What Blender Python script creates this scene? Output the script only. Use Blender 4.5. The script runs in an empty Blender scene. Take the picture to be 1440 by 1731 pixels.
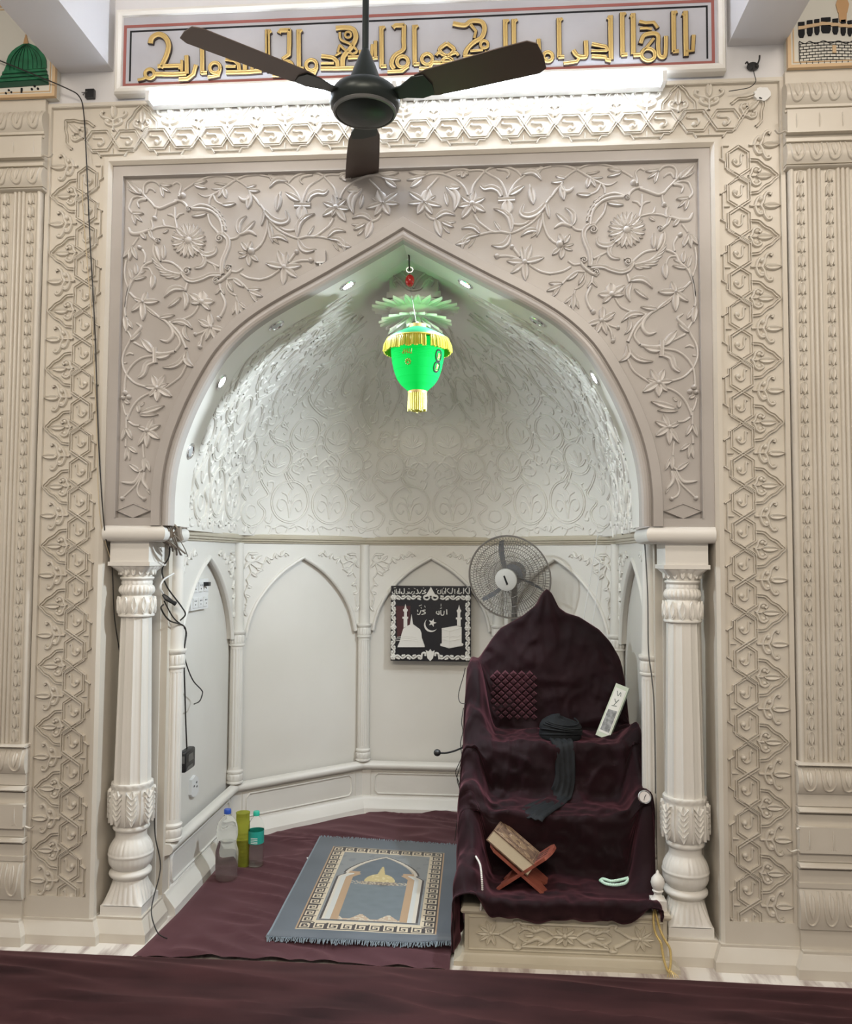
import bpy, bmesh, math, random
from math import sin, cos, pi, radians, sqrt, atan2
from mathutils import Vector, Matrix, noise

# ------------------------------------------------------------------ camera, world, lights, exposure
SC = bpy.context.scene
COL = SC.collection
cam_data = bpy.data.cameras.new('camera')
cam = bpy.data.objects.new('camera', cam_data)
COL.objects.link(cam)
YAW, PITCH, ROLL = 0.07517, 0.05293, 0.00485
fwd = Vector((-sin(YAW)*cos(PITCH), cos(YAW)*cos(PITCH), sin(PITCH)))
rgt = Vector((cos(YAW), sin(YAW), 0))
upv = rgt.cross(fwd)
r2 = cos(ROLL)*rgt + sin(ROLL)*upv
u2 = -sin(ROLL)*rgt + cos(ROLL)*upv
rot = Matrix((r2, u2, -fwd)).transposed().to_4x4()
cam.matrix_world = Matrix.Translation((0.3291, -3.1, 1.4628)) @ rot
cam_data.sensor_fit = 'HORIZONTAL'
cam_data.sensor_width = 36.0
cam_data.lens = 1398.67*36.0/1440.0
cam_data.clip_start = 0.05
SC.camera = cam
SC.view_settings.view_transform = 'Standard'
SC.view_settings.look = 'None'
SC.view_settings.exposure = 0.55
SC.view_settings.gamma = 1.0
SC.view_settings.use_curve_mapping = False

world = bpy.data.worlds.new('hall_ambient')
SC.world = world
world.use_nodes = True
world.node_tree.nodes['Background'].inputs[0].default_value = (1.0, 0.95, 0.88, 1)
world.node_tree.nodes['Background'].inputs[1].default_value = 0.30

def area(name, loc, target, sx, sy, power, col):
    d = bpy.data.lights.new(name, 'AREA'); d.shape = 'RECTANGLE'
    d.size, d.size_y, d.energy, d.color = sx, sy, power, col
    o = bpy.data.objects.new(name, d); COL.objects.link(o); o.location = loc
    o.rotation_euler = (Vector(target)-Vector(loc)).to_track_quat('-Z', 'Y').to_euler()
    return o
area('hall_ceiling_light', (-1.3, -1.9, 3.72), (-0.9, -0.2, 1.2), 1.2, 0.3, 17, (1.0, 0.90, 0.78))
area('hall_ceiling_light', (1.6, -1.9, 3.72), (1.2, -0.2, 1.2), 1.2, 0.3, 17, (1.0, 0.90, 0.78))
area('hall_ceiling_light', (0.2, -4.6, 3.72), (0.1, 0.0, 0.9), 2.4, 0.8, 95, (1.0, 0.89, 0.74))

# ------------------------------------------------------------------ materials
def new_mat(name):
    m = bpy.data.materials.new(name); m.use_nodes = True
    return m, m.node_tree.nodes, m.node_tree.links, m.node_tree.nodes['Principled BSDF']
def plain(name, col, rough=0.5, metal=0.0, **kw):
    m, n, l, b = new_mat(name)
    b.inputs['Base Color'].default_value = (*col, 1)
    b.inputs['Roughness'].default_value = rough
    b.inputs['Metallic'].default_value = metal
    for k, v in kw.items(): b.inputs[k.replace('_', ' ')].default_value = v
    return m
def mottled(name, c1, c2, scale, rough=0.4, detail=6, bump=0.0, lo=0.35, hi=0.7, stretch=None, **kw):
    m, n, l, b = new_mat(name)
    tc = n.new('ShaderNodeTexCoord'); mp = n.new('ShaderNodeMapping')
    nt = n.new('ShaderNodeTexNoise'); cr = n.new('ShaderNodeValToRGB')
    l.new(tc.outputs['Object'], mp.inputs[0]); l.new(mp.outputs[0], nt.inputs['Vector'])
    if stretch: mp.inputs['Scale'].default_value = stretch
    nt.inputs['Scale'].default_value = scale; nt.inputs['Detail'].default_value = detail
    cr.color_ramp.elements[0].position = lo; cr.color_ramp.elements[1].position = hi
    cr.color_ramp.elements[0].color = (*c1, 1); cr.color_ramp.elements[1].color = (*c2, 1)
    l.new(nt.outputs['Fac'], cr.inputs[0]); l.new(cr.outputs[0], b.inputs['Base Color'])
    b.inputs['Roughness'].default_value = rough
    if bump:
        bp = n.new('ShaderNodeBump'); bp.inputs['Strength'].default_value = bump
        bp.inputs['Distance'].default_value = 0.002
        l.new(nt.outputs['Fac'], bp.inputs['Height']); l.new(bp.outputs[0], b.inputs['Normal'])
    for k, v in kw.items(): b.inputs[k.replace('_', ' ')].default_value = v
    return m
def emit(name, col, strength, base=(0.8, 0.8, 0.8)):
    m, n, l, b = new_mat(name)
    b.inputs['Base Color'].default_value = (*base, 1)
    b.inputs['Emission Color'].default_value = (*col, 1)
    b.inputs['Emission Strength'].default_value = strength
    return m
def velvet(name, c1, c2, sheen, tint, scale=5.0, stretch=None):
    m = mottled(name, c1, c2, scale, 0.75, 5, 0.15, 0.3, 0.75, stretch)
    b = m.node_tree.nodes['Principled BSDF']
    b.inputs['Sheen Weight'].default_value = sheen
    b.inputs['Sheen Roughness'].default_value = 0.5
    b.inputs['Sheen Tint'].default_value = (*tint, 1)
    b.inputs['Specular IOR Level'].default_value = 0.2
    return m
M = {}
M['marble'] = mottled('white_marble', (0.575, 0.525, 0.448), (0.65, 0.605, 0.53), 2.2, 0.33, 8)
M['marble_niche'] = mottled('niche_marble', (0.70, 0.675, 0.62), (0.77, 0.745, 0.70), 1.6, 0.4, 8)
M['marble_spandrel'] = mottled('shaded_marble', (0.40, 0.368, 0.342), (0.465, 0.432, 0.406), 2.5, 0.30, 8)  # shaded look of the recessed spandrel put into a darker marble colour
M['marble_relief'] = mottled('pale_relief_marble', (0.55, 0.515, 0.482), (0.61, 0.578, 0.545), 2.5, 0.28, 8)  # raised carving, paler than the spandrel ground behind it
M['marble_cream'] = mottled('cream_marble', (0.53, 0.475, 0.365), (0.60, 0.545, 0.435), 3.0, 0.4, 8)
M['paint'] = mottled('painted_plaster', (0.66, 0.65, 0.66), (0.70, 0.69, 0.70), 1.5, 0.6)
M['floor'] = mottled('veined_floor_marble', (0.42, 0.35, 0.32), (0.80, 0.76, 0.70), 3.0, 0.25, 9, 0, 0.36, 0.52, (6, 1.2, 1))
M['panel'] = mottled('panel_marble', (0.42, 0.42, 0.455), (0.50, 0.50, 0.535), 4.0, 0.35, 6)
M['gold'] = plain('gold_paint', (0.50, 0.345, 0.12), 0.4, 0.05)
M['gold_edge'] = plain('dark_brown_edge', (0.035, 0.02, 0.015), 0.6)
M['red_line'] = plain('maroon_paint', (0.30, 0.09, 0.075), 0.5)
M['black'] = plain('black_plastic', (0.012, 0.012, 0.013), 0.4)
M['black_cable'] = plain('black_cable', (0.02, 0.018, 0.016), 0.5)
M['white_plastic'] = plain('white_plastic', (0.75, 0.75, 0.74), 0.35)
M['velvet'] = velvet('dark_maroon_velvet', (0.0055, 0.0016, 0.0024), (0.017, 0.0050, 0.0072), .7, (0.24, 0.085, 0.112))
M['velvet_floor'] = velvet('maroon_velvet', (0.056, 0.021, 0.025), (0.085, 0.034, 0.040), 0.42, (0.46, 0.25, 0.29), 3.0)
M['velvet_front'] = velvet('maroon_runner_velvet', (0.012, 0.0035, 0.004), (0.055, 0.019, 0.020), 0.36, (0.40, 0.18, 0.20), 2.6, (1.0, 3.2, 1.0))
M['fan_dark'] = plain('dark_green_metal', (0.018, 0.024, 0.022), 0.35, 0.4)
M['fan_blade'] = plain('brown_metal_blade', (0.09, 0.062, 0.05), 0.4, 0.3)
M['steel'] = plain('grey_wire', (0.16, 0.16, 0.155), 0.4, 0.6)
M['fan_grey'] = plain('grey_plastic_blade', (0.16, 0.17, 0.19), 0.35)
M['tube'] = emit('fluorescent_tube', (0.76, 0.86, 1.0), 27.0)
M['lamp'] = emit('led_lens', (0.97, 0.99, 1.0), 45.0)
M['lamp_off'] = plain('glass_lens', (0.5, 0.52, 0.53), 0.15)
M['chrome'] = plain('chrome_ring', (0.75, 0.75, 0.76), 0.2, 0.9)

# ------------------------------------------------------------------ helpers
class MB:
    def __init__(s):
        s.v = []; s.f = []; s.m = []; s.mi = 0
    def add(s, vs, fs):
        o = len(s.v); s.v += [tuple(p) for p in vs]
        s.f += [tuple(i+o for i in f) for f in fs]; s.m += [s.mi]*len(fs)
    def box(s, x0, x1, y0, y1, z0, z1):
        s.add([(x0,y0,z0),(x1,y0,z0),(x1,y1,z0),(x0,y1,z0),(x0,y0,z1),(x1,y0,z1),(x1,y1,z1),(x0,y1,z1)],
              [(0,3,2,1),(4,5,6,7),(0,1,5,4),(1,2,6,5),(2,3,7,6),(3,0,4,7)])
    def grid(s, rows, close_u=False, close_v=False):
        n = len(rows[0]); R = len(rows); vs = [p for r in rows for p in r]; fs = []
        for i in range(R if close_v else R-1):
            for j in range(n if close_u else n-1):
                a = i*n+j; b = i*n+(j+1) % n; c2 = ((i+1) % R)*n+(j+1) % n; d = ((i+1) % R)*n+j
                fs.append((a, b, c2, d))
        s.add(vs, fs)
    def cap(s, pts):
        s.add(pts, [tuple(range(len(pts)))])
    def lathe(s, prof, c, seg=32, rf=None, caps=True, T=None):
        rows = []
        for k, (r, z) in enumerate(prof):
            row = []
            for j in range(seg):
                a = 2*pi*j/seg
                rr = rf(k, r, a) if rf else r
                p = Vector((rr*cos(a), rr*sin(a), z))
                if T: p = T @ p
                row.append((p.x+c[0], p.y+c[1], p.z+c[2]))
            rows.append(row)
        s.grid(rows, close_u=True)
        if caps:
            s.cap(rows[0][::-1]); s.cap(rows[-1])
    def tube(s, pts, r, seg=6, closed=False, rad=None):
        P = [Vector(p) for p in pts]; n = len(P); rows = []
        up = None
        for i in range(n):
            if closed: t = P[(i+1) % n]-P[i-1]
            else: t = P[min(i+1, n-1)]-P[max(i-1, 0)]
            if t.length < 1e-9: t = Vector((0, 0, 1))
            t.normalize()
            if up is None:
                up = Vector((0, 0, 1)) if abs(t.z) < .9 else Vector((1, 0, 0))
            a = t.cross(up)
            if a.length < 1e-6: a = t.orthogonal()
            a.normalize(); b = a.cross(t); up = b
            rr = rad[i] if rad else r
            rows.append([tuple(P[i]+(a*cos(2*pi*j/seg)+b*sin(2*pi*j/seg))*rr) for j in range(seg)])
        s.grid(rows, close_u=True, close_v=closed)
        if not closed:
            s.cap(rows[0][::-1]); s.cap(rows[-1])
    def prism(s, poly, m, h0, h1):
        """poly: 2D outline, m: map (u,v,h) -> xyz"""
        a = [m(u, v, h0) for u, v in poly]; b = [m(u, v, h1) for u, v in poly]; n = len(poly)
        s.add(a+b, [tuple(range(n))[::-1], tuple(range(n, 2*n))]+[(i, (i+1) % n, n+(i+1) % n, n+i) for i in range(n)])
    def ball(s, c, r, seg=12, rings=8, sz=1.0):
        prof = [(max(1e-4, r*sin(pi*i/rings)), -r*sz*cos(pi*i/rings)) for i in range(rings+1)]
        s.lathe(prof, c, seg, caps=False)
    def build(s, name, mat, parent=None, angle=38, local=False, smooth=True):
        me = bpy.data.meshes.new(name)
        vs = s.v
        if parent is not None and not local:
            L = parent_loc(parent); vs = [(x-L[0], y-L[1], z-L[2]) for x, y, z in vs]
            loc = (0, 0, 0)
        elif parent is None and not local:
            xs = [p[0] for p in vs]; ys = [p[1] for p in vs]; zs = [p[2] for p in vs]
            loc = ((min(xs)+max(xs))/2, (min(ys)+max(ys))/2, min(zs))
            vs = [(x-loc[0], y-loc[1], z-loc[2]) for x, y, z in vs]
        else: loc = (0, 0, 0)
        me.from_pydata(vs, [], s.f)
        mats = mat if isinstance(mat, (list, tuple)) else [mat]
        for mm in mats: me.materials.append(mm)
        if len(mats) > 1: me.polygons.foreach_set('material_index', s.m)
        if smooth:
            me.polygons.foreach_set('use_smooth', [True]*len(me.polygons))
            me.set_sharp_from_angle(angle=radians(angle))
        me.update()
        o = bpy.data.objects.new(name, me); COL.objects.link(o); o.location = loc
        if parent is not None: o.parent = parent
        return o
def parent_loc(p):
    L = Vector(p.location)
    while p.parent is not None:
        p = p.parent; L += Vector(p.location)
    return L
def tag(o, label, cat, group=None):
    o['label'] = label; o['category'] = cat
    if group: o['group'] = group
    return o
def struct(o, label, cat):
    o['kind'] = 'structure'; return tag(o, label, cat)
def thing(name, label, cat, loc, group=None, rot=(0, 0, 0)):
    o = bpy.data.objects.new(name, None); COL.objects.link(o)
    o.location = loc; o.rotation_euler = rot; o.empty_display_size = 0.1
    return tag(o, label, cat, group)
def copy_tree(o, loc=None, parent=None):
    c = o.copy(); COL.objects.link(c)
    if parent is not None: c.parent = parent
    if loc is not None: c.location = loc
    for ch in list(o.children): copy_tree(ch, None, c)
    return c
def catmull(pts, n=6, closed=False):
    P = [tuple(p) for p in pts]; d = len(P[0]); out = []
    N = len(P)
    if N < 3 and not closed:
        return [tuple(P[0][k]+(P[1][k]-P[0][k])*i/n for k in range(d)) for i in range(n+1)]
    for i in range(N if closed else N-1):
        if closed: p0, p1, p2, p3 = P[i-1], P[i], P[(i+1) % N], P[(i+2) % N]
        else: p0, p1, p2, p3 = P[max(i-1, 0)], P[i], P[i+1], P[min(i+2, N-1)]
        for j in range(n):
            t = j/n
            out.append(tuple(.5*((2*p1[k])+(-p0[k]+p2[k])*t+(2*p0[k]-5*p1[k]+4*p2[k]-p3[k])*t*t+(-p0[k]+3*p1[k]-3*p2[k]+p3[k])*t**3) for k in range(d)))
    if not closed: out.append(P[-1])
    return out
ROUND = [(-1, -.25), (-.72, .62), (-.3, .95), (.3, .95), (.72, .62), (1, -.25)]
DOUBLE = [(-1, -.25), (-.82, .95), (-.5, .95), (-.26, .25), (.26, .25), (.5, .95), (.82, .95), (1, -.25)]
FLAT = [(-1, 0), (-1, 1), (0, 1.12), (1, 1), (1, 0)]
LEAF = [(-1, -.25), (-.86, .62), (-.62, .92), (-.3, .84), (0, .55), (.3, .84), (.62, .92), (.86, .62), (1, -.25)]
def ribbon(mb, Q, wf, h, m, prof, closed=False):
    n = len(Q); rows = []
    for i in range(n):
        if closed: a, b = Q[i-1], Q[(i+1) % n]
        else: a, b = Q[max(i-1, 0)], Q[min(i+1, n-1)]
        tx, ty = b[0]-a[0], b[1]-a[1]; L = sqrt(tx*tx+ty*ty) or 1.0
        nx, ny = -ty/L, tx/L; w = wf(i/(n-1) if n > 1 else 0)
        rows.append([m(Q[i][0]+nx*o*w, Q[i][1]+ny*o*w, hh*h) for o, hh in prof])
    mb.grid(rows, close_v=closed)
    if not closed and prof is FLAT:
        mb.cap(rows[0]); mb.cap(rows[-1][::-1])
def stroke(mb, pts, w, h, m, prof=ROUND, taper=0, n=6, closed=False, sharp=False):
    Q = [tuple(p) for p in pts] if sharp else catmull(pts, n, closed)
    if taper: f = lambda t: w*(0.28+.95*sin(pi*min(1, .12+t*.88))**.8)
    else: f = lambda t: w
    ribbon(mb, Q, f, h, m, prof, closed)
def leaf(mb, a, b, w, h, m, bend=0, n=8):
    dx, dy = b[0]-a[0], b[1]-a[1]; L = sqrt(dx*dx+dy*dy)
    if L < 1e-6: return
    nx, ny = -dy/L, dx/L; Q = []
    for i in range(n+1):
        t = i/n; k = bend*L*sin(pi*t)
        Q.append((a[0]+dx*t+nx*k, a[1]+dy*t+ny*k))
    h = min(h, w*1.25)
    ribbon(mb, Q, lambda t: w*max(.07, min(1, 1.08*sin(pi*(t**.85))**.75)), h, m, LEAF)
def bump(mb, c, r, h, m, seg=10):
    rows = []
    for k in range(5):
        a = pi/2*k/4
        rows.append([m(c[0]+r*cos(a)*cos(2*pi*j/seg), c[1]+r*cos(a)*sin(2*pi*j/seg), h*(sin(a)*1.15-.15)) for j in range(seg)])
    mb.grid(rows, close_u=True)
def spiral(mb, c, r, h, m, w, a0=0, turns=1.6, sgn=1):
    Q = []
    N = int(14*turns)
    for i in range(N+1):
        t = i/N; a = a0+sgn*2*pi*turns*t; rr = r*(1-.82*t)
        Q.append((c[0]+rr*cos(a), c[1]+rr*sin(a)))
    ribbon(mb, Q, lambda t: w, h, m, ROUND)
    bump(mb, c, r*.3, h*1.1, m, 8)
def extrude_x(mb, prof, x0, x1, ret=None):
    """prof: list of (y,z); swept along X"""
    a = [(x0, y, z) for y, z in prof]; b = [(x1, y, z) for y, z in prof]
    mb.grid([a, b]); mb.cap(a); mb.cap(b[::-1])
def sweep_profile(mb, path, prof, inward):
    """path: list of XY, prof: list of (offset toward 'inward', z); mitred sweep"""
    n = len(path); rows = []
    nr = []
    for i in range(n-1):
        dx, dy = path[i+1][0]-path[i][0], path[i+1][1]-path[i][1]; L = sqrt(dx*dx+dy*dy)
        nx, ny = -dy/L, dx/L
        mx, my = (path[i][0]+path[i+1][0])/2, (path[i][1]+path[i+1][1])/2
        if nx*(inward[0]-mx)+ny*(inward[1]-my) < 0: nx, ny = -nx, -ny
        nr.append((nx, ny))
    for i in range(n):
        if i == 0: N = nr[0]; k = 1
        elif i == n-1: N = nr[-1]; k = 1
        else:
            sx, sy = nr[i-1][0]+nr[i][0], nr[i-1][1]+nr[i][1]; L = sqrt(sx*sx+sy*sy)
            N = (sx/L, sy/L); k = 1/max(.3, N[0]*nr[i][0]+N[1]*nr[i][1])
        rows.append([(path[i][0]+N[0]*o*k, path[i][1]+N[1]*o*k, z) for o, z in prof])
    mb.grid(rows); mb.cap(rows[0]); mb.cap(rows[-1][::-1])
def arc(cx, cy, r, a0, a1, n):
    return [(cx+r*cos(radians(a0+(a1-a0)*i/n)), cy+r*sin(radians(a0+(a1-a0)*i/n))) for i in range(n+1)]
def lerp(a, b, t): return a+(b-a)*t
def interp(tab, x):
    if x <= tab[0][0]: return tab[0][1]
    for (a, b), (c2, d) in zip(tab, tab[1:]):
        if x <= c2: return b+(d-b)*(x-a)/(c2-a) if c2 > a else d
    return tab[-1][1]
def sstep(a, b, x):
    t = max(0, min(1, (x-a)/(b-a))); return t*t*(3-2*t)
def front(Y): return lambda u, v, h: (u, Y-h, v)
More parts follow.
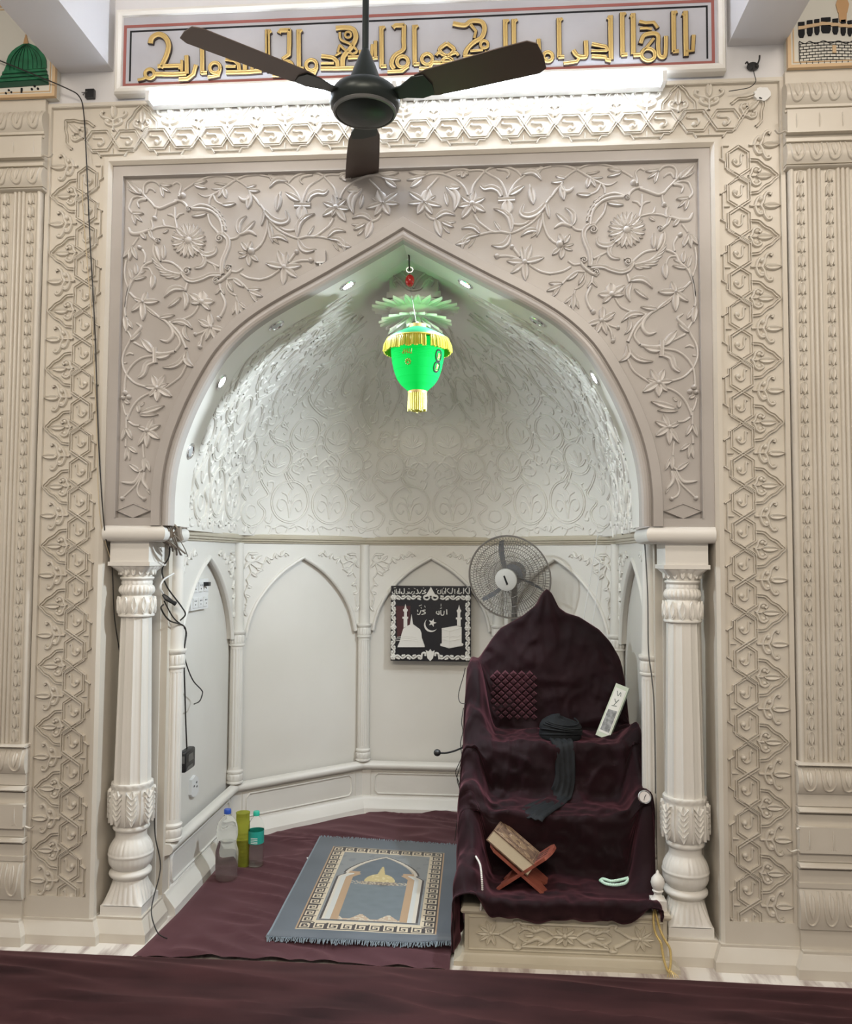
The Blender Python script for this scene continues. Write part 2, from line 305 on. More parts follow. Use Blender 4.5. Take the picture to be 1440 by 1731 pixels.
FLORA_S=[([(-0.8756,2.9066),(-0.8637,2.9162),(-0.832,2.9353),(-0.7923,2.9542),(-0.7445,2.9627),(-0.6965,2.9573),(-0.6523,2.936),(-0.6161,2.909)],0.0048,0),([(-0.5693,2.9614),(-0.6249,2.9591),(-0.6683,2.9425),(-0.7038,2.9196),(-0.759,2.8852),(-0.7909,2.8789),(-0.8192,2.8929)],0.0048,1),([(-0.759,2.8852),(-0.7707,2.8676),(-0.7722,2.8457)],0.0052,1),([(-0.757,2.8852),(-0.7425,2.8568),(-0.7104,2.842)],0.0048,0),([(-0.6099,2.8929),(-0.6068,2.8729),(-0.6232,2.8583),(-0.6411,2.8612),(-0.6544,2.8751)],0.0084,1),([(-0.6038,2.8848),(-0.5856,2.8624),(-0.5673,2.8341)],0.0058,1),([(-0.9929,2.8417),(-1.0116,2.8643),(-1.0323,2.885),(-1.0594,2.9199)],0.0055,0),([(-1.0399,2.8972),(-1.0406,2.9294),(-1.0216,2.947),(-0.9933,2.9449),(-0.9727,2.9274)],0.0055,0),([(-1.0306,2.899),(-1.0217,2.9168),(-1.0047,2.9151),(-0.9931,2.9019)],0.0052,1),([(-1.026,2.8748),(-1.0586,2.8865),(-1.0848,2.8804),(-1.0956,2.8586),(-1.1,2.8386),(-1.0841,2.8181)],0.0055,0),([(-1.028,2.872),(-1.0502,2.8726),(-1.0649,2.8618),(-1.0575,2.8407)],0.0064,1),([(-0.995,2.8438),(-0.9706,2.8359),(-0.9387,2.8483),(-0.9028,2.8621)],0.0071,0),([(-0.9868,2.8396),(-0.9872,2.8196),(-0.9932,2.7997)],0.0048,0),([(-0.9129,2.8648),(-0.8867,2.8628),(-0.8663,2.8463),(-0.862,2.8322)],0.0064,0),([(-0.9204,2.9331),(-0.9045,2.9407),(-0.888,2.9242),(-0.8954,2.8951),(-0.8871,2.8817)],0.0048,0),([(-0.9119,2.8395),(-0.9111,2.8015),(-0.9048,2.7694),(-0.8995,2.7434)],0.0058,0),([(-0.9102,2.7955),(-0.9237,2.8079),(-0.9419,2.8103)],0.0048,1),([(-0.9053,2.7934),(-0.8936,2.8091),(-0.8744,2.8125)],0.0048,1),([(-0.9005,2.7534),(-0.9408,2.7624),(-0.981,2.7586),(-1.0069,2.7481)],0.0048,0),([(-0.9481,2.7626),(-0.9572,2.774),(-0.9596,2.7916)],0.0048,1),([(-1.0066,2.7881),(-1.0005,2.7679),(-1.0041,2.748)],0.0064,0),([(-1.0981,2.7604),(-1.0854,2.738),(-1.053,2.7364),(-1.025,2.7453),(-1.0049,2.75)],0.0077,1),([(-1.017,2.7503),(-1.0105,2.7282),(-0.9919,2.7098),(-0.9797,2.7015)],0.0058,0),([(-0.8066,2.6604),(-0.7903,2.6454),(-0.7664,2.6436),(-0.7447,2.6542),(-0.7432,2.6772)],0.0103,1),([(-0.7984,2.6515),(-0.7859,2.6235),(-0.7966,2.5991),(-0.8271,2.5907)],0.009,1),([(-0.7859,2.6254),(-0.7618,2.611),(-0.7277,2.5945)],0.0052,0),([(-0.7579,2.6129),(-0.7435,2.5909),(-0.7372,2.573)],0.0045,1),([(-0.846,2.8337),(-0.8102,2.8467),(-0.7701,2.8377),(-0.7377,2.8129),(-0.7132,2.7764),(-0.7045,2.7385)],0.0058,0),([(-0.8419,2.8308),(-0.7979,2.8296),(-0.7617,2.8175),(-0.7354,2.7929),(-0.7217,2.7647),(-0.7162,2.7249)],0.0071,0),([(-0.7767,2.806),(-0.7668,2.7699),(-0.7444,2.7415),(-0.7281,2.7232)],0.0058,0),([(-0.736,2.7222),(-0.7162,2.7249),(-0.696,2.7065),(-0.6916,2.6807),(-0.7009,2.6492),(-0.7123,2.6198),(-0.7168,2.5863),(-0.7141,2.5646)],0.011,0),([(-0.688,2.7044),(-0.6603,2.7096),(-0.6448,2.7271)],0.0058,0),([(-0.6447,2.7211),(-0.6092,2.7333),(-0.5805,2.7156)],0.0077,1),([(-0.5922,2.6554),(-0.5765,2.6641),(-0.5649,2.6769)],0.0058,0),([(-1.0587,2.7194),(-1.0802,2.6891)],0.0048,0),([(-1.105,2.6306),(-1.1109,2.5908),(-1.1072,2.5549),(-1.0954,2.5189)],0.0055,0),([(-1.0309,2.617),(-1.0275,2.6448),(-1.0414,2.671)],0.0055,0),([(-0.998,2.6222),(-1.0219,2.6128),(-1.0377,2.5992),(-1.0472,2.5755),(-1.0767,2.5463),(-1.0921,2.5148),(-1.1013,2.4793),(-1.1043,2.4396)],0.0058,0),([(-1.0397,2.5973),(-1.0135,2.5955),(-0.9989,2.5725),(-0.9923,2.5486)],0.0048,0),([(-0.9935,2.6918),(-0.9939,2.656),(-0.9738,2.6177),(-0.945,2.5873),(-0.9087,2.5738),(-0.8745,2.5679)],0.0058,0),([(-0.9873,2.6837),(-0.9777,2.6516),(-0.9638,2.6215)],0.0084,1),([(-0.9598,2.6234),(-0.9216,2.6166),(-0.8891,2.594),(-0.8645,2.565)],0.0058,0),([(-0.8767,2.5779),(-0.8602,2.5506),(-0.8321,2.5405),(-0.7964,2.5485),(-0.7609,2.5628),(-0.7172,2.5635)],0.0103,0),([(-0.7424,2.5296),(-0.7168,2.541),(-0.6895,2.566),(-0.6799,2.5816)],0.0077,0),([(-0.6778,2.5756),(-0.654,2.5732),(-0.6325,2.5877)],0.0052,0),([(-0.642,2.565),(-0.6101,2.5478),(-0.5627,2.5398)],0.0058,0),([(-0.6951,2.5445),(-0.6615,2.5457),(-0.6334,2.5255),(-0.6093,2.4994)],0.0048,0),([(-0.695,2.5405),(-0.6945,2.5109),(-0.6803,2.4902),(-0.6563,2.4779)],0.0048,0),([(-0.7244,2.5253),(-0.72,2.4996)],0.0064,0),([(-0.7178,2.4878),(-0.7013,2.4521),(-0.7059,2.4207),(-0.7189,2.3954)],0.0071,0),([(-0.7608,2.351),(-0.7883,2.3365),(-0.8139,2.3275)],0.0052,0),([(-0.7725,2.3433),(-0.7899,2.3161),(-0.7945,2.2927)],0.0058,0),([(-0.6582,2.4748),(-0.6528,2.4571)],0.0048,0),([(-0.8082,2.4402),(-0.8294,2.4071),(-0.8688,2.3881),(-0.9204,2.3772)],0.0055,0),([(-0.8538,2.5319),(-0.8624,2.5016)],0.0071,0),([(-1.0885,2.4989),(-1.0629,2.4746),(-1.0305,2.466)],0.0058,0),([(-1.022,2.4441),(-0.9934,2.4218),(-0.9607,2.3936),(-0.9324,2.3793)],0.0055,0),([(-0.9445,2.3854),(-0.916,2.3574),(-0.9093,2.3258),(-0.9287,2.3005),(-0.9596,2.3069)],0.0084,1),([(-0.9244,2.3772),(-0.8917,2.3432),(-0.8732,2.3154),(-0.8536,2.2719)],0.0077,0),([(-0.9077,2.3454),(-0.8864,2.3176),(-0.8787,2.29),(-0.898,2.262)],0.0064,0),([(-0.9801,2.2765),(-0.9775,2.2147)],0.011,0),([(-0.9736,2.254),(-0.9376,2.2523),(-0.8999,2.2596)],0.0077,0),([(-0.9857,2.262),(-1.0302,2.2803),(-1.0667,2.2986)],0.0058,0),([(-0.9873,2.2443),(-1.0291,2.237),(-1.0646,2.2139),(-1.0898,2.1788),(-1.0982,2.1435),(-1.1,2.1043)],0.0058,0),([(-0.9828,2.2215),(-1.0125,2.2093),(-1.0245,2.1741),(-1.0452,2.1555)],0.0122,1),([(-1.1022,2.4039),(-1.106,2.4278),(-1.1001,2.4792),(-1.0922,2.5188),(-1.079,2.5583)],0.0058,0),([(-1.0919,2.3444),(-1.0784,2.3185),(-1.0867,2.2969),(-1.1058,2.2578),(-1.1109,2.2184),(-1.0958,2.1749),(-1.0588,2.1372),(-1.0124,2.121)],0.0055,0),([(-1.0585,2.3755),(-1.0392,2.3594),(-1.0596,2.336),(-1.0752,2.3204)],0.0055,1),([(-0.8523,2.2073),(-0.8721,2.1645),(-0.9033,2.1375),(-0.9385,2.1144)],0.0055,0),([(-1.0968,2.2478),(-1.0817,2.2555),(-1.0663,2.2493)],0.0048,1),([(-1.1048,2.2164),(-1.0928,2.2174)],0.0039,0),([(-0.988,2.0993),(-1.0294,2.0801),(-1.0606,2.0491),(-1.0797,2.0101),(-1.0852,1.9906)],0.0055,0),([(-1.1048,2.0554),(-1.0968,2.022),(-1.0855,2.0024)],0.0052,0),([(-1.0842,2.0175),(-1.0891,1.9964),(-1.0881,1.9577)],0.0052,0),([(-1.0882,1.9155),(-1.09,1.8857)],0.0058,0),([(-1.0805,1.984),(-1.0579,1.9698),(-1.0345,1.9678)],0.0052,0),([(-1.0201,1.8941),(-1.0153,1.8409)],0.0052,0),([(-1.0142,1.8381),(-1.0151,1.8014),(-1.0319,1.7857)],0.0058,0),([(-1.0211,1.7822),(-1.0433,1.7369),(-1.0922,1.6881)],0.0049,0),([(-1.0132,1.7822),(-1.0369,1.7264),(-1.0326,1.695),(-1.0133,1.6811)],0.0052,0),([(-1.0265,1.7839),(-1.0524,1.7432),(-1.1034,1.7457)],0.007,1),([(-1.0086,1.7839),(-1.0149,1.7473),(-0.9902,1.7142)],0.0075,1),([(-0.5693,2.9602),(-0.5216,2.9492),(-0.4859,2.937),(-0.4581,2.9203),(-0.4302,2.8957),(-0.4108,2.8634),(-0.405,2.8395)],0.0048,0),([(-0.4561,2.9242),(-0.4348,2.9474),(-0.3996,2.9622),(-0.3603,2.9658),(-0.3249,2.954),(-0.2971,2.9274),(-0.2725,2.8951),(-0.262,2.8592)],0.0052,0),([(-0.486,2.8913),(-0.489,2.8756)],0.0048,0),([(-0.4,2.8433),(-0.3898,2.8787),(-0.3714,2.9098),(-0.3364,2.9325),(-0.3013,2.9521),(-0.2544,2.9518)],0.0052,0),([(-0.2583,2.95),(-0.2349,2.9592),(-0.1959,2.9592),(-0.1569,2.9469)],0.0048,1),([(-0.3602,2.9539),(-0.3955,2.9494),(-0.409,2.9347),(-0.3982,2.9177)],0.0058,1),([(-0.3784,2.8459),(-0.3662,2.8701),(-0.3397,2.882),(-0.3122,2.8784),(-0.2967,2.8918)],0.011,1),([(-0.4301,2.8339),(-0.3657,2.8321)],0.0116,0),([(-0.4081,2.7764),(-0.4117,2.7509),(-0.428,2.7355),(-0.4614,2.7344),(-0.4852,2.7476)],0.0058,0),([(-0.2487,2.8549),(-0.2381,2.8822),(-0.2149,2.9092),(-0.1762,2.9325),(-0.1375,2.9443),(-0.0986,2.9432),(-0.0714,2.9286)],0.0052,0),([(-0.1354,2.9297),(-0.1158,2.9082),(-0.0923,2.8828)],0.0055,0),([(-0.0877,2.7876),(-0.103,2.7684),(-0.1281,2.7605)],0.0058,0),([(-0.5674,2.8408),(-0.5472,2.8117),(-0.529,2.7835)],0.0055,0),([(-0.5492,2.8138),(-0.5191,2.7813),(-0.4835,2.7665),(-0.4553,2.7776),(-0.4644,2.8127)],0.0122,1),([(-0.5289,2.7756),(-0.4989,2.7432),(-0.4592,2.7185),(-0.4158,2.7017),(-0.3767,2.7078),(-0.3454,2.7078),(-0.3106,2.7325),(-0.2874,2.7536),(-0.2752,2.7769)],0.0058,0),([(-0.5368,2.7758),(-0.5382,2.7402),(-0.5495,2.701),(-0.5648,2.6737)],0.0058,0),([(-0.3532,2.708),(-0.3298,2.7055),(-0.2946,2.698)],0.0055,0),([(-0.4498,2.6081),(-0.4229,2.6448)],0.0064,0),([(-0.4458,2.6001),(-0.4068,2.6118),(-0.3677,2.6122)],0.0058,0),([(-0.4847,2.5774),(-0.5235,2.5507),(-0.5627,2.5398)],0.0058,0)]
FLORA_L=[((-0.836,2.9314),(-0.7821,2.9419),0.0098,0),((-0.8338,2.9254),(-0.7815,2.9118),0.0098,0),((-0.6999,2.9254),(-0.7539,2.933),0.007,0),((-0.7196,2.91),(-0.7655,2.9094),0.007,0),((-0.7135,2.9079),(-0.7049,2.8697),0.0119,0),((-0.7195,2.904),(-0.7368,2.8726),0.0087,0),((-0.7183,2.8422),(-0.6647,2.8467),0.0119,0),((-0.6078,2.8849),(-0.6167,2.8235),0.0152,0),((-0.6159,2.8991),(-0.5683,2.8949),0.0104,0),((-0.624,2.9093),(-0.5845,2.92),0.0087,0),((-1.0507,2.8935),(-1.1077,2.9515),0.0141,0),((-1.0589,2.8978),(-1.1069,2.9213),0.0091,0),((-0.9728,2.9315),(-0.9243,2.928),0.0098,0),((-0.9694,2.9253),(-0.9318,2.9002),0.0087,0),((-0.9706,2.9254),(-0.9587,2.8809),0.0091,0),((-1.0854,2.8202),(-1.038,2.8169),0.0104,0),((-1.0793,2.818),(-1.0441,2.7842),0.0091,0),((-1.0825,2.8161),(-1.0701,2.7729),0.0098,0),((-0.9365,2.7503),(-0.9583,2.7349),0.0076,0),((-1.047,2.7371),(-1.0262,2.7118),0.0109,0),((-1.0172,2.7563),(-1.0021,2.714),0.0087,0),((-0.8331,2.6969),(-0.7843,2.6828),0.0135,0),((-0.838,2.6883),(-0.8017,2.6521),0.0135,0),((-0.8467,2.6834),(-0.8327,2.6348),0.0135,0),((-0.8568,2.6837),(-0.8689,2.6356),0.0135,0),((-0.8657,2.6889),(-0.9007,2.6543),0.0135,0),((-0.871,2.6978),(-0.9195,2.686),0.0135,0),((-0.8712,2.7079),(-0.9203,2.7221),0.0135,0),((-0.8663,2.7165),(-0.9028,2.7529),0.0135,0),((-0.8576,2.7214),(-0.8717,2.7702),0.0135,0),((-0.8474,2.7211),(-0.8354,2.7693),0.0135,0),((-0.8386,2.7158),(-0.8036,2.7504),0.0135,0),((-0.8333,2.707),(-0.785,2.7188),0.0135,0),((-0.8322,2.7019),(-0.781,2.7007),0.0087,0),((-0.8347,2.6921),(-0.7899,2.6656),0.0087,0),((-0.8418,2.685),(-0.8153,2.6403),0.0087,0),((-0.8517,2.6826),(-0.8507,2.6316),0.0087,0),((-0.8618,2.6855),(-0.8865,2.6419),0.0087,0),((-0.8692,2.6929),(-0.9132,2.6684),0.0087,0),((-0.8721,2.7029),(-0.9235,2.7041),0.0087,0),((-0.8696,2.7127),(-0.9147,2.7394),0.0087,0),((-0.8625,2.7198),(-0.8891,2.7647),0.0087,0),((-0.8525,2.7222),(-0.8536,2.7733),0.0087,0),((-0.8425,2.7193),(-0.8178,2.7629),0.0087,0),((-0.8351,2.7119),(-0.7912,2.7363),0.0087,0),((-0.8397,2.7005),(-0.8076,2.6955),0.0096,0),((-0.842,2.6946),(-0.8161,2.6744),0.0096,0),((-0.8471,2.6908),(-0.8342,2.6609),0.0096,0),((-0.8535,2.6901),(-0.8571,2.6584),0.0096,0),((-0.8596,2.6927),(-0.8787,2.6677),0.0096,0),((-0.8636,2.6979),(-0.8932,2.6863),0.0096,0),((-0.8646,2.7043),(-0.8967,2.7093),0.0096,0),((-0.8623,2.7102),(-0.8883,2.7304),0.0096,0),((-0.8572,2.714),(-0.8702,2.744),0.0096,0),((-0.8508,2.7147),(-0.8472,2.7465),0.0096,0),((-0.8447,2.7121),(-0.8256,2.7371),0.0096,0),((-0.8406,2.7069),(-0.8111,2.7184),0.0096,0),((-0.7795,2.81),(-0.8421,2.7997),0.0113,0),((-0.766,2.8336),(-0.748,2.8323),0.0078,0),((-0.7539,2.8253),(-0.7278,2.8146),0.0078,0),((-0.7416,2.809),(-0.7155,2.7964),0.0078,0),((-0.7294,2.7928),(-0.706,2.7762),0.0078,0),((-0.723,2.7687),(-0.7016,2.7543),0.0078,0),((-0.6487,2.7232),(-0.6202,2.7946),0.0135,0.25),((-0.6368,2.7269),(-0.5862,2.7739),0.0126,0),((-0.6252,2.7424),(-0.5901,2.7713),0.0065,0),((-0.6159,2.6552),(-0.6402,2.6913),0.0119,0),((-0.612,2.663),(-0.5987,2.6923),0.0135,0),((-0.6157,2.6473),(-0.6534,2.6521),0.0078,0),((-0.6156,2.6414),(-0.649,2.6283),0.0078,0),((-0.6116,2.6353),(-0.605,2.595),0.0135,0),((-0.5998,2.6371),(-0.5717,2.6128),0.0113,0),((-1.086,2.6801),(-1.1161,2.6388),0.0109,0),((-1.086,2.6801),(-1.0908,2.6283),0.0104,0),((-1.082,2.68),(-1.0606,2.6316),0.0109,0),((-0.9927,2.5684),(-0.9962,2.511),0.0143,0),((-1.076,2.5503),(-1.0909,2.5984),0.0104,0),((-1.0612,2.5699),(-1.0642,2.6137),0.0109,0),((-1.0728,2.5502),(-1.0215,2.5611),0.0087,0),((-1.0572,2.5738),(-1.0253,2.585),0.0065,0),((-0.9519,2.6292),(-0.9532,2.6877),0.0109,0),((-0.9716,2.6117),(-1.0004,2.6402),0.0083,0),((-0.9613,2.5995),(-0.9939,2.6209),0.0083,0),((-0.949,2.5854),(-0.9855,2.6021),0.0083,0),((-0.9327,2.5751),(-0.971,2.5831),0.0083,0),((-0.9125,2.5687),(-0.9666,2.5679),0.0083,0),((-0.8925,2.5644),(-0.9443,2.5555),0.0083,0),((-0.8804,2.5621),(-0.9122,2.5509),0.0083,0),((-0.6693,2.5439),(-0.6273,2.5116),0.0109,0),((-0.6094,2.5006),(-0.5582,2.5024),0.0104,0),((-0.6053,2.4954),(-0.5499,2.4728),0.0119,0),((-0.5993,2.4894),(-0.5711,2.4477),0.0098,0),((-0.6909,2.5345),(-0.6704,2.4947),0.0087,0),((-0.7202,2.5115),(-0.7415,2.4835),0.0074,0),((-0.7182,2.5114),(-0.7031,2.4828),0.0074,0),((-0.7561,2.3556),(-0.7619,2.4107),0.0145,0),((-0.7561,2.3556),(-0.8083,2.3851),0.013,0),((-0.7561,2.3556),(-0.7005,2.3402),0.013,0),((-0.7561,2.3556),(-0.7322,2.3015),0.0125,0),((-0.7561,2.3556),(-0.7757,2.3002),0.0125,0),((-0.7561,2.3556),(-0.8008,2.3673),0.01,0),((-0.7947,2.3005),(-0.8048,2.2712),0.0087,0),((-0.6521,2.461),(-0.649,2.3942),0.0119,0),((-0.6558,2.4473),(-0.6716,2.4024),0.0083,0),((-0.646,2.451),(-0.6128,2.4222),0.0083,0),((-0.6478,2.4432),(-0.6226,2.3957),0.0083,0),((-0.7946,2.4557),(-0.8438,2.4882),0.0162,0),((-0.7946,2.4557),(-0.7906,2.4978),0.0237,0),((-0.7946,2.4557),(-0.7438,2.4548),0.0162,0),((-0.7946,2.4557),(-0.8403,2.4526),0.012,0),((-0.7946,2.4557),(-0.7602,2.4217),0.0125,0),((-0.8592,2.5043),(-0.9473,2.4744),0.0143,-0.25),((-0.8691,2.4986),(-0.8636,2.4243),0.0122,0.15),((-0.8786,2.4751),(-0.9304,2.4345),0.0104,0),((-1.0324,2.4601),(-1.0152,2.4994),0.014,0),((-1.0324,2.4601),(-0.967,2.4609),0.014,0),((-1.0324,2.4601),(-1.0785,2.4213),0.0137,0),((-1.0324,2.4601),(-1.0306,2.3849),0.0165,0),((-1.0324,2.4601),(-1.0669,2.4727),0.01,0),((-0.9628,2.3956),(-0.9018,2.4044),0.0109,0),((-1.0177,2.4341),(-0.9749,2.3998),0.0065,0),((-0.9164,2.3751),(-0.8302,2.3481),0.0126,0.2),((-0.8564,2.3643),(-0.8411,2.3012),0.01,-0.2),((-0.8924,2.3727),(-0.8445,2.368),0.0078,0),((-0.9752,2.2383),(-0.9136,2.2492),0.0163,0),((-0.9876,2.2561),(-1.0349,2.3119),0.0163,0),((-1.1034,2.4039),(-1.095,2.3405),0.0143,0),((-1.093,2.3879),(-1.0729,2.3552),0.0091,0),((-1.0809,2.3047),(-1.0388,2.3404),0.0113,0),((-0.8522,2.2602),(-0.9463,2.1967),0.0126,0.2),((-0.8503,2.2621),(-0.8204,2.1971),0.0143,-0.25),((-0.9665,2.1166),(-1.0164,2.1211),0.0125,0),((-0.9665,2.1166),(-0.9867,2.1666),0.015,0),((-0.9665,2.1166),(-0.9357,2.1672),0.015,0),((-0.9665,2.1166),(-0.921,2.1318),0.01,0),((-0.9665,2.1166),(-0.9068,2.0809),0.0165,0),((-0.9665,2.1166),(-0.9652,2.0619),0.0165,0),((-0.9665,2.1166),(-0.9975,2.0818),0.0125,0),((-1.0971,2.067),(-1.0768,2.0551),0.0096,0),((-1.0279,2.0175),(-0.9362,2.0449),0.0143,0),((-1.0357,2.009),(-0.9601,2.0111),0.0087,0),((-1.038,2.0196),(-1.0427,2.0489),0.0096,0),((-1.0326,2.0449),(-1.0178,2.0604),0.0065,0),((-1.0899,1.9577),(-1.105,1.9103),0.0098,0),((-1.0871,1.9577),(-1.0637,1.9147),0.0098,0),((-1.0809,1.8839),(-1.0904,1.8296),0.0086,0),((-1.0781,1.8839),(-1.0717,1.8295),0.0078,0),((-1.0766,1.8846),(-1.0415,1.8592),0.0094,0),((-1.0035,1.9483),(-0.9795,1.9962),0.014,0),((-1.0035,1.9483),(-0.951,1.969),0.0131,0),((-1.0035,1.9483),(-0.9533,1.914),0.0149,0),((-1.0035,1.9483),(-1.0027,1.8817),0.0149,0),((-1.0035,1.9483),(-1.0386,1.8865),0.0124,0),((-1.0035,1.9483),(-1.0397,1.9609),0.0099,0),((-1.0135,1.8415),(-1.0105,1.7874),0.0114,0),((-1.0301,1.7857),(-1.0728,1.8166),0.011,0),((-1.0061,1.831),(-0.9872,1.7873),0.0086,0),((-1.0056,1.7333),(-0.987,1.6985),0.0059,0),((-0.5415,2.9538),(-0.4998,2.9454),0.007,0),((-0.5317,2.9583),(-0.5174,2.93),0.007,0),((-0.5376,2.9565),(-0.518,2.9698),0.0061,0),((-0.4562,2.9282),(-0.5309,2.9045),0.0139,-0.3),((-0.491,2.8796),(-0.5006,2.8105),0.0165,0),((-0.2348,2.9473),(-0.2268,2.9233),0.0143,0),((-0.2329,2.9472),(-0.2054,2.9326),0.01,0),((-0.2348,2.9473),(-0.2523,2.936),0.01,0),((-0.4079,2.8495),(-0.4674,2.8849),0.0143,0),((-0.3986,2.8295),(-0.4041,2.7704),0.025,0),((-0.4086,2.7547),(-0.4169,2.7826),0.0065,0),((-0.4055,2.7546),(-0.3874,2.7798),0.0065,0),((-0.2655,2.8199),(-0.277,2.8695),0.015,0),((-0.2655,2.8199),(-0.3165,2.841),0.013,0),((-0.2655,2.8199),(-0.3182,2.7867),0.016,0),((-0.2655,2.8199),(-0.2241,2.8503),0.0115,0),((-0.2655,2.8199),(-0.2109,2.8106),0.0135,0),((-0.2655,2.8199),(-0.2799,2.7829),0.011,0),((-0.2655,2.8199),(-0.2259,2.763),0.0165,0),((-0.0948,2.945),(-0.0193,2.9514),0.0109,0),((-0.0889,2.937),(-0.0114,2.9209),0.0109,0),((-0.0714,2.9246),(-0.0267,2.8911),0.0143,0),((-0.1719,2.8843),(-0.2205,2.8849),0.0139,0),((-0.2031,2.895),(-0.1759,2.8942),0.0087,0),((-0.1622,2.8919),(-0.1963,2.7925),0.0185,-0.25),((-0.1601,2.8682),(-0.1712,2.8134),0.0096,0),((-0.0803,2.8325),(-0.1472,2.8128),0.013,0),((-0.0803,2.8325),(-0.0207,2.8728),0.0145,0),((-0.0803,2.8325),(-0.0166,2.8268),0.013,0),((-0.0803,2.8325),(-0.0541,2.7848),0.017,0),((-0.0803,2.8325),(-0.1128,2.7824),0.0145,0),((-0.0803,2.8325),(-0.1001,2.8822),0.0237,0),((-0.0803,2.8325),(-0.1251,2.8554),0.009,0),((-0.1223,2.7611),(-0.2012,2.7749),0.0126,-0.25),((-0.1243,2.7611),(-0.1461,2.6932),0.0169,0),((-0.1474,2.7539),(-0.1957,2.7296),0.0109,0),((-0.155,2.7345),(-0.18,2.7069),0.0087,0),((-0.1746,2.7507),(-0.2037,2.7514),0.0065,0),((-0.5493,2.8158),(-0.5613,2.7547),0.01,0),((-0.2866,2.7536),(-0.2857,2.7752),0.0052,0),((-0.5306,2.7598),(-0.5137,2.6844),0.0119,0),((-0.5219,2.7043),(-0.4528,2.6868),0.0122,0.2),((-0.5261,2.7202),(-0.4901,2.6799),0.0078,0),((-0.4166,2.7037),(-0.3485,2.7977),0.0143,0.25),((-0.3767,2.7106),(-0.3506,2.7493),0.0074,0),((-0.4126,2.6997),(-0.3401,2.6547),0.0143,-0.3),((-0.2985,2.6988),(-0.2248,2.7225),0.0122,0.25),((-0.2945,2.6956),(-0.2278,2.6364),0.0126,0.3),((-0.2593,2.6783),(-0.2016,2.6605),0.0135,0),((-0.2789,2.6866),(-0.2512,2.6467),0.0065,0),((-0.4671,2.5869),(-0.5409,2.603),0.015,0),((-0.4671,2.5869),(-0.4925,2.6543),0.017,0),((-0.4671,2.5869),(-0.4562,2.6456),0.014,0),((-0.4671,2.5869),(-0.3987,2.592),0.0145,0),((-0.4671,2.5869),(-0.4129,2.5437),0.015,0),((-0.4671,2.5869),(-0.47,2.5136),0.0165,0),((-0.3716,2.6122),(-0.3501,2.6118),0.0109,0)]
FLORA_B=[((-0.9931,2.7965),0.0097),((-0.8792,2.8854),0.012),((-0.8931,2.879),0.0075),((-0.8521,2.7024),0.018),((-0.6,2.654),0.0157),((-1.0525,2.6793),0.0097),((-0.7259,2.3888),0.0105),((-0.7561,2.3556),0.0112),((-0.8178,2.3263),0.0082),((-0.7982,2.2762),0.009),((-0.7946,2.4557),0.0135),((-1.0324,2.4601),0.0075),((-0.9665,2.1166),0.012),((-1.0959,2.0984),0.0112),((-1.1034,2.0789),0.0097),((-1.0806,2.0814),0.0105),((-1.0035,1.9483),0.0115),((-1.0975,1.6822),0.0094),((-1.009,1.6794),0.0088),((-0.2655,2.8199),0.0135),((-0.0803,2.8325),0.0075),((-0.4671,2.5869),0.0127),((-0.419,2.6467),0.0101),((-0.3618,2.612),0.0112)]
FLORA_P=[((-0.8555,2.828),0.0101),((-0.9773,2.7042),0.0105),((-0.727,2.7061),0.0165),((-0.856,2.5782),0.0165),((-0.7382,2.5402),0.0127),((-0.6907,2.5889),0.0127)]
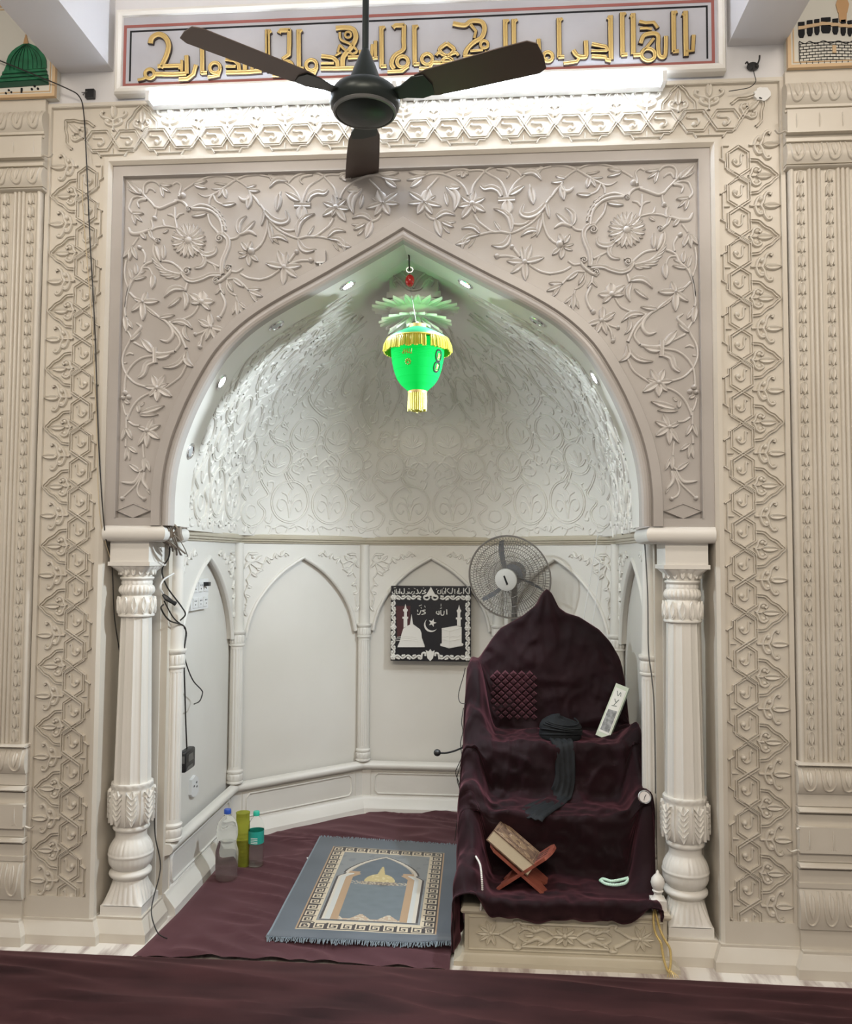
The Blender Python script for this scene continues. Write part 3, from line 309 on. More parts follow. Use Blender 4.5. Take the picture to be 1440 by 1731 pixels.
WORDS=[[([(-0.9962,3.467),(-0.9898,3.4901),(-0.9645,3.503),(-0.9364,3.4901),(-0.9218,3.4569),(-0.9301,3.4154),(-0.9522,3.3652)],0.0098,0),([(-0.9639,3.374),(-0.9038,3.3734),(-0.8692,3.373)],0.0073,0),([(-0.8737,3.369),(-0.8712,3.3573)],0.0081,0),([(-0.9725,3.3428),(-0.9031,3.3391),(-0.8478,3.3397)],0.0085,0),([(-0.8468,3.3378),(-0.8476,3.3748),(-0.8493,3.4129)],0.0077,0),([(-0.8673,3.3479),(-0.8673,3.3942)],0.0051,0),([(-0.9771,3.3439),(-0.9784,3.3369),(-0.9823,3.331),(-0.9882,3.3272),(-0.9952,3.3261),(-1.0024,3.3278),(-1.0085,3.3321),(-1.0127,3.3383),(-1.0142,3.3454),(-1.013,3.3525),(-1.0091,3.3584),(-1.0032,3.3621),(-0.9961,3.3633),(-0.989,3.3616),(-0.9829,3.3573),(-0.9787,3.3511),(-0.9771,3.3439)],0.0064,1),([(-1.0438,3.3215),(-1.0253,3.3245),(-1.0093,3.3313)],0.0047,0),([(-0.8772,3.3182),(-0.8427,3.3191),(-0.8201,3.3367),(-0.8107,3.3733)],0.0077,0)],[([(-0.7843,3.3353),(-0.7893,3.4976)],0.0081,0),([(-0.788,3.4813),(-0.7809,3.4907),(-0.7745,3.4951)],0.0047,0),([(-0.7889,3.3392),(-0.7651,3.3401)],0.0068,0),([(-0.7137,3.3578),(-0.7151,3.3499),(-0.7194,3.3434),(-0.726,3.3391),(-0.7339,3.3379),(-0.7418,3.3398),(-0.7486,3.3446),(-0.7532,3.3515),(-0.7549,3.3595),(-0.7535,3.3674),(-0.7491,3.374),(-0.7425,3.3782),(-0.7347,3.3795),(-0.7267,3.3776),(-0.72,3.3728),(-0.7154,3.3658),(-0.7137,3.3578)],0.0064,1),([(-0.714,3.3509),(-0.7191,3.3281),(-0.7624,3.3215)],0.006,0)],[([(-0.6928,3.3916),(-0.6561,3.3845),(-0.6398,3.3663),(-0.6371,3.3432)],0.0073,0),([(-0.6922,3.362),(-0.6511,3.3604)],0.0051,0),([(-0.6895,3.3384),(-0.6142,3.3368),(-0.5484,3.3387)],0.0077,0),([(-0.6143,3.3423),(-0.6165,3.4161)],0.0077,0),([(-0.6163,3.4022),(-0.6268,3.4073)],0.0043,0),([(-0.587,3.3412),(-0.5874,3.3642),(-0.5717,3.3774),(-0.5533,3.3651)],0.006,0),([(-0.6767,3.3863),(-0.6675,3.3859)],0.0064,0)],[([(-0.5234,3.3386),(-0.5277,3.499)],0.0081,0),([(-0.5265,3.4828),(-0.5194,3.4922),(-0.5131,3.4965)],0.0047,0),([(-0.528,3.3425),(-0.5045,3.3434)],0.0068,0)],[([(-0.5441,3.3388),(-0.5446,3.3664)],0.0064,0),([(-0.5251,3.338),(-0.5294,3.5031)],0.0081,0),([(-0.5283,3.4869),(-0.5211,3.4962),(-0.5148,3.5006)],0.0047,0),([(-0.5297,3.3419),(-0.5061,3.3428)],0.0068,0),([(-0.4828,3.4858),(-0.4762,3.4979),(-0.4399,3.4963)],0.0085,0),([(-0.4422,3.5001),(-0.4415,3.4448),(-0.4427,3.3989),(-0.4677,3.3816)],0.0081,0),([(-0.428,3.3524),(-0.4294,3.3451),(-0.4334,3.339),(-0.4395,3.3351),(-0.4467,3.3339),(-0.454,3.3357),(-0.4602,3.3401),(-0.4644,3.3465),(-0.466,3.354),(-0.4646,3.3613),(-0.4606,3.3674),(-0.4545,3.3713),(-0.4473,3.3725),(-0.44,3.3707),(-0.4338,3.3663),(-0.4296,3.3599),(-0.428,3.3524)],0.0064,1),([(-0.4273,3.3341),(-0.4601,3.318),(-0.5053,3.3189)],0.0064,0),([(-0.4677,3.377),(-0.4787,3.3545),(-0.4693,3.3358)],0.006,0)],[([(-0.4017,3.3376),(-0.4056,3.4976)],0.0081,0),([(-0.4044,3.4814),(-0.3973,3.4908),(-0.3911,3.4951)],0.0047,0),([(-0.4062,3.3415),(-0.3828,3.3423)],0.0068,0),([(-0.333,3.3531),(-0.3345,3.3451),(-0.3389,3.3385),(-0.3455,3.3342),(-0.3534,3.3329),(-0.3614,3.3348),(-0.3681,3.3397),(-0.3727,3.3467),(-0.3744,3.3548),(-0.3729,3.3628),(-0.3685,3.3695),(-0.3618,3.3738),(-0.3539,3.375),(-0.346,3.3731),(-0.3392,3.3683),(-0.3347,3.3613),(-0.333,3.3531)],0.0064,1),([(-0.3329,3.344),(-0.3407,3.3191),(-0.3767,3.3229)],0.0064,0)],[([(-0.3145,3.3881),(-0.2696,3.3802),(-0.2523,3.3635),(-0.2503,3.3406)],0.0077,0),([(-0.3164,3.3593),(-0.2648,3.3572)],0.0047,0),([(-0.3162,3.3387),(-0.2512,3.3361),(-0.1841,3.3352)],0.0077,0),([(-0.2596,3.4966),(-0.2215,3.4972),(-0.19,3.4866),(-0.1816,3.4519),(-0.2027,3.4117),(-0.2292,3.3808),(-0.2311,3.3398)],0.009,0),([(-0.2437,3.4798),(-0.2389,3.4499),(-0.2052,3.4324),(-0.1767,3.4038),(-0.1936,3.3908),(-0.2273,3.4128),(-0.2432,3.4272),(-0.2509,3.3977)],0.0043,0),([(-0.1625,3.4054),(-0.1631,3.3781),(-0.2113,3.3778)],0.0077,0),([(-0.1997,3.4674),(-0.2005,3.4629),(-0.203,3.4591),(-0.2068,3.4567),(-0.2112,3.456),(-0.2157,3.4571),(-0.2195,3.4598),(-0.222,3.4638),(-0.223,3.4684),(-0.2221,3.4729),(-0.2196,3.4767),(-0.2159,3.4791),(-0.2114,3.4798),(-0.207,3.4787),(-0.2032,3.4759),(-0.2006,3.472),(-0.1997,3.4674)],0.0038,1),([(-0.2607,3.3867),(-0.2384,3.3995)],0.0038,0)],[([(-0.1199,3.3763),(-0.1158,3.4263)],0.006,0),([(-0.1043,3.3711),(-0.1048,3.4395)],0.006,0),([(-0.1265,3.3697),(-0.0954,3.3716)],0.0056,0),([(-0.0795,3.3337),(-0.0826,3.497)],0.0081,0),([(-0.0815,3.4809),(-0.0745,3.4902),(-0.0683,3.4945)],0.0047,0),([(-0.084,3.3375),(-0.0609,3.3384)],0.0068,0),([(-0.0385,3.4891),(-0.0274,3.4977),(0.0059,3.4962)],0.0085,0),([(0.005,3.4985),(0.004,3.4393),(0.0029,3.4007),(-0.031,3.3771),(-0.0419,3.3458),(-0.0307,3.3249)],0.0081,0),([(0.0218,3.3513),(0.0202,3.343),(0.0157,3.3362),(0.0088,3.3317),(0.0007,3.3304),(-0.0074,3.3324),(-0.0144,3.3374),(-0.019,3.3447),(-0.0207,3.3531),(-0.0191,3.3613),(-0.0146,3.3682),(-0.0077,3.3727),(0.0004,3.374),(0.0086,3.372),(0.0155,3.367),(0.0201,3.3597),(0.0218,3.3513)],0.0064,1),([(0.021,3.3341),(-0.001,3.316),(-0.0572,3.3155)],0.0064,0)],[([(0.0475,3.3367),(0.0448,3.4958)],0.0081,0),([(0.0458,3.4798),(0.0528,3.4891),(0.059,3.4934)],0.0047,0),([(0.0431,3.3405),(0.066,3.3413)],0.0068,0)],[([(0.115,3.3581),(0.1135,3.3502),(0.1091,3.3436),(0.1025,3.3394),(0.0948,3.3381),(0.087,3.34),(0.0804,3.3448),(0.076,3.3517),(0.0744,3.3598),(0.0759,3.3677),(0.0803,3.3743),(0.0869,3.3785),(0.0946,3.3798),(0.1024,3.3779),(0.109,3.3731),(0.1134,3.3661),(0.115,3.3581)],0.0064,1),([(0.1155,3.3445),(0.1037,3.3223),(0.064,3.3239)],0.0064,0),([(0.1155,3.3445),(0.1761,3.342),(0.2462,3.3414),(0.3269,3.3403)],0.0073,0),([(0.1692,3.4183),(0.1979,3.3908),(0.1694,3.3685),(0.1416,3.3932),(0.1692,3.4183)],0.0073,0),([(0.1285,3.3711),(0.1364,3.3821),(0.1518,3.3783)],0.0056,0),([(0.2146,3.3675),(0.2067,3.3791),(0.1891,3.3767)],0.0056,0),([(0.1945,3.3367),(0.1928,3.3278),(0.1879,3.3204),(0.1805,3.3156),(0.1718,3.3141),(0.1631,3.3163),(0.1556,3.3217),(0.1507,3.3295),(0.1489,3.3386),(0.1506,3.3475),(0.1555,3.3549),(0.1629,3.3597),(0.1716,3.3612),(0.1804,3.359),(0.1878,3.3536),(0.1928,3.3458),(0.1945,3.3367)],0.0056,1),([(0.1694,3.3694),(0.1936,3.3503)],0.0056,0),([(0.233,3.3631),(0.2811,3.3611),(0.3182,3.3605)],0.0068,0),([(0.3225,3.381),(0.3225,3.336)],0.0077,0),([(0.2395,3.3665),(0.2461,3.3888),(0.2722,3.417),(0.3028,3.4361),(0.3137,3.4718),(0.3005,3.4973),(0.2633,3.5012),(0.2371,3.4865),(0.1932,3.4953)],0.0085,0),([(0.2612,3.4877),(0.2809,3.4619),(0.2744,3.4328)],0.0051,0),([(0.3264,3.407),(0.3253,3.4015),(0.3223,3.397),(0.3178,3.3941),(0.3125,3.3932),(0.3071,3.3945),(0.3026,3.3978),(0.2995,3.4027),(0.2985,3.4082),(0.2995,3.4137),(0.3026,3.4183),(0.3071,3.4212),(0.3124,3.4221),(0.3178,3.4208),(0.3223,3.4174),(0.3253,3.4126),(0.3264,3.407)],0.0051,1),([(0.2592,3.3837),(0.3072,3.3862)],0.0047,0),([(0.3008,3.3233),(0.3421,3.3261),(0.363,3.35),(0.3674,3.3791)],0.0077,0)],[([(0.3934,3.3375),(0.3917,3.5022)],0.0081,0),([(0.3926,3.4863),(0.3996,3.4955),(0.4056,3.4997)],0.0047,0),([(0.3891,3.3413),(0.4116,3.3422)],0.0068,0)],[([(0.4255,3.3385),(0.4239,3.5021)],0.0081,0),([(0.4248,3.4862),(0.4317,3.4954),(0.4378,3.4996)],0.0047,0),([(0.4212,3.3422),(0.4437,3.3431)],0.0068,0)],[([(0.4948,3.3603),(0.4933,3.3524),(0.489,3.3459),(0.4825,3.3417),(0.4749,3.3405),(0.4673,3.3423),(0.4608,3.3471),(0.4565,3.354),(0.455,3.3619),(0.4565,3.3698),(0.4609,3.3763),(0.4673,3.3805),(0.4749,3.3818),(0.4826,3.3799),(0.489,3.3751),(0.4933,3.3682),(0.4948,3.3603)],0.0064,1),([(0.4939,3.3468),(0.4809,3.3259),(0.4441,3.3242)],0.0064,0),([(0.4939,3.3379),(0.5284,3.3387),(0.5521,3.3399)],0.0068,0),([(0.522,3.3434),(0.5178,3.4199)],0.0068,0),([(0.5698,3.3491),(0.5685,3.3423),(0.5647,3.3366),(0.5591,3.333),(0.5525,3.3319),(0.546,3.3335),(0.5404,3.3376),(0.5367,3.3436),(0.5354,3.3505),(0.5367,3.3573),(0.5404,3.363),(0.5461,3.3666),(0.5527,3.3677),(0.5592,3.3661),(0.5648,3.3619),(0.5685,3.356),(0.5698,3.3491)],0.0064,1)],[([(0.5952,3.3426),(0.594,3.4989)],0.0081,0),([(0.5948,3.4831),(0.6018,3.4922),(0.6078,3.4964)],0.0047,0),([(0.5909,3.3464),(0.6133,3.3473)],0.0068,0)],[([(0.6478,3.3709),(0.6627,3.3488),(0.6862,3.3433),(0.6957,3.3519),(0.6943,3.4056)],0.0077,0),([(0.6111,3.3218),(0.6604,3.3265),(0.6712,3.3439)],0.006,0),([(0.7173,3.392),(0.7676,3.3792),(0.7782,3.3618)],0.0073,0),([(0.7142,3.3654),(0.7718,3.3629)],0.0043,0),([(0.7162,3.3456),(0.7674,3.3399),(0.7716,3.3286),(0.7877,3.3257)],0.0073,0),([(0.7878,3.3279),(0.7867,3.4239),(0.7872,3.4999)],0.0085,0),([(0.7863,3.4843),(0.7748,3.4915)],0.0043,0)],[([(0.8304,3.3418),(0.83,3.5092)],0.0081,0),([(0.8307,3.4935),(0.8376,3.5026),(0.8436,3.5068)],0.0047,0),([(0.8262,3.3455),(0.8483,3.3463)],0.0068,0),([(0.8704,3.3445),(0.871,3.4202),(0.8708,3.5042)],0.0085,0),([(0.8707,3.4872),(0.8601,3.4966)],0.0043,0),([(0.8703,3.3423),(0.8992,3.3433)],0.0073,0),([(0.9499,3.3412),(0.948,3.3324),(0.9426,3.3252),(0.9346,3.3205),(0.9252,3.3191),(0.9158,3.3213),(0.9079,3.3266),(0.9027,3.3343),(0.9009,3.3432),(0.9028,3.352),(0.9082,3.3593),(0.9162,3.364),(0.9256,3.3653),(0.935,3.3632),(0.9429,3.3578),(0.9482,3.3501),(0.9499,3.3412)],0.0064,1),([(0.8974,3.3856),(0.9126,3.4184),(0.9591,3.4186),(0.9621,3.3718),(0.9668,3.336),(0.9858,3.333),(0.9904,3.3706),(0.9908,3.4105)],0.0073,0),([(0.912,3.3606),(0.9463,3.4036)],0.0051,0),([(0.8927,3.4719),(0.9172,3.465),(0.9469,3.4659),(0.9615,3.4429)],0.006,0),([(0.8958,3.445),(0.9213,3.4447),(0.9403,3.4394)],0.0047,0)],[([(1.0196,3.3462),(1.0197,3.5062)],0.0081,0),([(1.0203,3.4906),(1.0272,3.4997),(1.0331,3.5038)],0.0047,0),([(1.0154,3.35),(1.0374,3.3508)],0.0068,0),([(1.0645,3.3298),(1.0637,3.4118),(1.0639,3.5042)],0.0085,0),([(1.0633,3.4873),(1.0507,3.4932)],0.0043,0),([(1.0647,3.3497),(1.089,3.3495),(1.0927,3.4105)],0.0068,0)]]
PLAQUE_TEXT=[([(0.2214,1.2833),(0.2202,1.2475),(0.2067,1.2508)],0.0033),([(0.2087,1.2811),(0.1982,1.2663),(0.213,1.2495)],0.0028),([(0.1897,1.2809),(0.189,1.2472)],0.0033),([(0.1792,1.2556),(0.1708,1.2479),(0.1623,1.2504),(0.1622,1.2807)],0.0033),([(0.1581,1.2659),(0.1518,1.252),(0.1623,1.2487)],0.0028),([(0.139,1.2742),(0.1391,1.246)],0.0033),([(0.1263,1.2805),(0.1221,1.2501),(0.1073,1.2499)],0.0033),([(0.1072,1.2782),(0.0946,1.2654),(0.1094,1.2483)],0.0028),([(0.086,1.2801),(0.0862,1.2464)],0.0033),([(0.0797,1.2632),(0.0777,1.2472),(0.0671,1.2479),(0.0661,1.2737)],0.0028),([(0.0564,1.2694),(0.0565,1.2478),(0.0416,1.2494),(0.0416,1.2629),(0.0479,1.2651)],0.0028),([(0.0373,1.2755),(0.033,1.2692)],0.0024),([(0.2087,1.2845),(0.2172,1.2862)],0.0019),([(0.1306,1.2404),(0.1391,1.2342)],0.0019),([(0.1793,1.2396),(0.1877,1.2346)],0.0019),([(0.0712,1.2758),(0.0776,1.2801)],0.0019),([(-0.0264,1.2687),(-0.0392,1.2602),(-0.0264,1.2518),(-0.0497,1.2453)],0.0033),([(-0.0477,1.2685),(-0.0604,1.2486),(-0.0668,1.2485)],0.0033),([(-0.0435,1.2791),(-0.0371,1.2771)],0.0021),([(-0.0775,1.2704),(-0.071,1.2485),(-0.0859,1.2458)],0.0033),([(-0.0945,1.2597),(-0.0953,1.2457),(-0.1072,1.2406)],0.0028),([(-0.1052,1.2596),(-0.1115,1.2481),(-0.1222,1.2481),(-0.1235,1.2574)],0.0028),([(-0.1329,1.2573),(-0.1286,1.2455),(-0.1435,1.2437)],0.0031),([(-0.1522,1.2762),(-0.1521,1.2478),(-0.167,1.246),(-0.1679,1.257)],0.0033),([(-0.1779,1.2739),(-0.1777,1.2442)],0.0033),([(-0.1863,1.259),(-0.1875,1.2458),(-0.1969,1.2458),(-0.1979,1.2716)],0.0028),([(-0.2065,1.2673),(-0.2063,1.2457),(-0.2204,1.2473),(-0.2184,1.2566)],0.0028),([(-0.2121,1.2778),(-0.1993,1.2801)],0.0019),([(-0.0968,1.2766),(-0.0861,1.2725)],0.0019),([(-0.1287,1.2743),(-0.1202,1.2722)],0.0019),([(0.0928,1.158),(0.0938,1.1285)],0.0038),([(0.078,1.1494),(0.076,1.1275),(0.0612,1.1261),(0.059,1.1535)],0.0033),([(0.0484,1.1491),(0.0485,1.1281),(0.0336,1.1364),(0.0378,1.1469)],0.0033),([(0.0547,1.1618),(0.0653,1.1661)],0.0021),([(0.0601,1.1893),(0.0602,1.1745)],0.0019),([(-0.028,1.1526),(-0.0471,1.1482),(-0.0279,1.1357),(-0.0512,1.1262)],0.0033),([(-0.0535,1.1524),(-0.064,1.1278),(-0.0768,1.1289)],0.0033),([(-0.0748,1.1543),(-0.0726,1.1416)],0.0028),([(-0.0664,1.1754),(-0.0494,1.1819)],0.0021),([(-0.0345,1.1778),(-0.0294,1.1674)],0.0024),([(-0.0557,1.1692),(-0.0514,1.1608)],0.0019)]
PLAQUE_SHAPES={'dome': [(-0.1872,0.9402),(-0.1855,0.9495),(-0.1759,0.9698),(-0.1696,0.9931),(-0.1634,1.0205),(-0.155,1.0459),(-0.1338,1.0609),(-0.1169,1.0695),(-0.1115,1.1054),(-0.1087,1.1286),(-0.1043,1.1055),(-0.0994,1.0718),(-0.0849,1.0614),(-0.0593,1.0428),(-0.0507,1.0218),(-0.0484,0.9945),(-0.0398,0.9715),(-0.0325,0.9515),(-0.0325,0.9422)],'minaret': [(-0.1538,1.0501),(-0.1541,1.1024),(-0.1609,1.1023),(-0.161,1.1133),(-0.1512,1.1134),(-0.1514,1.1408),(-0.157,1.1471),(-0.157,1.1556),(-0.1502,1.1599),(-0.144,1.1861),(-0.1374,1.16),(-0.1306,1.1558),(-0.1305,1.1474),(-0.1356,1.141),(-0.1354,1.1136),(-0.1278,1.1137),(-0.1277,1.1027),(-0.1328,1.1026),(-0.1326,1.0609)],'minaret2': [(0.1523,1.0662),(0.1522,1.1018),(0.1459,1.1018),(0.1458,1.1123),(0.1547,1.1124),(0.1546,1.1397),(0.1504,1.1459),(0.1503,1.1543),(0.1563,1.1578),(0.1638,1.1847),(0.1706,1.1579),(0.1757,1.1546),(0.1757,1.1462),(0.1707,1.1398),(0.1707,1.1125),(0.1792,1.1126),(0.1792,1.1021),(0.1733,1.1021),(0.1734,1.0622)],'cube': [(0.0576,0.9539),(0.0576,0.9623),(0.066,0.9645),(0.0657,1.0505),(0.1481,1.0661),(0.1785,1.0581),(0.1787,0.968),(0.1884,0.9639),(0.1884,0.9577),(0.1084,0.9407)]}


# ================================================================== SETTING
ZTOP = 3.82
# ---- floor
b = MB(); b.box(-3.2, 3.2, -6.0, 1.85, -0.08, 0.0)
struct(b.build('floor', M['floor'], smooth=False), 'veined white marble floor slab under the carpets', 'floor')
# ---- ceiling of the hall
b = MB(); b.box(-3.2, 3.2, -6.0, 0.6, ZTOP, ZTOP+0.1)
struct(b.build('ceiling', M['paint'], smooth=False), 'white painted hall ceiling above the beams', 'ceiling')
# ---- beams
for nm, x0, x1, lab in (('trim_1', -1.384, -1.165, 'white painted ceiling beam at the left of the inscription'),
                        ('trim_2', 1.228, 1.437, 'white painted ceiling beam at the right of the inscription')):
    b = MB(); b.box(x0, x1, -3.05, 0.05, 3.39, ZTOP)
    struct(b.build(nm, M['paint'], smooth=False), lab, 'beam')

# ---- arch outline (left half, outer edge of flat border), metres on the spandrel plane
ARCH = [(-0.974,1.575),(-0.974,1.638),(-0.973,1.699),(-0.963,1.803),(-0.940,1.907),(-0.910,1.994),(-0.873,2.082),(-0.821,2.183),(-0.758,2.282),(-0.683,2.362),(-0.600,2.428),(-0.490,2.495),(-0.357,2.566),(-0.196,2.655),(-0.095,2.712),(0.000,2.769)]
AQ = catmull(ARCH, 4)
def arch_off(off):
    """left half curve offset inwards, ending exactly on the axis"""
    out = []
    n = len(AQ)
    for i, (x, z) in enumerate(AQ):
        a = AQ[max(i-1, 0)]; c2 = AQ[min(i+1, n-1)]
        tx, tz = c2[0]-a[0], c2[1]-a[1]; L = sqrt(tx*tx+tz*tz)
        q = (x+tz/L*off, z-tx/L*off)
        if i == 0: q = (q[0], z)
        out.append(q)
    res = []
    for i, q in enumerate(out):
        if q[0] < 0: res.append(q)
        else:
            p = res[-1]; t = (0-p[0])/(q[0]-p[0]); res.append((0, p[1]+(q[1]-p[1])*t)); break
    if res[-1][0] < 0:
        p, q = res[-2], res[-1]; t = (0-q[0])/(q[0]-p[0]); res.append((0, q[1]+(q[1]-p[1])*t))
    return res
def resample(Q, n):
    d = [0]
    for a, c2 in zip(Q, Q[1:]): d.append(d[-1]+sqrt((a[0]-c2[0])**2+(a[1]-c2[1])**2))
    out = []; j = 0
    for i in range(n+1):
        s = d[-1]*i/n
        while j < len(d)-2 and d[j+1] < s: j += 1
        t = (s-d[j])/(d[j+1]-d[j]) if d[j+1] > d[j] else 0
        out.append((lerp(Q[j][0], Q[j+1][0], t), lerp(Q[j][1], Q[j+1][1], t)))
    return out
NA = 48
def arch_full(off):
    L = resample(arch_off(off), NA)
    return L+[(-x, z) for x, z in L[-2::-1]]

# ---- spandrel wall: recessed panel with raised frame, arch border, floral carving
WS, ZI, ZS = 1.162, 3.007, 1.575
def panel_above(b, curve, y, x_edge, ztop, zlow):
    top = [(x, y, ztop) for x, z in curve]; bot = [(x, y, z) for x, z in curve]
    b.grid([bot, top])
    for sgn in (-1, 1):
        xe = curve[0][0] if sgn < 0 else curve[-1][0]
        b.add([(sgn*x_edge, y, zlow), (xe, y, zlow), (xe, y, ztop), (sgn*x_edge, y, ztop)], [(0, 1, 2, 3)])
b = MB()
YG, YP = 0.034, 0.018          # carved ground, raised frame
c_out = arch_full(0.0)
panel_above(b, c_out, YG, WS, ZI, ZS)
# raised rectangular frame 4 cm wide with a bead on its inner edge
for x0, x1, z0, z1 in ((-WS, -WS+.042, ZS+.03, ZI-.042), (WS-.042, WS, ZS+.03, ZI-.042), (-WS, WS, ZI-.042, ZI), (-WS, -.970, ZS, ZS+.03), (.970, WS, ZS, ZS+.03)):
    b.box(x0, x1, YP, YG+.02, z0, z1)
for pts in ([(-WS+.042, ZS+.03), (-WS+.042, ZI-.042), (WS-.042, ZI-.042), (WS-.042, ZS+.03)],):
    stroke(b, pts, .006, .022, front(YG), ROUND, sharp=True)
# lozenges above the string course
for sg in (-1, 1):
    cx = sg*1.048
    loz = [(cx-.066, 1.633), (cx, 1.660), (cx+.066, 1.633), (cx, 1.606)]
    b.prism(loz, front(YG), -.01, .012)
    stroke(b, loz, .004, .018, front(YG), ROUND, closed=True, sharp=True)
    stroke(b, [(cx-.07, 1.603), (cx+.07, 1.603)], .004, .016, front(YG), ROUND)
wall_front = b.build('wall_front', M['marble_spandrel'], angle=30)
struct(wall_front, 'white marble spandrel panel, toned as if shaded, above the pointed arch', 'wall')
def flora(sg):
    b = MB(); m = lambda u, v, h: (sg*u, YG-h, v)
    for pts, w, tp in FLORA_S: stroke(b, pts, w, min(.012, w*1.6), m, LEAF if w > .0085 else ROUND, tp, 5)
    for a, c2, w, bd in FLORA_L: leaf(b, a, c2, w, .013, m, bd)
    for c2, r in FLORA_B: bump(b, c2, r, .02, m)
    for c2, r in FLORA_P: spiral(b, c2, r, .015, m, r*.26, .6)
    return b
for sg, nm in ((1, 'left'), (-1, 'right')):
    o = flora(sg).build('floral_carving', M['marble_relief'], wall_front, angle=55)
    o['label'] = 'raised vine and flower carving on the %s of the arch' % nm

# ---- arch moulding: flat border, hollow, roll, soffit
b = MB()
prof = [(0, YG+.01), (0, YP-.008), (.002, YP-.012), (.036, YP-.012), (.039, YP-.006), (.041, YP+.004), (.044, YP+.004)]
prof += [(.062+.018*cos(radians(a)), YP+.004-.018*sin(radians(a))) for a in range(180, -1, -30)]
prof += [(.081, YP+.016), (.083, YP+.024)]
rows = []
for off, y in prof: rows.append([(x, y, z) for x, z in arch_full(off)])
b.grid(rows)
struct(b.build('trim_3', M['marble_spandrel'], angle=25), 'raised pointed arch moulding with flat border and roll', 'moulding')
b = MB()
prof = [(.083, YP+.024), (.080, YP+.03), (.080, .205), (.079, .21), (.070, .216), (.066, .226), (.070, .238), (.066, .25), (.058, .255)]
rows = [[(x, y, z) for x, z in arch_full(off)] for off, y in prof]
b.grid(rows)
struct(b.build('trim_4', M['marble_niche'], angle=25), 'smooth white soffit lining the inside of the arch', 'arch soffit')

# ---- wall above the carved surround and jamb walls behind the columns, outer walls
b = MB()
b.box(-3.2, 3.2, 0.006, .25, 3.255, ZTOP)
struct(b.build('wall_top', M['paint'], smooth=False), 'plain white wall between the carved band and the ceiling', 'wall')
for sg, nm in ((-1, 'wall_left_jamb'), (1, 'wall_right_jamb')):
    b = MB(); x = sorted((sg*1.17, sg*.985)); b.box(x[0], x[1], .235, .30, 0, ZS+.02)
    struct(b.build(nm, M['marble'], smooth=False), 'plain marble jamb wall behind the %s marble column' % ('left' if sg < 0 else 'right'), 'wall')
    b = MB(); x = sorted((sg*1.425, sg*3.2)); b.box(x[0], x[1], .06, .25, 0, 3.27)
    struct(b.build('wall_left' if sg < 0 else 'wall_right', M['marble'], smooth=False), 'plain marble wall behind the %s fluted pilaster' % ('left' if sg < 0 else 'right'), 'wall')

# ---- carved geometric surround (left, right, top)
PER = .232; KK = PER/420.0
def unit(b, m, h, palm=True, hexes=(0, 1), fleur=True):
    P = lambda cx, cy: ((cy-730)*KK, (500-cx)*KK)
    T = lambda L: [P(*q) for q in L]
    w = 13*KK*.95
    for k in hexes:
        d = 205*k
        A_, B_ = (300, 437) if k == 0 else (437, 300)
        stroke(b, T([(368, 735+d), (A_, 782+d), (A_, 898+d), (368, 943+d)]), w, h, m, DOUBLE, sharp=True)
        stroke(b, T([(368, 735+d), (B_, 782+d), (B_, 898+d), (368, 943+d)]), w, h*.86, m, DOUBLE, sharp=True)
        stroke(b, T([(A_, 888+d), (A_, 898+d), (368, 942+d), ((300+437)-A_, 988+d), ((300+437)-A_, 998+d)]), w, h*1.02, m, DOUBLE, sharp=True)
        if k == 0: stroke(b, T([(400, 755), (455, 790), (455, 828), (492, 852)]), 7*KK, h*.9, m, ROUND, sharp=True); stroke(b, T([(474, 848), (474, 938)]), 7*KK, h*.9, m)
        else: stroke(b, T([(400, 1125), (455, 1090), (455, 1050), (492, 1024)]), 7*KK, h*.9, m, ROUND, sharp=True); stroke(b, T([(474, 1030), (474, 938)]), 7*KK, h*.9, m)
        stroke(b, T([(335, 800+d), (345, 790+d), (350, 820+d), (352, 855+d), (378, 870+d), (402, 850+d)]), 9*KK, h*.8, m, ROUND)
        bump(b, P(392, 838+d), 21*KK, h*1.0, m)
    stroke(b, T([(430, 938), (474, 938)]), 6*KK, h*.9, m)
    if palm:
        stroke(b, T([(298, 848), (245, 843), (222, 825), (195, 800), (160, 782), (135, 755), (112, 732), (135, 709), (160, 682), (195, 664), (222, 639), (245, 622), (298, 617)]), 12*KK, h*.95, m, DOUBLE, n=3)
        leaf(b, P(255, 732), P(148, 732), 26*KK, h, m)
        stroke(b, T([(300, 732), (262, 732)]), 8*KK, h, m)
        for sg in (-1, 1):
            stroke(b, T([(300, 732), (285, 732+sg*20), (275, 732+sg*50), (250, 732+sg*62), (225, 732+sg*45), (240, 732+sg*28)]), 12*KK, h*.9, m)
            bump(b, P(252, 732+sg*42), 18*KK, h*.9, m)
    if fleur:
        stroke(b, T([(298, 938), (215, 938)]), 8*KK, h, m)
        leaf(b, P(205, 938), P(98, 938), 26*KK, h*1.05, m); bump(b, P(190, 938), 20*KK, h*.9, m)
        for sg in (-1, 1):
            stroke(b, T([(225, 938), (208, 938+sg*30), (200, 938+sg*65), (180, 938+sg*92), (158, 938+sg*88), (165, 938+sg*72)]), 13*KK, h*.95, m)
            stroke(b, T([(262, 938), (252, 938+sg*35), (235, 938+sg*58), (212, 938+sg*55)]), 13*KK, h*.9, m)
            bump(b, P(222, 938+sg*46), 20*KK, h, m)
HB = .0125; YB = .012
Z0 = 2.888
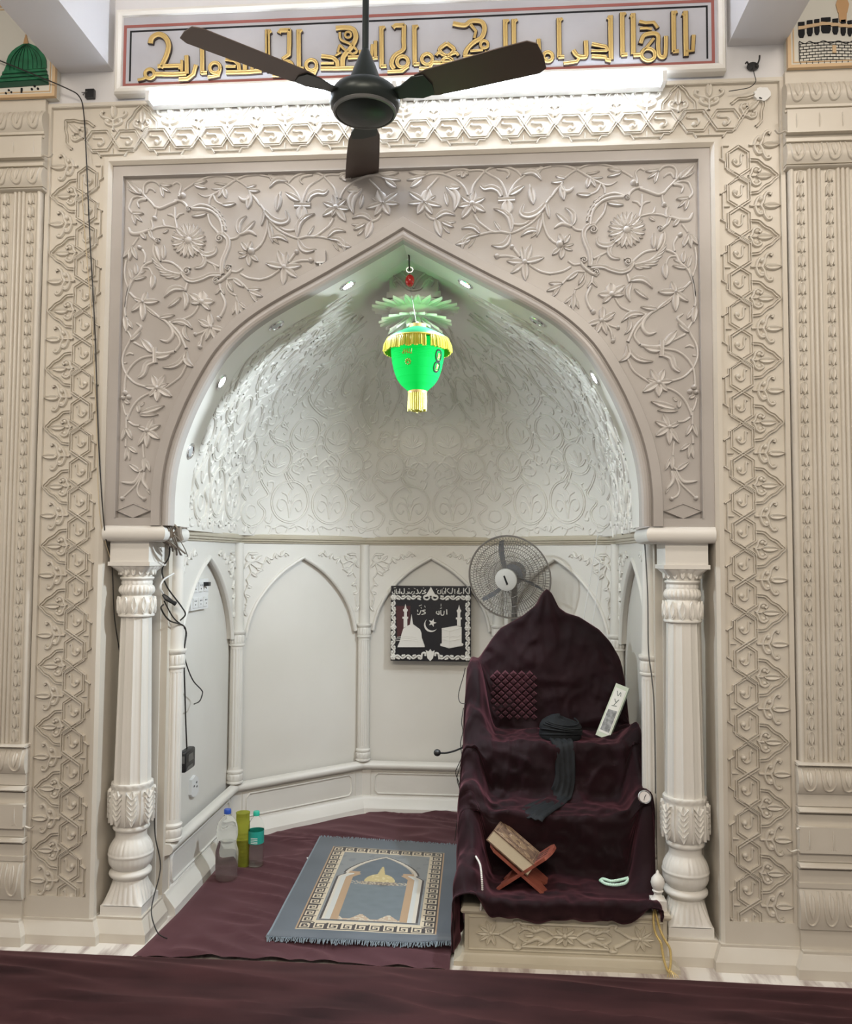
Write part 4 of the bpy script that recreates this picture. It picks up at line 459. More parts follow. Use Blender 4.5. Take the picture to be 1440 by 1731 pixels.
for sg, nm in ((-1, 'left'), (1, 'right')):
    b = MB()
    x = sorted((sg*1.174, sg*1.4316)); b.box(x[0], x[1], YB, .24, .087, 3.255)
    # chamfered inner edge and raised flat margins
    xi = sg*1.162
    b.add([(sg*1.174, YB-.012, .087), (xi, .012, .087), (xi, .235, .087), (sg*1.174, .235, .087),
           (sg*1.174, YB-.012, 3.02), (xi, .012, 3.007), (xi, .235, 3.007), (sg*1.174, .235, 3.02)],
          [(0, 1, 5, 4), (1, 2, 6, 5), (2, 3, 7, 6)])
    for xa, xb in ((1.174, 1.19), (1.416, 1.4316)):
        q = sorted((sg*xa, sg*xb)); b.box(q[0], q[1], 0, YB+.01, .165, 3.035 if xa < 1.2 else 3.249)
    q = sorted((sg*1.174, sg*1.4316)); b.box(q[0], q[1], 0, YB+.01, .087, .165)
    stroke(b, [(sg*1.416, .165), (sg*1.416, 3.245)], .0035, .014, front(YB))
    m = lambda u, v, h: (sg*(1.19+v), YB-h, Z0-PER*cur-u)
    for cur in range(-1, 12):
        if cur == -1: unit(b, m, HB, palm=False, hexes=(1,), fleur=True)
        else: unit(b, m, HB)
    # fleur closing the top, corner palmette set on the diagonal
    s45 = sqrt(.5)
    def mc(u, v, h):
        v2 = v-.075; cx, cz = 1.26, 3.095
        return (sg*(cx+(v2*s45-u*s45)), YB-h, cz+(v2*s45+u*s45))
    unit(b, mc, HB, hexes=(), fleur=False)
    struct(b.build('trim_5' if sg < 0 else 'trim_6', M['marble'], angle=45), 'carved marble band of linked hexagons and palmettes up the %s side' % nm, 'carved band')
b = MB()
b.box(-1.1739, 1.1739, YB, .24, 3.02, 3.2549)
b.add([(-1.174, 0, 3.02), (-1.162, .012, 3.007), (-1.162, .235, 3.007), (1.174, 0, 3.02), (1.162, .012, 3.007), (1.162, .235, 3.007)], [(0, 3, 4, 1), (1, 4, 5, 2)])
b.box(-1.174, 1.174, 0, YB+.01, 3.0201, 3.035)
b.box(-1.4316, 1.4316, 0, YB+.01, 3.249, 3.262)
stroke(b, [(-1.416, 3.246), (1.416, 3.246)], .0035, .014, front(YB))
for k in range(-5, 5):
    x0 = .116+PER*k
    m = lambda u, v, h: (x0+u, YB-h, 3.035+v)
    unit(b, m, HB*1.0)
x0 = .116+PER*-6
unit(b, lambda u, v, h: (x0+u, YB-h, 3.035+v), HB, palm=False, hexes=(0, 1), fleur=True)
struct(b.build('trim_7', M['marble'], angle=45), 'carved marble band of linked hexagons across the top, under the inscription', 'carved band')

# ---- string course (half round roll) over the columns, wrapping into the niche
for sg in (-1, 1):
    b = MB()
    r = .03
    prof = [(0, 1.513), (.045, 1.513)]+[(.06+r*cos(radians(a)), 1.545+r*1.05*sin(radians(a))) for a in range(-90, 91, 15)]+[(.03, 1.578), (0, 1.578)]
    path = [(sg*1.162, .088), (sg*1.0, .088), (sg*1.0, .26)]
    sweep_profile(b, path, prof, (sg*.5, -1.0))
    x = sorted((sg*1.162, sg*.98)); b.box(x[0], x[1], .09, .25, 1.515, 1.577)
    struct(b.build('trim_8' if sg < 0 else 'trim_9', M['marble_niche'], angle=35), 'rounded marble string course over the %s column' % ('left' if sg < 0 else 'right'), 'moulding')

# ---- base plinths of the front wall
def plinth(nm, x0, x1, y, lab, left=True, right=True):
    p = .03; b = MB()
    prof = [(0, .087), (.006, .087), (.006, .078), (.010, .074), (p, .034), (p, 0), (0, 0)]
    path = []
    if left: path.append((x0, .22))
    path += [(x0, y), (x1, y)]
    if right: path.append((x1, .22))
    cx = (x0+x1)/2
    # outward sweep
    n = len(path); rows = []
    far = (cx, 5.0)
    rows_path = path
    def sw():
        nr = []
        for i in range(n-1):
            dx, dy = path[i+1][0]-path[i][0], path[i+1][1]-path[i][1]; L = sqrt(dx*dx+dy*dy)
            nr.append((dy/L, -dx/L))
        out = []
        for i in range(n):
            if i == 0: N, k = nr[0], 1
            elif i == n-1: N, k = nr[-1], 1
            else:
                sx, sy = nr[i-1][0]+nr[i][0], nr[i-1][1]+nr[i][1]; L = sqrt(sx*sx+sy*sy); N = (sx/L, sy/L); k = 1/max(.3, N[0]*nr[i][0]+N[1]*nr[i][1])
            out.append([(path[i][0]+N[0]*o*k, path[i][1]+N[1]*o*k, z) for o, z in prof])
        return out
    rows = sw(); b.grid(rows)
    b.box(x0, x1, y, .235, 0, .087)
    struct(b.build(nm, M['marble'], angle=25), lab, 'plinth')
plinth('baseboard_left', -1.4316, -1.162, 0.0, 'sloped marble plinth under the left carved band')
plinth('baseboard_right', 1.162, 1.4316, 0.0, 'sloped marble plinth under the right carved band')
plinth('baseboard_left_column', -1.158, -.985, .03, 'sloped marble plinth under the left column', left=False)
plinth('baseboard_right_column', .985, 1.158, .03, 'sloped marble plinth under the right column', right=False)
plinth('baseboard_left_pilaster', -1.96, -1.436, -.03, 'sloped marble plinth under the left fluted pilaster')
plinth('baseboard_right_pilaster', 1.436, 1.96, -.03, 'sloped marble plinth under the right fluted pilaster')

# ---- niche: five wall facets with blind pointed arches
NW = [(-.986, .25), (-.986, 1.166), (-.3925, 1.6975), (.3925, 1.6975), (.986, 1.166), (.986, .25)]
ZC, ZR, ZK = 1.532, .258, 1.036      # cornice underside, dado rail top, capital top
FACETS = ['wall_niche_left', 'wall_niche_back_left', 'wall_niche_back', 'wall_niche_back_right', 'wall_niche_right']
FLAB = ['left side wall of the niche with a narrow pointed blind arch', 'back left oblique niche wall with a pointed blind arch',
        'back niche wall with a pointed blind arch behind the black plaque', 'back right oblique niche wall behind the fan', 'right side wall of the niche behind the pulpit']
ASH = [(0, 0), (.02, .09), (.05, .18), (.09, .275), (.14, .36), (.21, .46), (.29, .545), (.40, .65), (.52, .745), (.66, .838), (.83, .925), (1, 1)]
REC = .028
for i in range(5):
    p0, p1 = Vector((*NW[i], 0)), Vector((*NW[i+1], 0))
    d = (p1-p0); L = d.length; d.normalize(); nrm = Vector((d.y, -d.x, 0))
    if nrm.dot(Vector((0, .7, 0))-p0) < 0: nrm = -nrm
    def m(u, v, h, p0=p0, d=d, nrm=nrm):
        q = p0+d*u+nrm*h; return (q.x, q.y, v)
    b = MB()
    # back plane of the blind arch + solid wall behind
    b.add([m(-.02, 0, -REC), m(L+.02, 0, -REC), m(L+.02, ZC+.05, -REC), m(-.02, ZC+.05, -REC),
           m(-.02, 0, -.1), m(L+.02, 0, -.1), m(L+.02, ZC+.05, -.1), m(-.02, ZC+.05, -.1)], [(0, 1, 2, 3), (4, 7, 6, 5), (3, 2, 6, 7), (0, 3, 7, 4), (1, 5, 6, 2)])
    mar = .055 if i not in (0, 4) else .06
    u0, u1 = mar, L-mar
    if i == 0: u0 = .12
    if i == 4: u1 = L-.12
    ua = (u0+u1)/2; hw = (u1-u0)/2; za, zs = 1.452, 1.03
    left = [(u0+hw*x, zs+(za-zs)*z) for x, z in ASH]
    cur = catmull(left, 3); cur = cur+[(2*ua-u, z) for u, z in cur[-2::-1]]
    b.grid([[m(u, z, 0) for u, z in cur], [m(u, ZC+.04, 0) for u, z in cur]])
    for (ue, uo) in ((cur[0][0], -.0), (cur[-1][0], L)):
        b.add([m(uo, zs, 0), m(ue, zs, 0), m(ue, ZC+.04, 0), m(uo, ZC+.04, 0)], [(0, 1, 2, 3)])
        b.add([m(uo, zs, 0), m(ue, zs, 0), m(ue, zs, -REC), m(uo, zs, -REC)], [(0, 1, 2, 3)])
    b.grid([[m(u, z, 0) for u, z in cur], [m(u, z, -REC-.002) for u, z in cur]])
    stroke(b, cur, .011, .011, m, ROUND, sharp=True)
    # small scroll carving in the two corners above the arch
    for sg, uc in ((1, 0.02), (-1, L-.02)):
        sc = min(1, hw/.34)
        Q = lambda a, z: (uc+sg*a*sc, ZC-.03-z)
        st = lambda pts, w=.0055, tp=0: stroke(b, [Q(*p) for p in pts], w, .009, m, ROUND, tp, 4)
        st([(.03, .33), (.04, .28), (.025, .24), (.045, .20), (.035, .17)])
        st([(.035, .17), (.06, .13), (.05, .09), (.085, .07), (.13, .085), (.15, .05)])
        st([(.15, .05), (.185, .06), (.20, .03), (.235, .045), (.26, .025), (.285, .04)])
        st([(.05, .03), (.03, .06), (.06, .085), (.095, .11)], .006, 1); st([(.13, .085), (.115, .12), (.09, .14)], .006, 1)
        for a, z, a2, z2 in ((.04, .03, .10, .03), (.05, .07, .02, .11), (.085, .07, .12, .04), (.09, .11, .13, .12), (.035, .20, .065, .21), (.03, .25, .055, .26), (.15, .05, .17, .085), (.20, .03, .215, .06), (.06, .13, .095, .155), (.02, .33, .04, .36), (.235, .045, .25, .012)):
            leaf(b, Q(a, z), Q(a2, z2), .011, .010, m)
        bump(b, Q(.07, .05), .011, .011, m); bump(b, Q(.035, .30), .008, .010, m); bump(b, Q(.265, .04), .009, .010, m)
    # dado below the rail with a sunk panel
    dz0, dz1 = .10, .215
    b.add([m(0, 0, .0), m(L, 0, .0), m(L, ZR-.02, .0), m(0, ZR-.02, .0)], [(0, 1, 2, 3)])
    r = .018
    fr = [(.075+r, dz0), (L-.075-r, dz0), (L-.075, dz0+r), (L-.075, dz1-r), (L-.075-r, dz1), (.075+r, dz1), (.075, dz1-r), (.075, dz0+r)]
    stroke(b, fr, .005, .008, m, ROUND, closed=True, sharp=True)
    fr2 = [(.05, dz0-.012), (L-.05, dz0-.012), (L-.05, dz1+.01), (.05, dz1+.01)]
    stroke(b, fr2, .003, .006, m, ROUND, closed=True, sharp=True)
    struct(b.build(FACETS[i], M['marble_niche'], angle=40), FLAB[i], 'wall')

CEN = (0, .6)
b = MB()
prof = [(0, .235), (.008, .238)]+[(.012+.024*cos(radians(a)), .262+.022*sin(radians(a))) for a in range(-80, 91, 17)]+[(0, .285)]
sweep_profile(b, NW, prof, CEN)
struct(b.build('trim_10', M['marble_niche'], angle=35), 'rounded dado rail running around the niche walls', 'moulding')
b = MB()
prof = [(0, .088), (.008, .086), (.012, .076), (.018, .07), (.050, .028), (.052, 0), (0, 0)]
sweep_profile(b, NW, prof, CEN)
struct(b.build('baseboard_niche', M['marble_niche'], angle=30), 'sloped marble baseboard around the niche floor', 'baseboard')
b = MB()
prof = [(0, 1.525), (.012, 1.527), (.014, 1.535), (.026, 1.537), (.028, 1.546), (.040, 1.549), (.044, 1.558), (.044, 1.570), (.03, 1.574), (-.02, 1.576)]
sweep_profile(b, NW, prof, CEN)
struct(b.build('trim_11', M['marble_cream'], angle=30), 'stepped cornice ledge under the half dome', 'cornice')

# ---- half dome with arabesque relief
WP = [(abs(x), z) for x, z in arch_off(.060)]
ZA = WP[-1][1]; W0 = WP[0][0]
def wz(z):
    if z >= ZA: return 0.0
    for (xa, za), (xb, zb) in zip(WP, WP[1:]):
        if z <= zb: return xa+(xb-xa)*max(0, (z-za)/(zb-za)) if zb > za else xa
    return 0.0
plan = [(-.917, .25), (-.935, .6), (-.945, .95), (-.93, 1.12), (-.86, 1.235), (-.63, 1.445), (-.45, 1.60), (-.36, 1.648), (-.2, 1.662), (0, 1.664)]
plan = catmull(plan+[(-x, y) for x, y in plan[-2::-1]], 4)
PL = [0]
for a, c2 in zip(plan, plan[1:]): PL.append(PL[-1]+sqrt((a[0]-c2[0])**2+(a[1]-c2[1])**2))
LT = PL[-1]
def plan_at(s):
    s = max(0, min(LT, s+LT/2))
    lo, hi = 0, len(PL)-2
    while lo < hi:
        mid = (lo+hi+1)//2
        if PL[mid] <= s: lo = mid
        else: hi = mid-1
    t = (s-PL[lo])/(PL[lo+1]-PL[lo])
    return lerp(plan[lo][0], plan[lo+1][0], t), lerp(plan[lo][1], plan[lo+1][1], t)
def dome0(s, z):
    k = wz(z)/W0; x, y = plan_at(s)
    return Vector((x*k, .25+(y-.25)*k**.72, z))
def dome(s, z, h):
    p = dome0(s, z)
    if abs(s) > LT/2-.01: return (0, 0, -99)
    if h == 0: return tuple(p)
    e = .01
    a = dome0(s+e, z)-dome0(s-e, z); c2 = dome0(s, min(z+e, ZA-.001))-dome0(s, z-e)
    n = a.cross(c2)
    if n.length < 1e-9: return tuple(p)
    n.normalize()
    if n.dot(Vector((0, .5, 1.7))-p) < 0: n = -n
    return tuple(p+n*h)
b = MB()
rows = []
for i in range(41):
    z = 1.565+(ZA-.004-1.565)*(i/40)
    rows.append([tuple(dome0(-LT/2+LT*j/72, z)) for j in range(73)])
b.grid(rows)
wd = b.build('wall_dome', M['marble_niche'], angle=60)
struct(wd, 'pointed half dome of the niche covered in arabesque relief', 'half dome')
b = MB()
HD, WDW = .0065, .0085
def dst(pts, w=WDW, prof=DOUBLE, tp=0, n=5): stroke(b, pts, w, HD, dome, prof, tp, n)
def ring_d(s0, z0, r, fac):
    Q = [(s0+r*fac*cos(2*pi*k/28), z0+r*sin(2*pi*k/28)) for k in range(28)]
    ribbon(b, Q, lambda t: WDW, HD, dome, DOUBLE, True)
def palm_d(s0, z0, r, fac, flip=1):
    q = lambda u, v: (s0+u*r*fac, z0+v*r*flip)
    for sg in (-1, 1):
        dst([q(0, -.75), q(sg*.08, -.3), q(sg*.25, .1), q(sg*.6, .2), q(sg*.72, -.15), q(sg*.5, -.38), q(sg*.34, -.2)], .006, ROUND)
        dst([q(sg*.08, .0), q(sg*.2, .4), q(sg*.55, .55)], .006, ROUND, 1)
    leaf(b, q(0, .1), q(0, .7), r*.16, HD, dome)
PD = .74
z0 = 1.575
for k in range(-3, 4):
    for row, (zz, sc) in enumerate(((z0, 1.0),)):
        S0 = k*PD
        fc = 1.0
        for sg in (-1, 1):
            ring_d(S0+sg*.235+PD/2, zz+.175, .118, 1.0) if False else None
        # bottom row : pair of roundels, then a vase
        for sg in (-1, 1):
            c0 = S0+sg*.125
            ring_d(c0, zz+.18, .112, 1.0); palm_d(c0, zz+.17, .105, 1.0)
            dst([(c0-.10, zz+.03), (c0-.05, zz+.05), (c0, zz+.035), (c0+.05, zz+.05), (c0+.10, zz+.03)], .006, ROUND)
            dst([(c0-sg*.01, zz+.29), (c0+sg*.04, zz+.34), (c0+sg*.02, zz+.38), (c0-sg*.04, zz+.37)], .008)
        v0 = S0+PD/2
        for sg in (-1, 1):
            dst([(v0, zz+.035), (v0+sg*.07, zz+.06), (v0+sg*.095, zz+.12), (v0+sg*.05, zz+.17), (v0+sg*.11, zz+.21), (v0+sg*.06, zz+.27), (v0+sg*.02, zz+.33), (v0+sg*.06, zz+.37)])
            dst([(v0, zz+.08), (v0+sg*.035, zz+.10), (v0+sg*.03, zz+.14), (v0, zz+.15)], .006, ROUND)
            leaf(b, (v0, zz+.20), (v0+sg*.045, zz+.25), .012, HD, dome)
            # second row roundels leaning in beside the vase
            c1 = v0+sg*.125
            ring_d(c1, zz+.395, .078, 1.08); 
            for a in range(5):
                t = pi*(.1+.2*a)
                leaf(b, (c1, zz+.355), (c1+.062*cos(t)*1.05, zz+.365+.07*sin(t)), .011, HD, dome)
            dst([(c1+sg*.06, zz+.34), (c1+sg*.10, zz+.28), (c1+sg*.13, zz+.25)])
            dst([(c1+sg*.08, zz+.42), (c1+sg*.13, zz+.46), (c1+sg*.17, zz+.42), (c1+sg*.14, zz+.385)], .007, ROUND)
            dst([(S0+sg*.02, zz+.38), (S0+sg*.07, zz+.42), (S0+sg*.12, zz+.40), (S0+sg*.14, zz+.35), (S0+sg*.09, zz+.33)], .007, ROUND)
        leaf(b, (v0, zz+.22), (v0, zz+.32), .014, HD, dome)
        leaf(b, (S0, zz+.02), (S0, zz+.10), .018, HD, dome)
        dst([(v0-.13, zz+.485), (v0-.04, zz+.50), (v0, zz+.53), (v0+.04, zz+.50), (v0+.13, zz+.485)])
        # third row roundels
        for sg in (-1, 1):
            c2 = S0+sg*.115
            ring_d(c2, zz+.535, .082, 1.15)
            for a in range(5):
                t = pi*(.1+.2*a)
                leaf(b, (c2, zz+.50), (c2+.07*cos(t)*1.1, zz+.505+.072*sin(t)), .012, HD, dome)
            dst([(c2+sg*.09, zz+.50), (c2+sg*.15, zz+.47), (c2+sg*.22, zz+.52), (c2+sg*.18, zz+.58), (c2+sg*.13, zz+.55)])
            # fourth row, open heart scrolls
            dst([(S0, zz+.63), (S0+sg*.10, zz+.66), (S0+sg*.20, zz+.72), (S0+sg*.19, zz+.82), (S0+sg*.08, zz+.85), (S0+sg*.02, zz+.79), (S0+sg*.06, zz+.74), (S0+sg*.12, zz+.76)])
            dst([(v0+sg*.03, zz+.60), (v0+sg*.10, zz+.66), (v0+sg*.15, zz+.75), (v0+sg*.09, zz+.82), (v0+sg*.02, zz+.78), (v0+sg*.05, zz+.71), (v0+sg*.09, zz+.73)])
            leaf(b, (S0+sg*.05, zz+.68), (S0+sg*.13, zz+.70), .013, HD, dome)
            dst([(S0+sg*.03, zz+.875), (S0+sg*.16, zz+.90), (S0+sg*.25, zz+.86), (S0+sg*.30, zz+.92), (S0+sg*.22, zz+.97)], .009)
            dst([(v0+sg*.03, zz+.86), (v0+sg*.05, zz+.93), (v0+sg*.02, zz+.98)], .009)
        leaf(b, (v0, zz+.62), (v0, zz+.70), .016, HD, dome)
        leaf(b, (S0, zz+.70), (S0, zz+.80), .016, HD, dome)
rr = random.Random(11)
rings = []
for k in range(-3, 4):
    S0 = k*PD
    for sg in (-1, 1): rings += [(S0+sg*.125, z0+.18, .13), (S0+PD/2+sg*.125, z0+.395, .095), (S0+sg*.115, z0+.535, .10)]
    rings += [(S0+PD/2, z0+.16, .12)]
for i in range(46):
    for j in range(17):
        s_ = -LT/2+.05+i*(LT-.1)/45+rr.uniform(-.02, .02); z_ = z0+.03+j*.055+rr.uniform(-.012, .012)
        if any((s_-a)**2+(z_-c2)**2 < r*r for a, c2, r in rings): continue
        a = rr.uniform(0, 2*pi); r = rr.uniform(.018, .030); sg = rr.choice((-1, 1))
        dst([(s_+r*1.6*cos(a), z_+r*1.6*sin(a)), (s_+r*cos(a+sg*.7), z_+r*sin(a+sg*.7)), (s_+r*cos(a+sg*2.0), z_+r*sin(a+sg*2.0)), (s_+.8*r*cos(a+sg*3.4), z_+.8*r*sin(a+sg*3.4)), (s_+.45*r*cos(a+sg*4.6), z_+.45*r*sin(a+sg*4.6))], .0055, ROUND, 1, 3)
keep = [f for f in b.f if all(b.v[i][2] > -50 for i in f)]
b.f = keep; b.m = [0]*len(keep); b.v = [p if p[2] > -50 else (0, 1, 1.7) for p in b.v]
o = b.build('arabesque_relief', M['marble_niche'], wd, angle=55)

# ================================================================== COLUMNS
def superell(a, sq):
    """radius factor of a circle (sq=0) morphing into a square (sq=1)"""
    m_ = max(abs(cos(a)), abs(sin(a)))
    return lerp(1.0, min(1/m_, 1.36), sq)
def dense(tab):
    out = []
    for i in range(len(tab)-1):
        p0, p1, p2, p3 = tab[max(i-1, 0)], tab[i], tab[i+1], tab[min(i+2, len(tab)-1)]
        k = 3 if abs(p2[0]-p1[0]) > .008 and abs(p2[0]-p1[0]) < .1 else 1
        for j in range(k):
            q = j/k; c = catmull([(p0[0], p0[1]), (p1[0], p1[1]), (p2[0], p2[1]), (p3[0], p3[1])], k)[k+j] if k > 1 else (p1[0], p1[1])
            out.append((c[0], c[1], lerp(p1[2], p2[2], q), p1[3] or p2[3] if 0 < q else p1[3], p1[4], lerp(p1[5], p2[5], q)))
    out.append(tab[-1]); return out
def lathe2(b, tab, c, seg=96):
    """tab rows: z, r, amp, count, sharp, square"""
    rows = []
    tab = dense(tab)
    for z, r, amp, n, sh, sq in tab:
        row = []
        for j in range(seg):
            a = 2*pi*j/seg+pi/2*0
            w = abs(sin(n*a/2)) if n else 1
            if sh > 0: w = w**sh
            elif sh < 0: w = 1-min(1, abs(cos(n*a/2))*1.22)**(-sh)
            rr = r*(1-amp*(1-w))*superell(a, sq)
            row.append((c[0]+rr*cos(a), c[1]+rr*sin(a), z))
        rows.append(row)
    b.grid(rows, close_u=True); b.cap(rows[0][::-1]); b.cap(rows[-1])
def marble_column(x, y, label):
    t = thing('marble_column', label, 'column', (x, y, .087))
    c = (x, y)
    b = MB()   # capital
    b.box(x-.078, x+.078, y-.078, y+.078, 1.432, 1.513)
    b.box(x-.084, x+.084, y-.084, y+.084, 1.418, 1.434)
    tab = [(1.42, .080, 0, 0, 0, 1.0), (1.413, .079, .06, 16, .6, .9), (1.40, .069, .10, 16, .6, .7), (1.386, .060, .10, 16, .6, .4), (1.376, .056, .05, 16, .6, .1),
           (1.374, .064, 0, 0, 0, 0), (1.369, .066, 0, 0, 0, 0), (1.364, .063, 0, 0, 0, 0), (1.360, .058, .04, 20, .8, 0), (1.350, .060, .05, 20, .8, 0), (1.343, .058, 0, 0, 0, 0),
           (1.338, .064, .06, 24, .6, 0), (1.326, .069, .09, 24, .6, 0), (1.314, .068, .09, 24, .6, 0), (1.305, .060, .06, 24, .6, 0), (1.301, .056, 0, 0, 0, 0),
           (1.294, .061, .03, 12, .7, 0), (1.278, .070, .05, 12, .7, 0), (1.258, .0715, .07, 12, .7, 0), (1.24, .068, .06, 12, .7, 0), (1.230, .064, .03, 12, .7, 0), (1.227, .069, 0, 0, 0, 0), (1.219, .069, 0, 0, 0, 0), (1.215, .060, 0, 0, 0, 0)]
    lathe2(b, tab, c)
    mc = lambda R: (lambda u, v, h: (x+(R+h)*sin(u/R), y-(R+h)*cos(u/R), v))
    for k in range(12):       # leaves on the bulb
        u = 2*pi*.069*(k+.5)/12; mm = mc(.0685)
        leaf(b, (u, 1.229), (u, 1.297), .012, .006, mm)
        for sg in (-1, 1): stroke(b, [(u, 1.238), (u+sg*.008, 1.262), (u+sg*.004, 1.285)], .0028, .008, mm, ROUND, 1, 3)
    for k in range(16):
        u = 2*pi*.062*(k+.5)/16; leaf(b, (u, 1.382), (u*1.0, 1.412), .009, .012, mc(.062))
    b.build('capital', M['marble_niche'], t, 45)
    b = MB()   # fluted shaft
    tab = []
    for i in range(15):
        q = i/14; z = lerp(.572, 1.218, q); tab.append((z, lerp(.0725, .0605, q), .085, 12, -.55, 0))
    lathe2(b, tab, c, 160)
    b.build('shaft', M['marble_niche'], t, 50)
    b = MB()   # base
    tab = [(.574, .070, 0, 0, 0, 0), (.572, .079, .03, 16, 1, 0), (.563, .080, .05, 16, 1, 0), (.556, .077, 0, 0, 0, 0), (.55, .074, 0, 0, 0, 0), (.53, .079, 0, 0, 0, 0), (.49, .084, 0, 0, 0, 0), (.45, .082, 0, 0, 0, 0), (.42, .073, 0, 0, 0, 0), (.408, .064, 0, 0, 0, 0),
           (.404, .068, 0, 0, 0, 0), (.398, .070, 0, 0, 0, 0), (.391, .067, 0, 0, 0, 0), (.386, .060, 0, 0, 0, 0), (.366, .059, 0, 0, 0, 0), (.356, .062, .02, 28, .7, 0), (.338, .074, .045, 28, .7, 0), (.318, .0825, .05, 28, .7, 0), (.304, .0845, .02, 28, .7, 0), (.301, .0860, 0, 0, 0, 0), (.297, .0860, 0, 0, 0, 0),
           (.294, .0845, .02, 28, .7, 0), (.270, .0825, .03, 28, .7, 0), (.252, .074, .02, 28, .7, 0), (.242, .064, 0, 0, 0, 0), (.238, .071, 0, 0, 0, 0), (.232, .078, 0, 0, 0, 0), (.224, .080, 0, 0, 0, 0), (.216, .076, 0, 0, 0, 0), (.208, .066, 0, 0, 0, 0), (.203, .061, 0, 0, 0, 0),
           (.198, .064, .03, 24, .8, 0), (.18, .069, .06, 24, .8, .15), (.155, .076, .07, 24, .8, .45), (.132, .080, .06, 24, .8, .8), (.122, .081, 0, 0, 0, 1), (.12, .081, 0, 0, 0, 1)]
    lathe2(b, tab, c)
    b.box(x-.081, x+.081, y-.081, y+.081, .087, .122)
    for k in range(8):
        u = 2*pi*.0815*(k+.5)/8; mm = mc(.080)
        leaf(b, (u, .418), (u, .552), .020, .008, mm)
        for q in range(5):
            for sg in (-1, 1): stroke(b, [(u+sg*.002, .44+q*.02), (u+sg*.017, .462+q*.02)], .003, .012, mm, ROUND, 1, 3)
        stroke(b, [(u+.032, .42), (u+.032, .55)], .003, .008, mm, ROUND)
    b.build('base', M['marble_niche'], t, 45)
    return t
marble_column(-1.068, .118, 'white fluted marble column with leaf carved base, beside the hanging cables')
marble_column(1.064, .118, 'white fluted marble column with leaf carved base, beside the velvet covered pulpit')

# ---- slender engaged colonnettes in the niche
def colonnette(x, y, label):
    t = thing('colonnette', label, 'column', (x, y, .285), 'slender engaged colonnettes in the niche')
    b = MB(); c = (x, y); r = .036
    lathe2(b, [(.99, .034, 0, 0, 0, 0), (.992, .040, 0, 0, 0, 0), (1.0, .041, 0, 0, 0, 0), (1.003, .036, 0, 0, 0, 0), (1.008, .040, .06, 14, .7, 0), (1.03, .041, .1, 14, .7, 0), (1.044, .039, .06, 14, .7, 0), (1.048, .036, 0, 0, 0, 0), (1.052, .041, 0, 0, 0, 0), (1.062, .045, 0, 0, 0, .2), (1.07, .044, 0, 0, 0, .2)], c, 56)
    lathe2(b, [(1.07, .034, 0, 0, 0, 0), (1.20, .030, 0, 0, 0, 0), (1.526, .026, 0, 0, 0, 0)], c, 24)
    b.build('capital', M['marble_niche'], t, 45)
    b = MB(); lathe2(b, [(.36, .0355, 0, 0, 0, 0), (.375, .035, .0, 12, .7, 0), (.385, .035, .10, 12, .7, 0), (.965, .034, .10, 12, .7, 0), (.975, .034, 0, 0, 0, 0), (.992, .034, 0, 0, 0, 0)], c, 72); b.build('shaft', M['marble_niche'], t, 50)
    b = MB(); lathe2(b, [(.285, .032, 0, 0, 0, 0), (.29, .042, 0, 0, 0, 0), (.297, .042, 0, 0, 0, 0), (.30, .036, 0, 0, 0, 0), (.306, .040, .06, 12, .7, 0), (.328, .043, .1, 12, .7, 0), (.338, .038, 0, 0, 0, 0), (.342, .041, 0, 0, 0, 0), (.352, .042, 0, 0, 0, 0), (.356, .037, 0, 0, 0, 0), (.362, .035, 0, 0, 0, 0)], c, 56); b.build('base', M['marble_niche'], t, 45)
colonnette(-.975, 1.155, 'slender colonnette at the left corner of the niche, above the water bottles')
colonnette(-.388, 1.687, 'slender colonnette left of the black plaque')
colonnette(.388, 1.687, 'slender colonnette right of the black plaque, behind the grey fan')
colonnette(.975, 1.155, 'slender colonnette at the right rear corner, behind the pulpit back')
colonnette(-.975, .30, 'slender colonnette at the front left niche edge, behind the black cables')
colonnette(.975, .30, 'slender colonnette at the front right niche edge, behind the right big column')

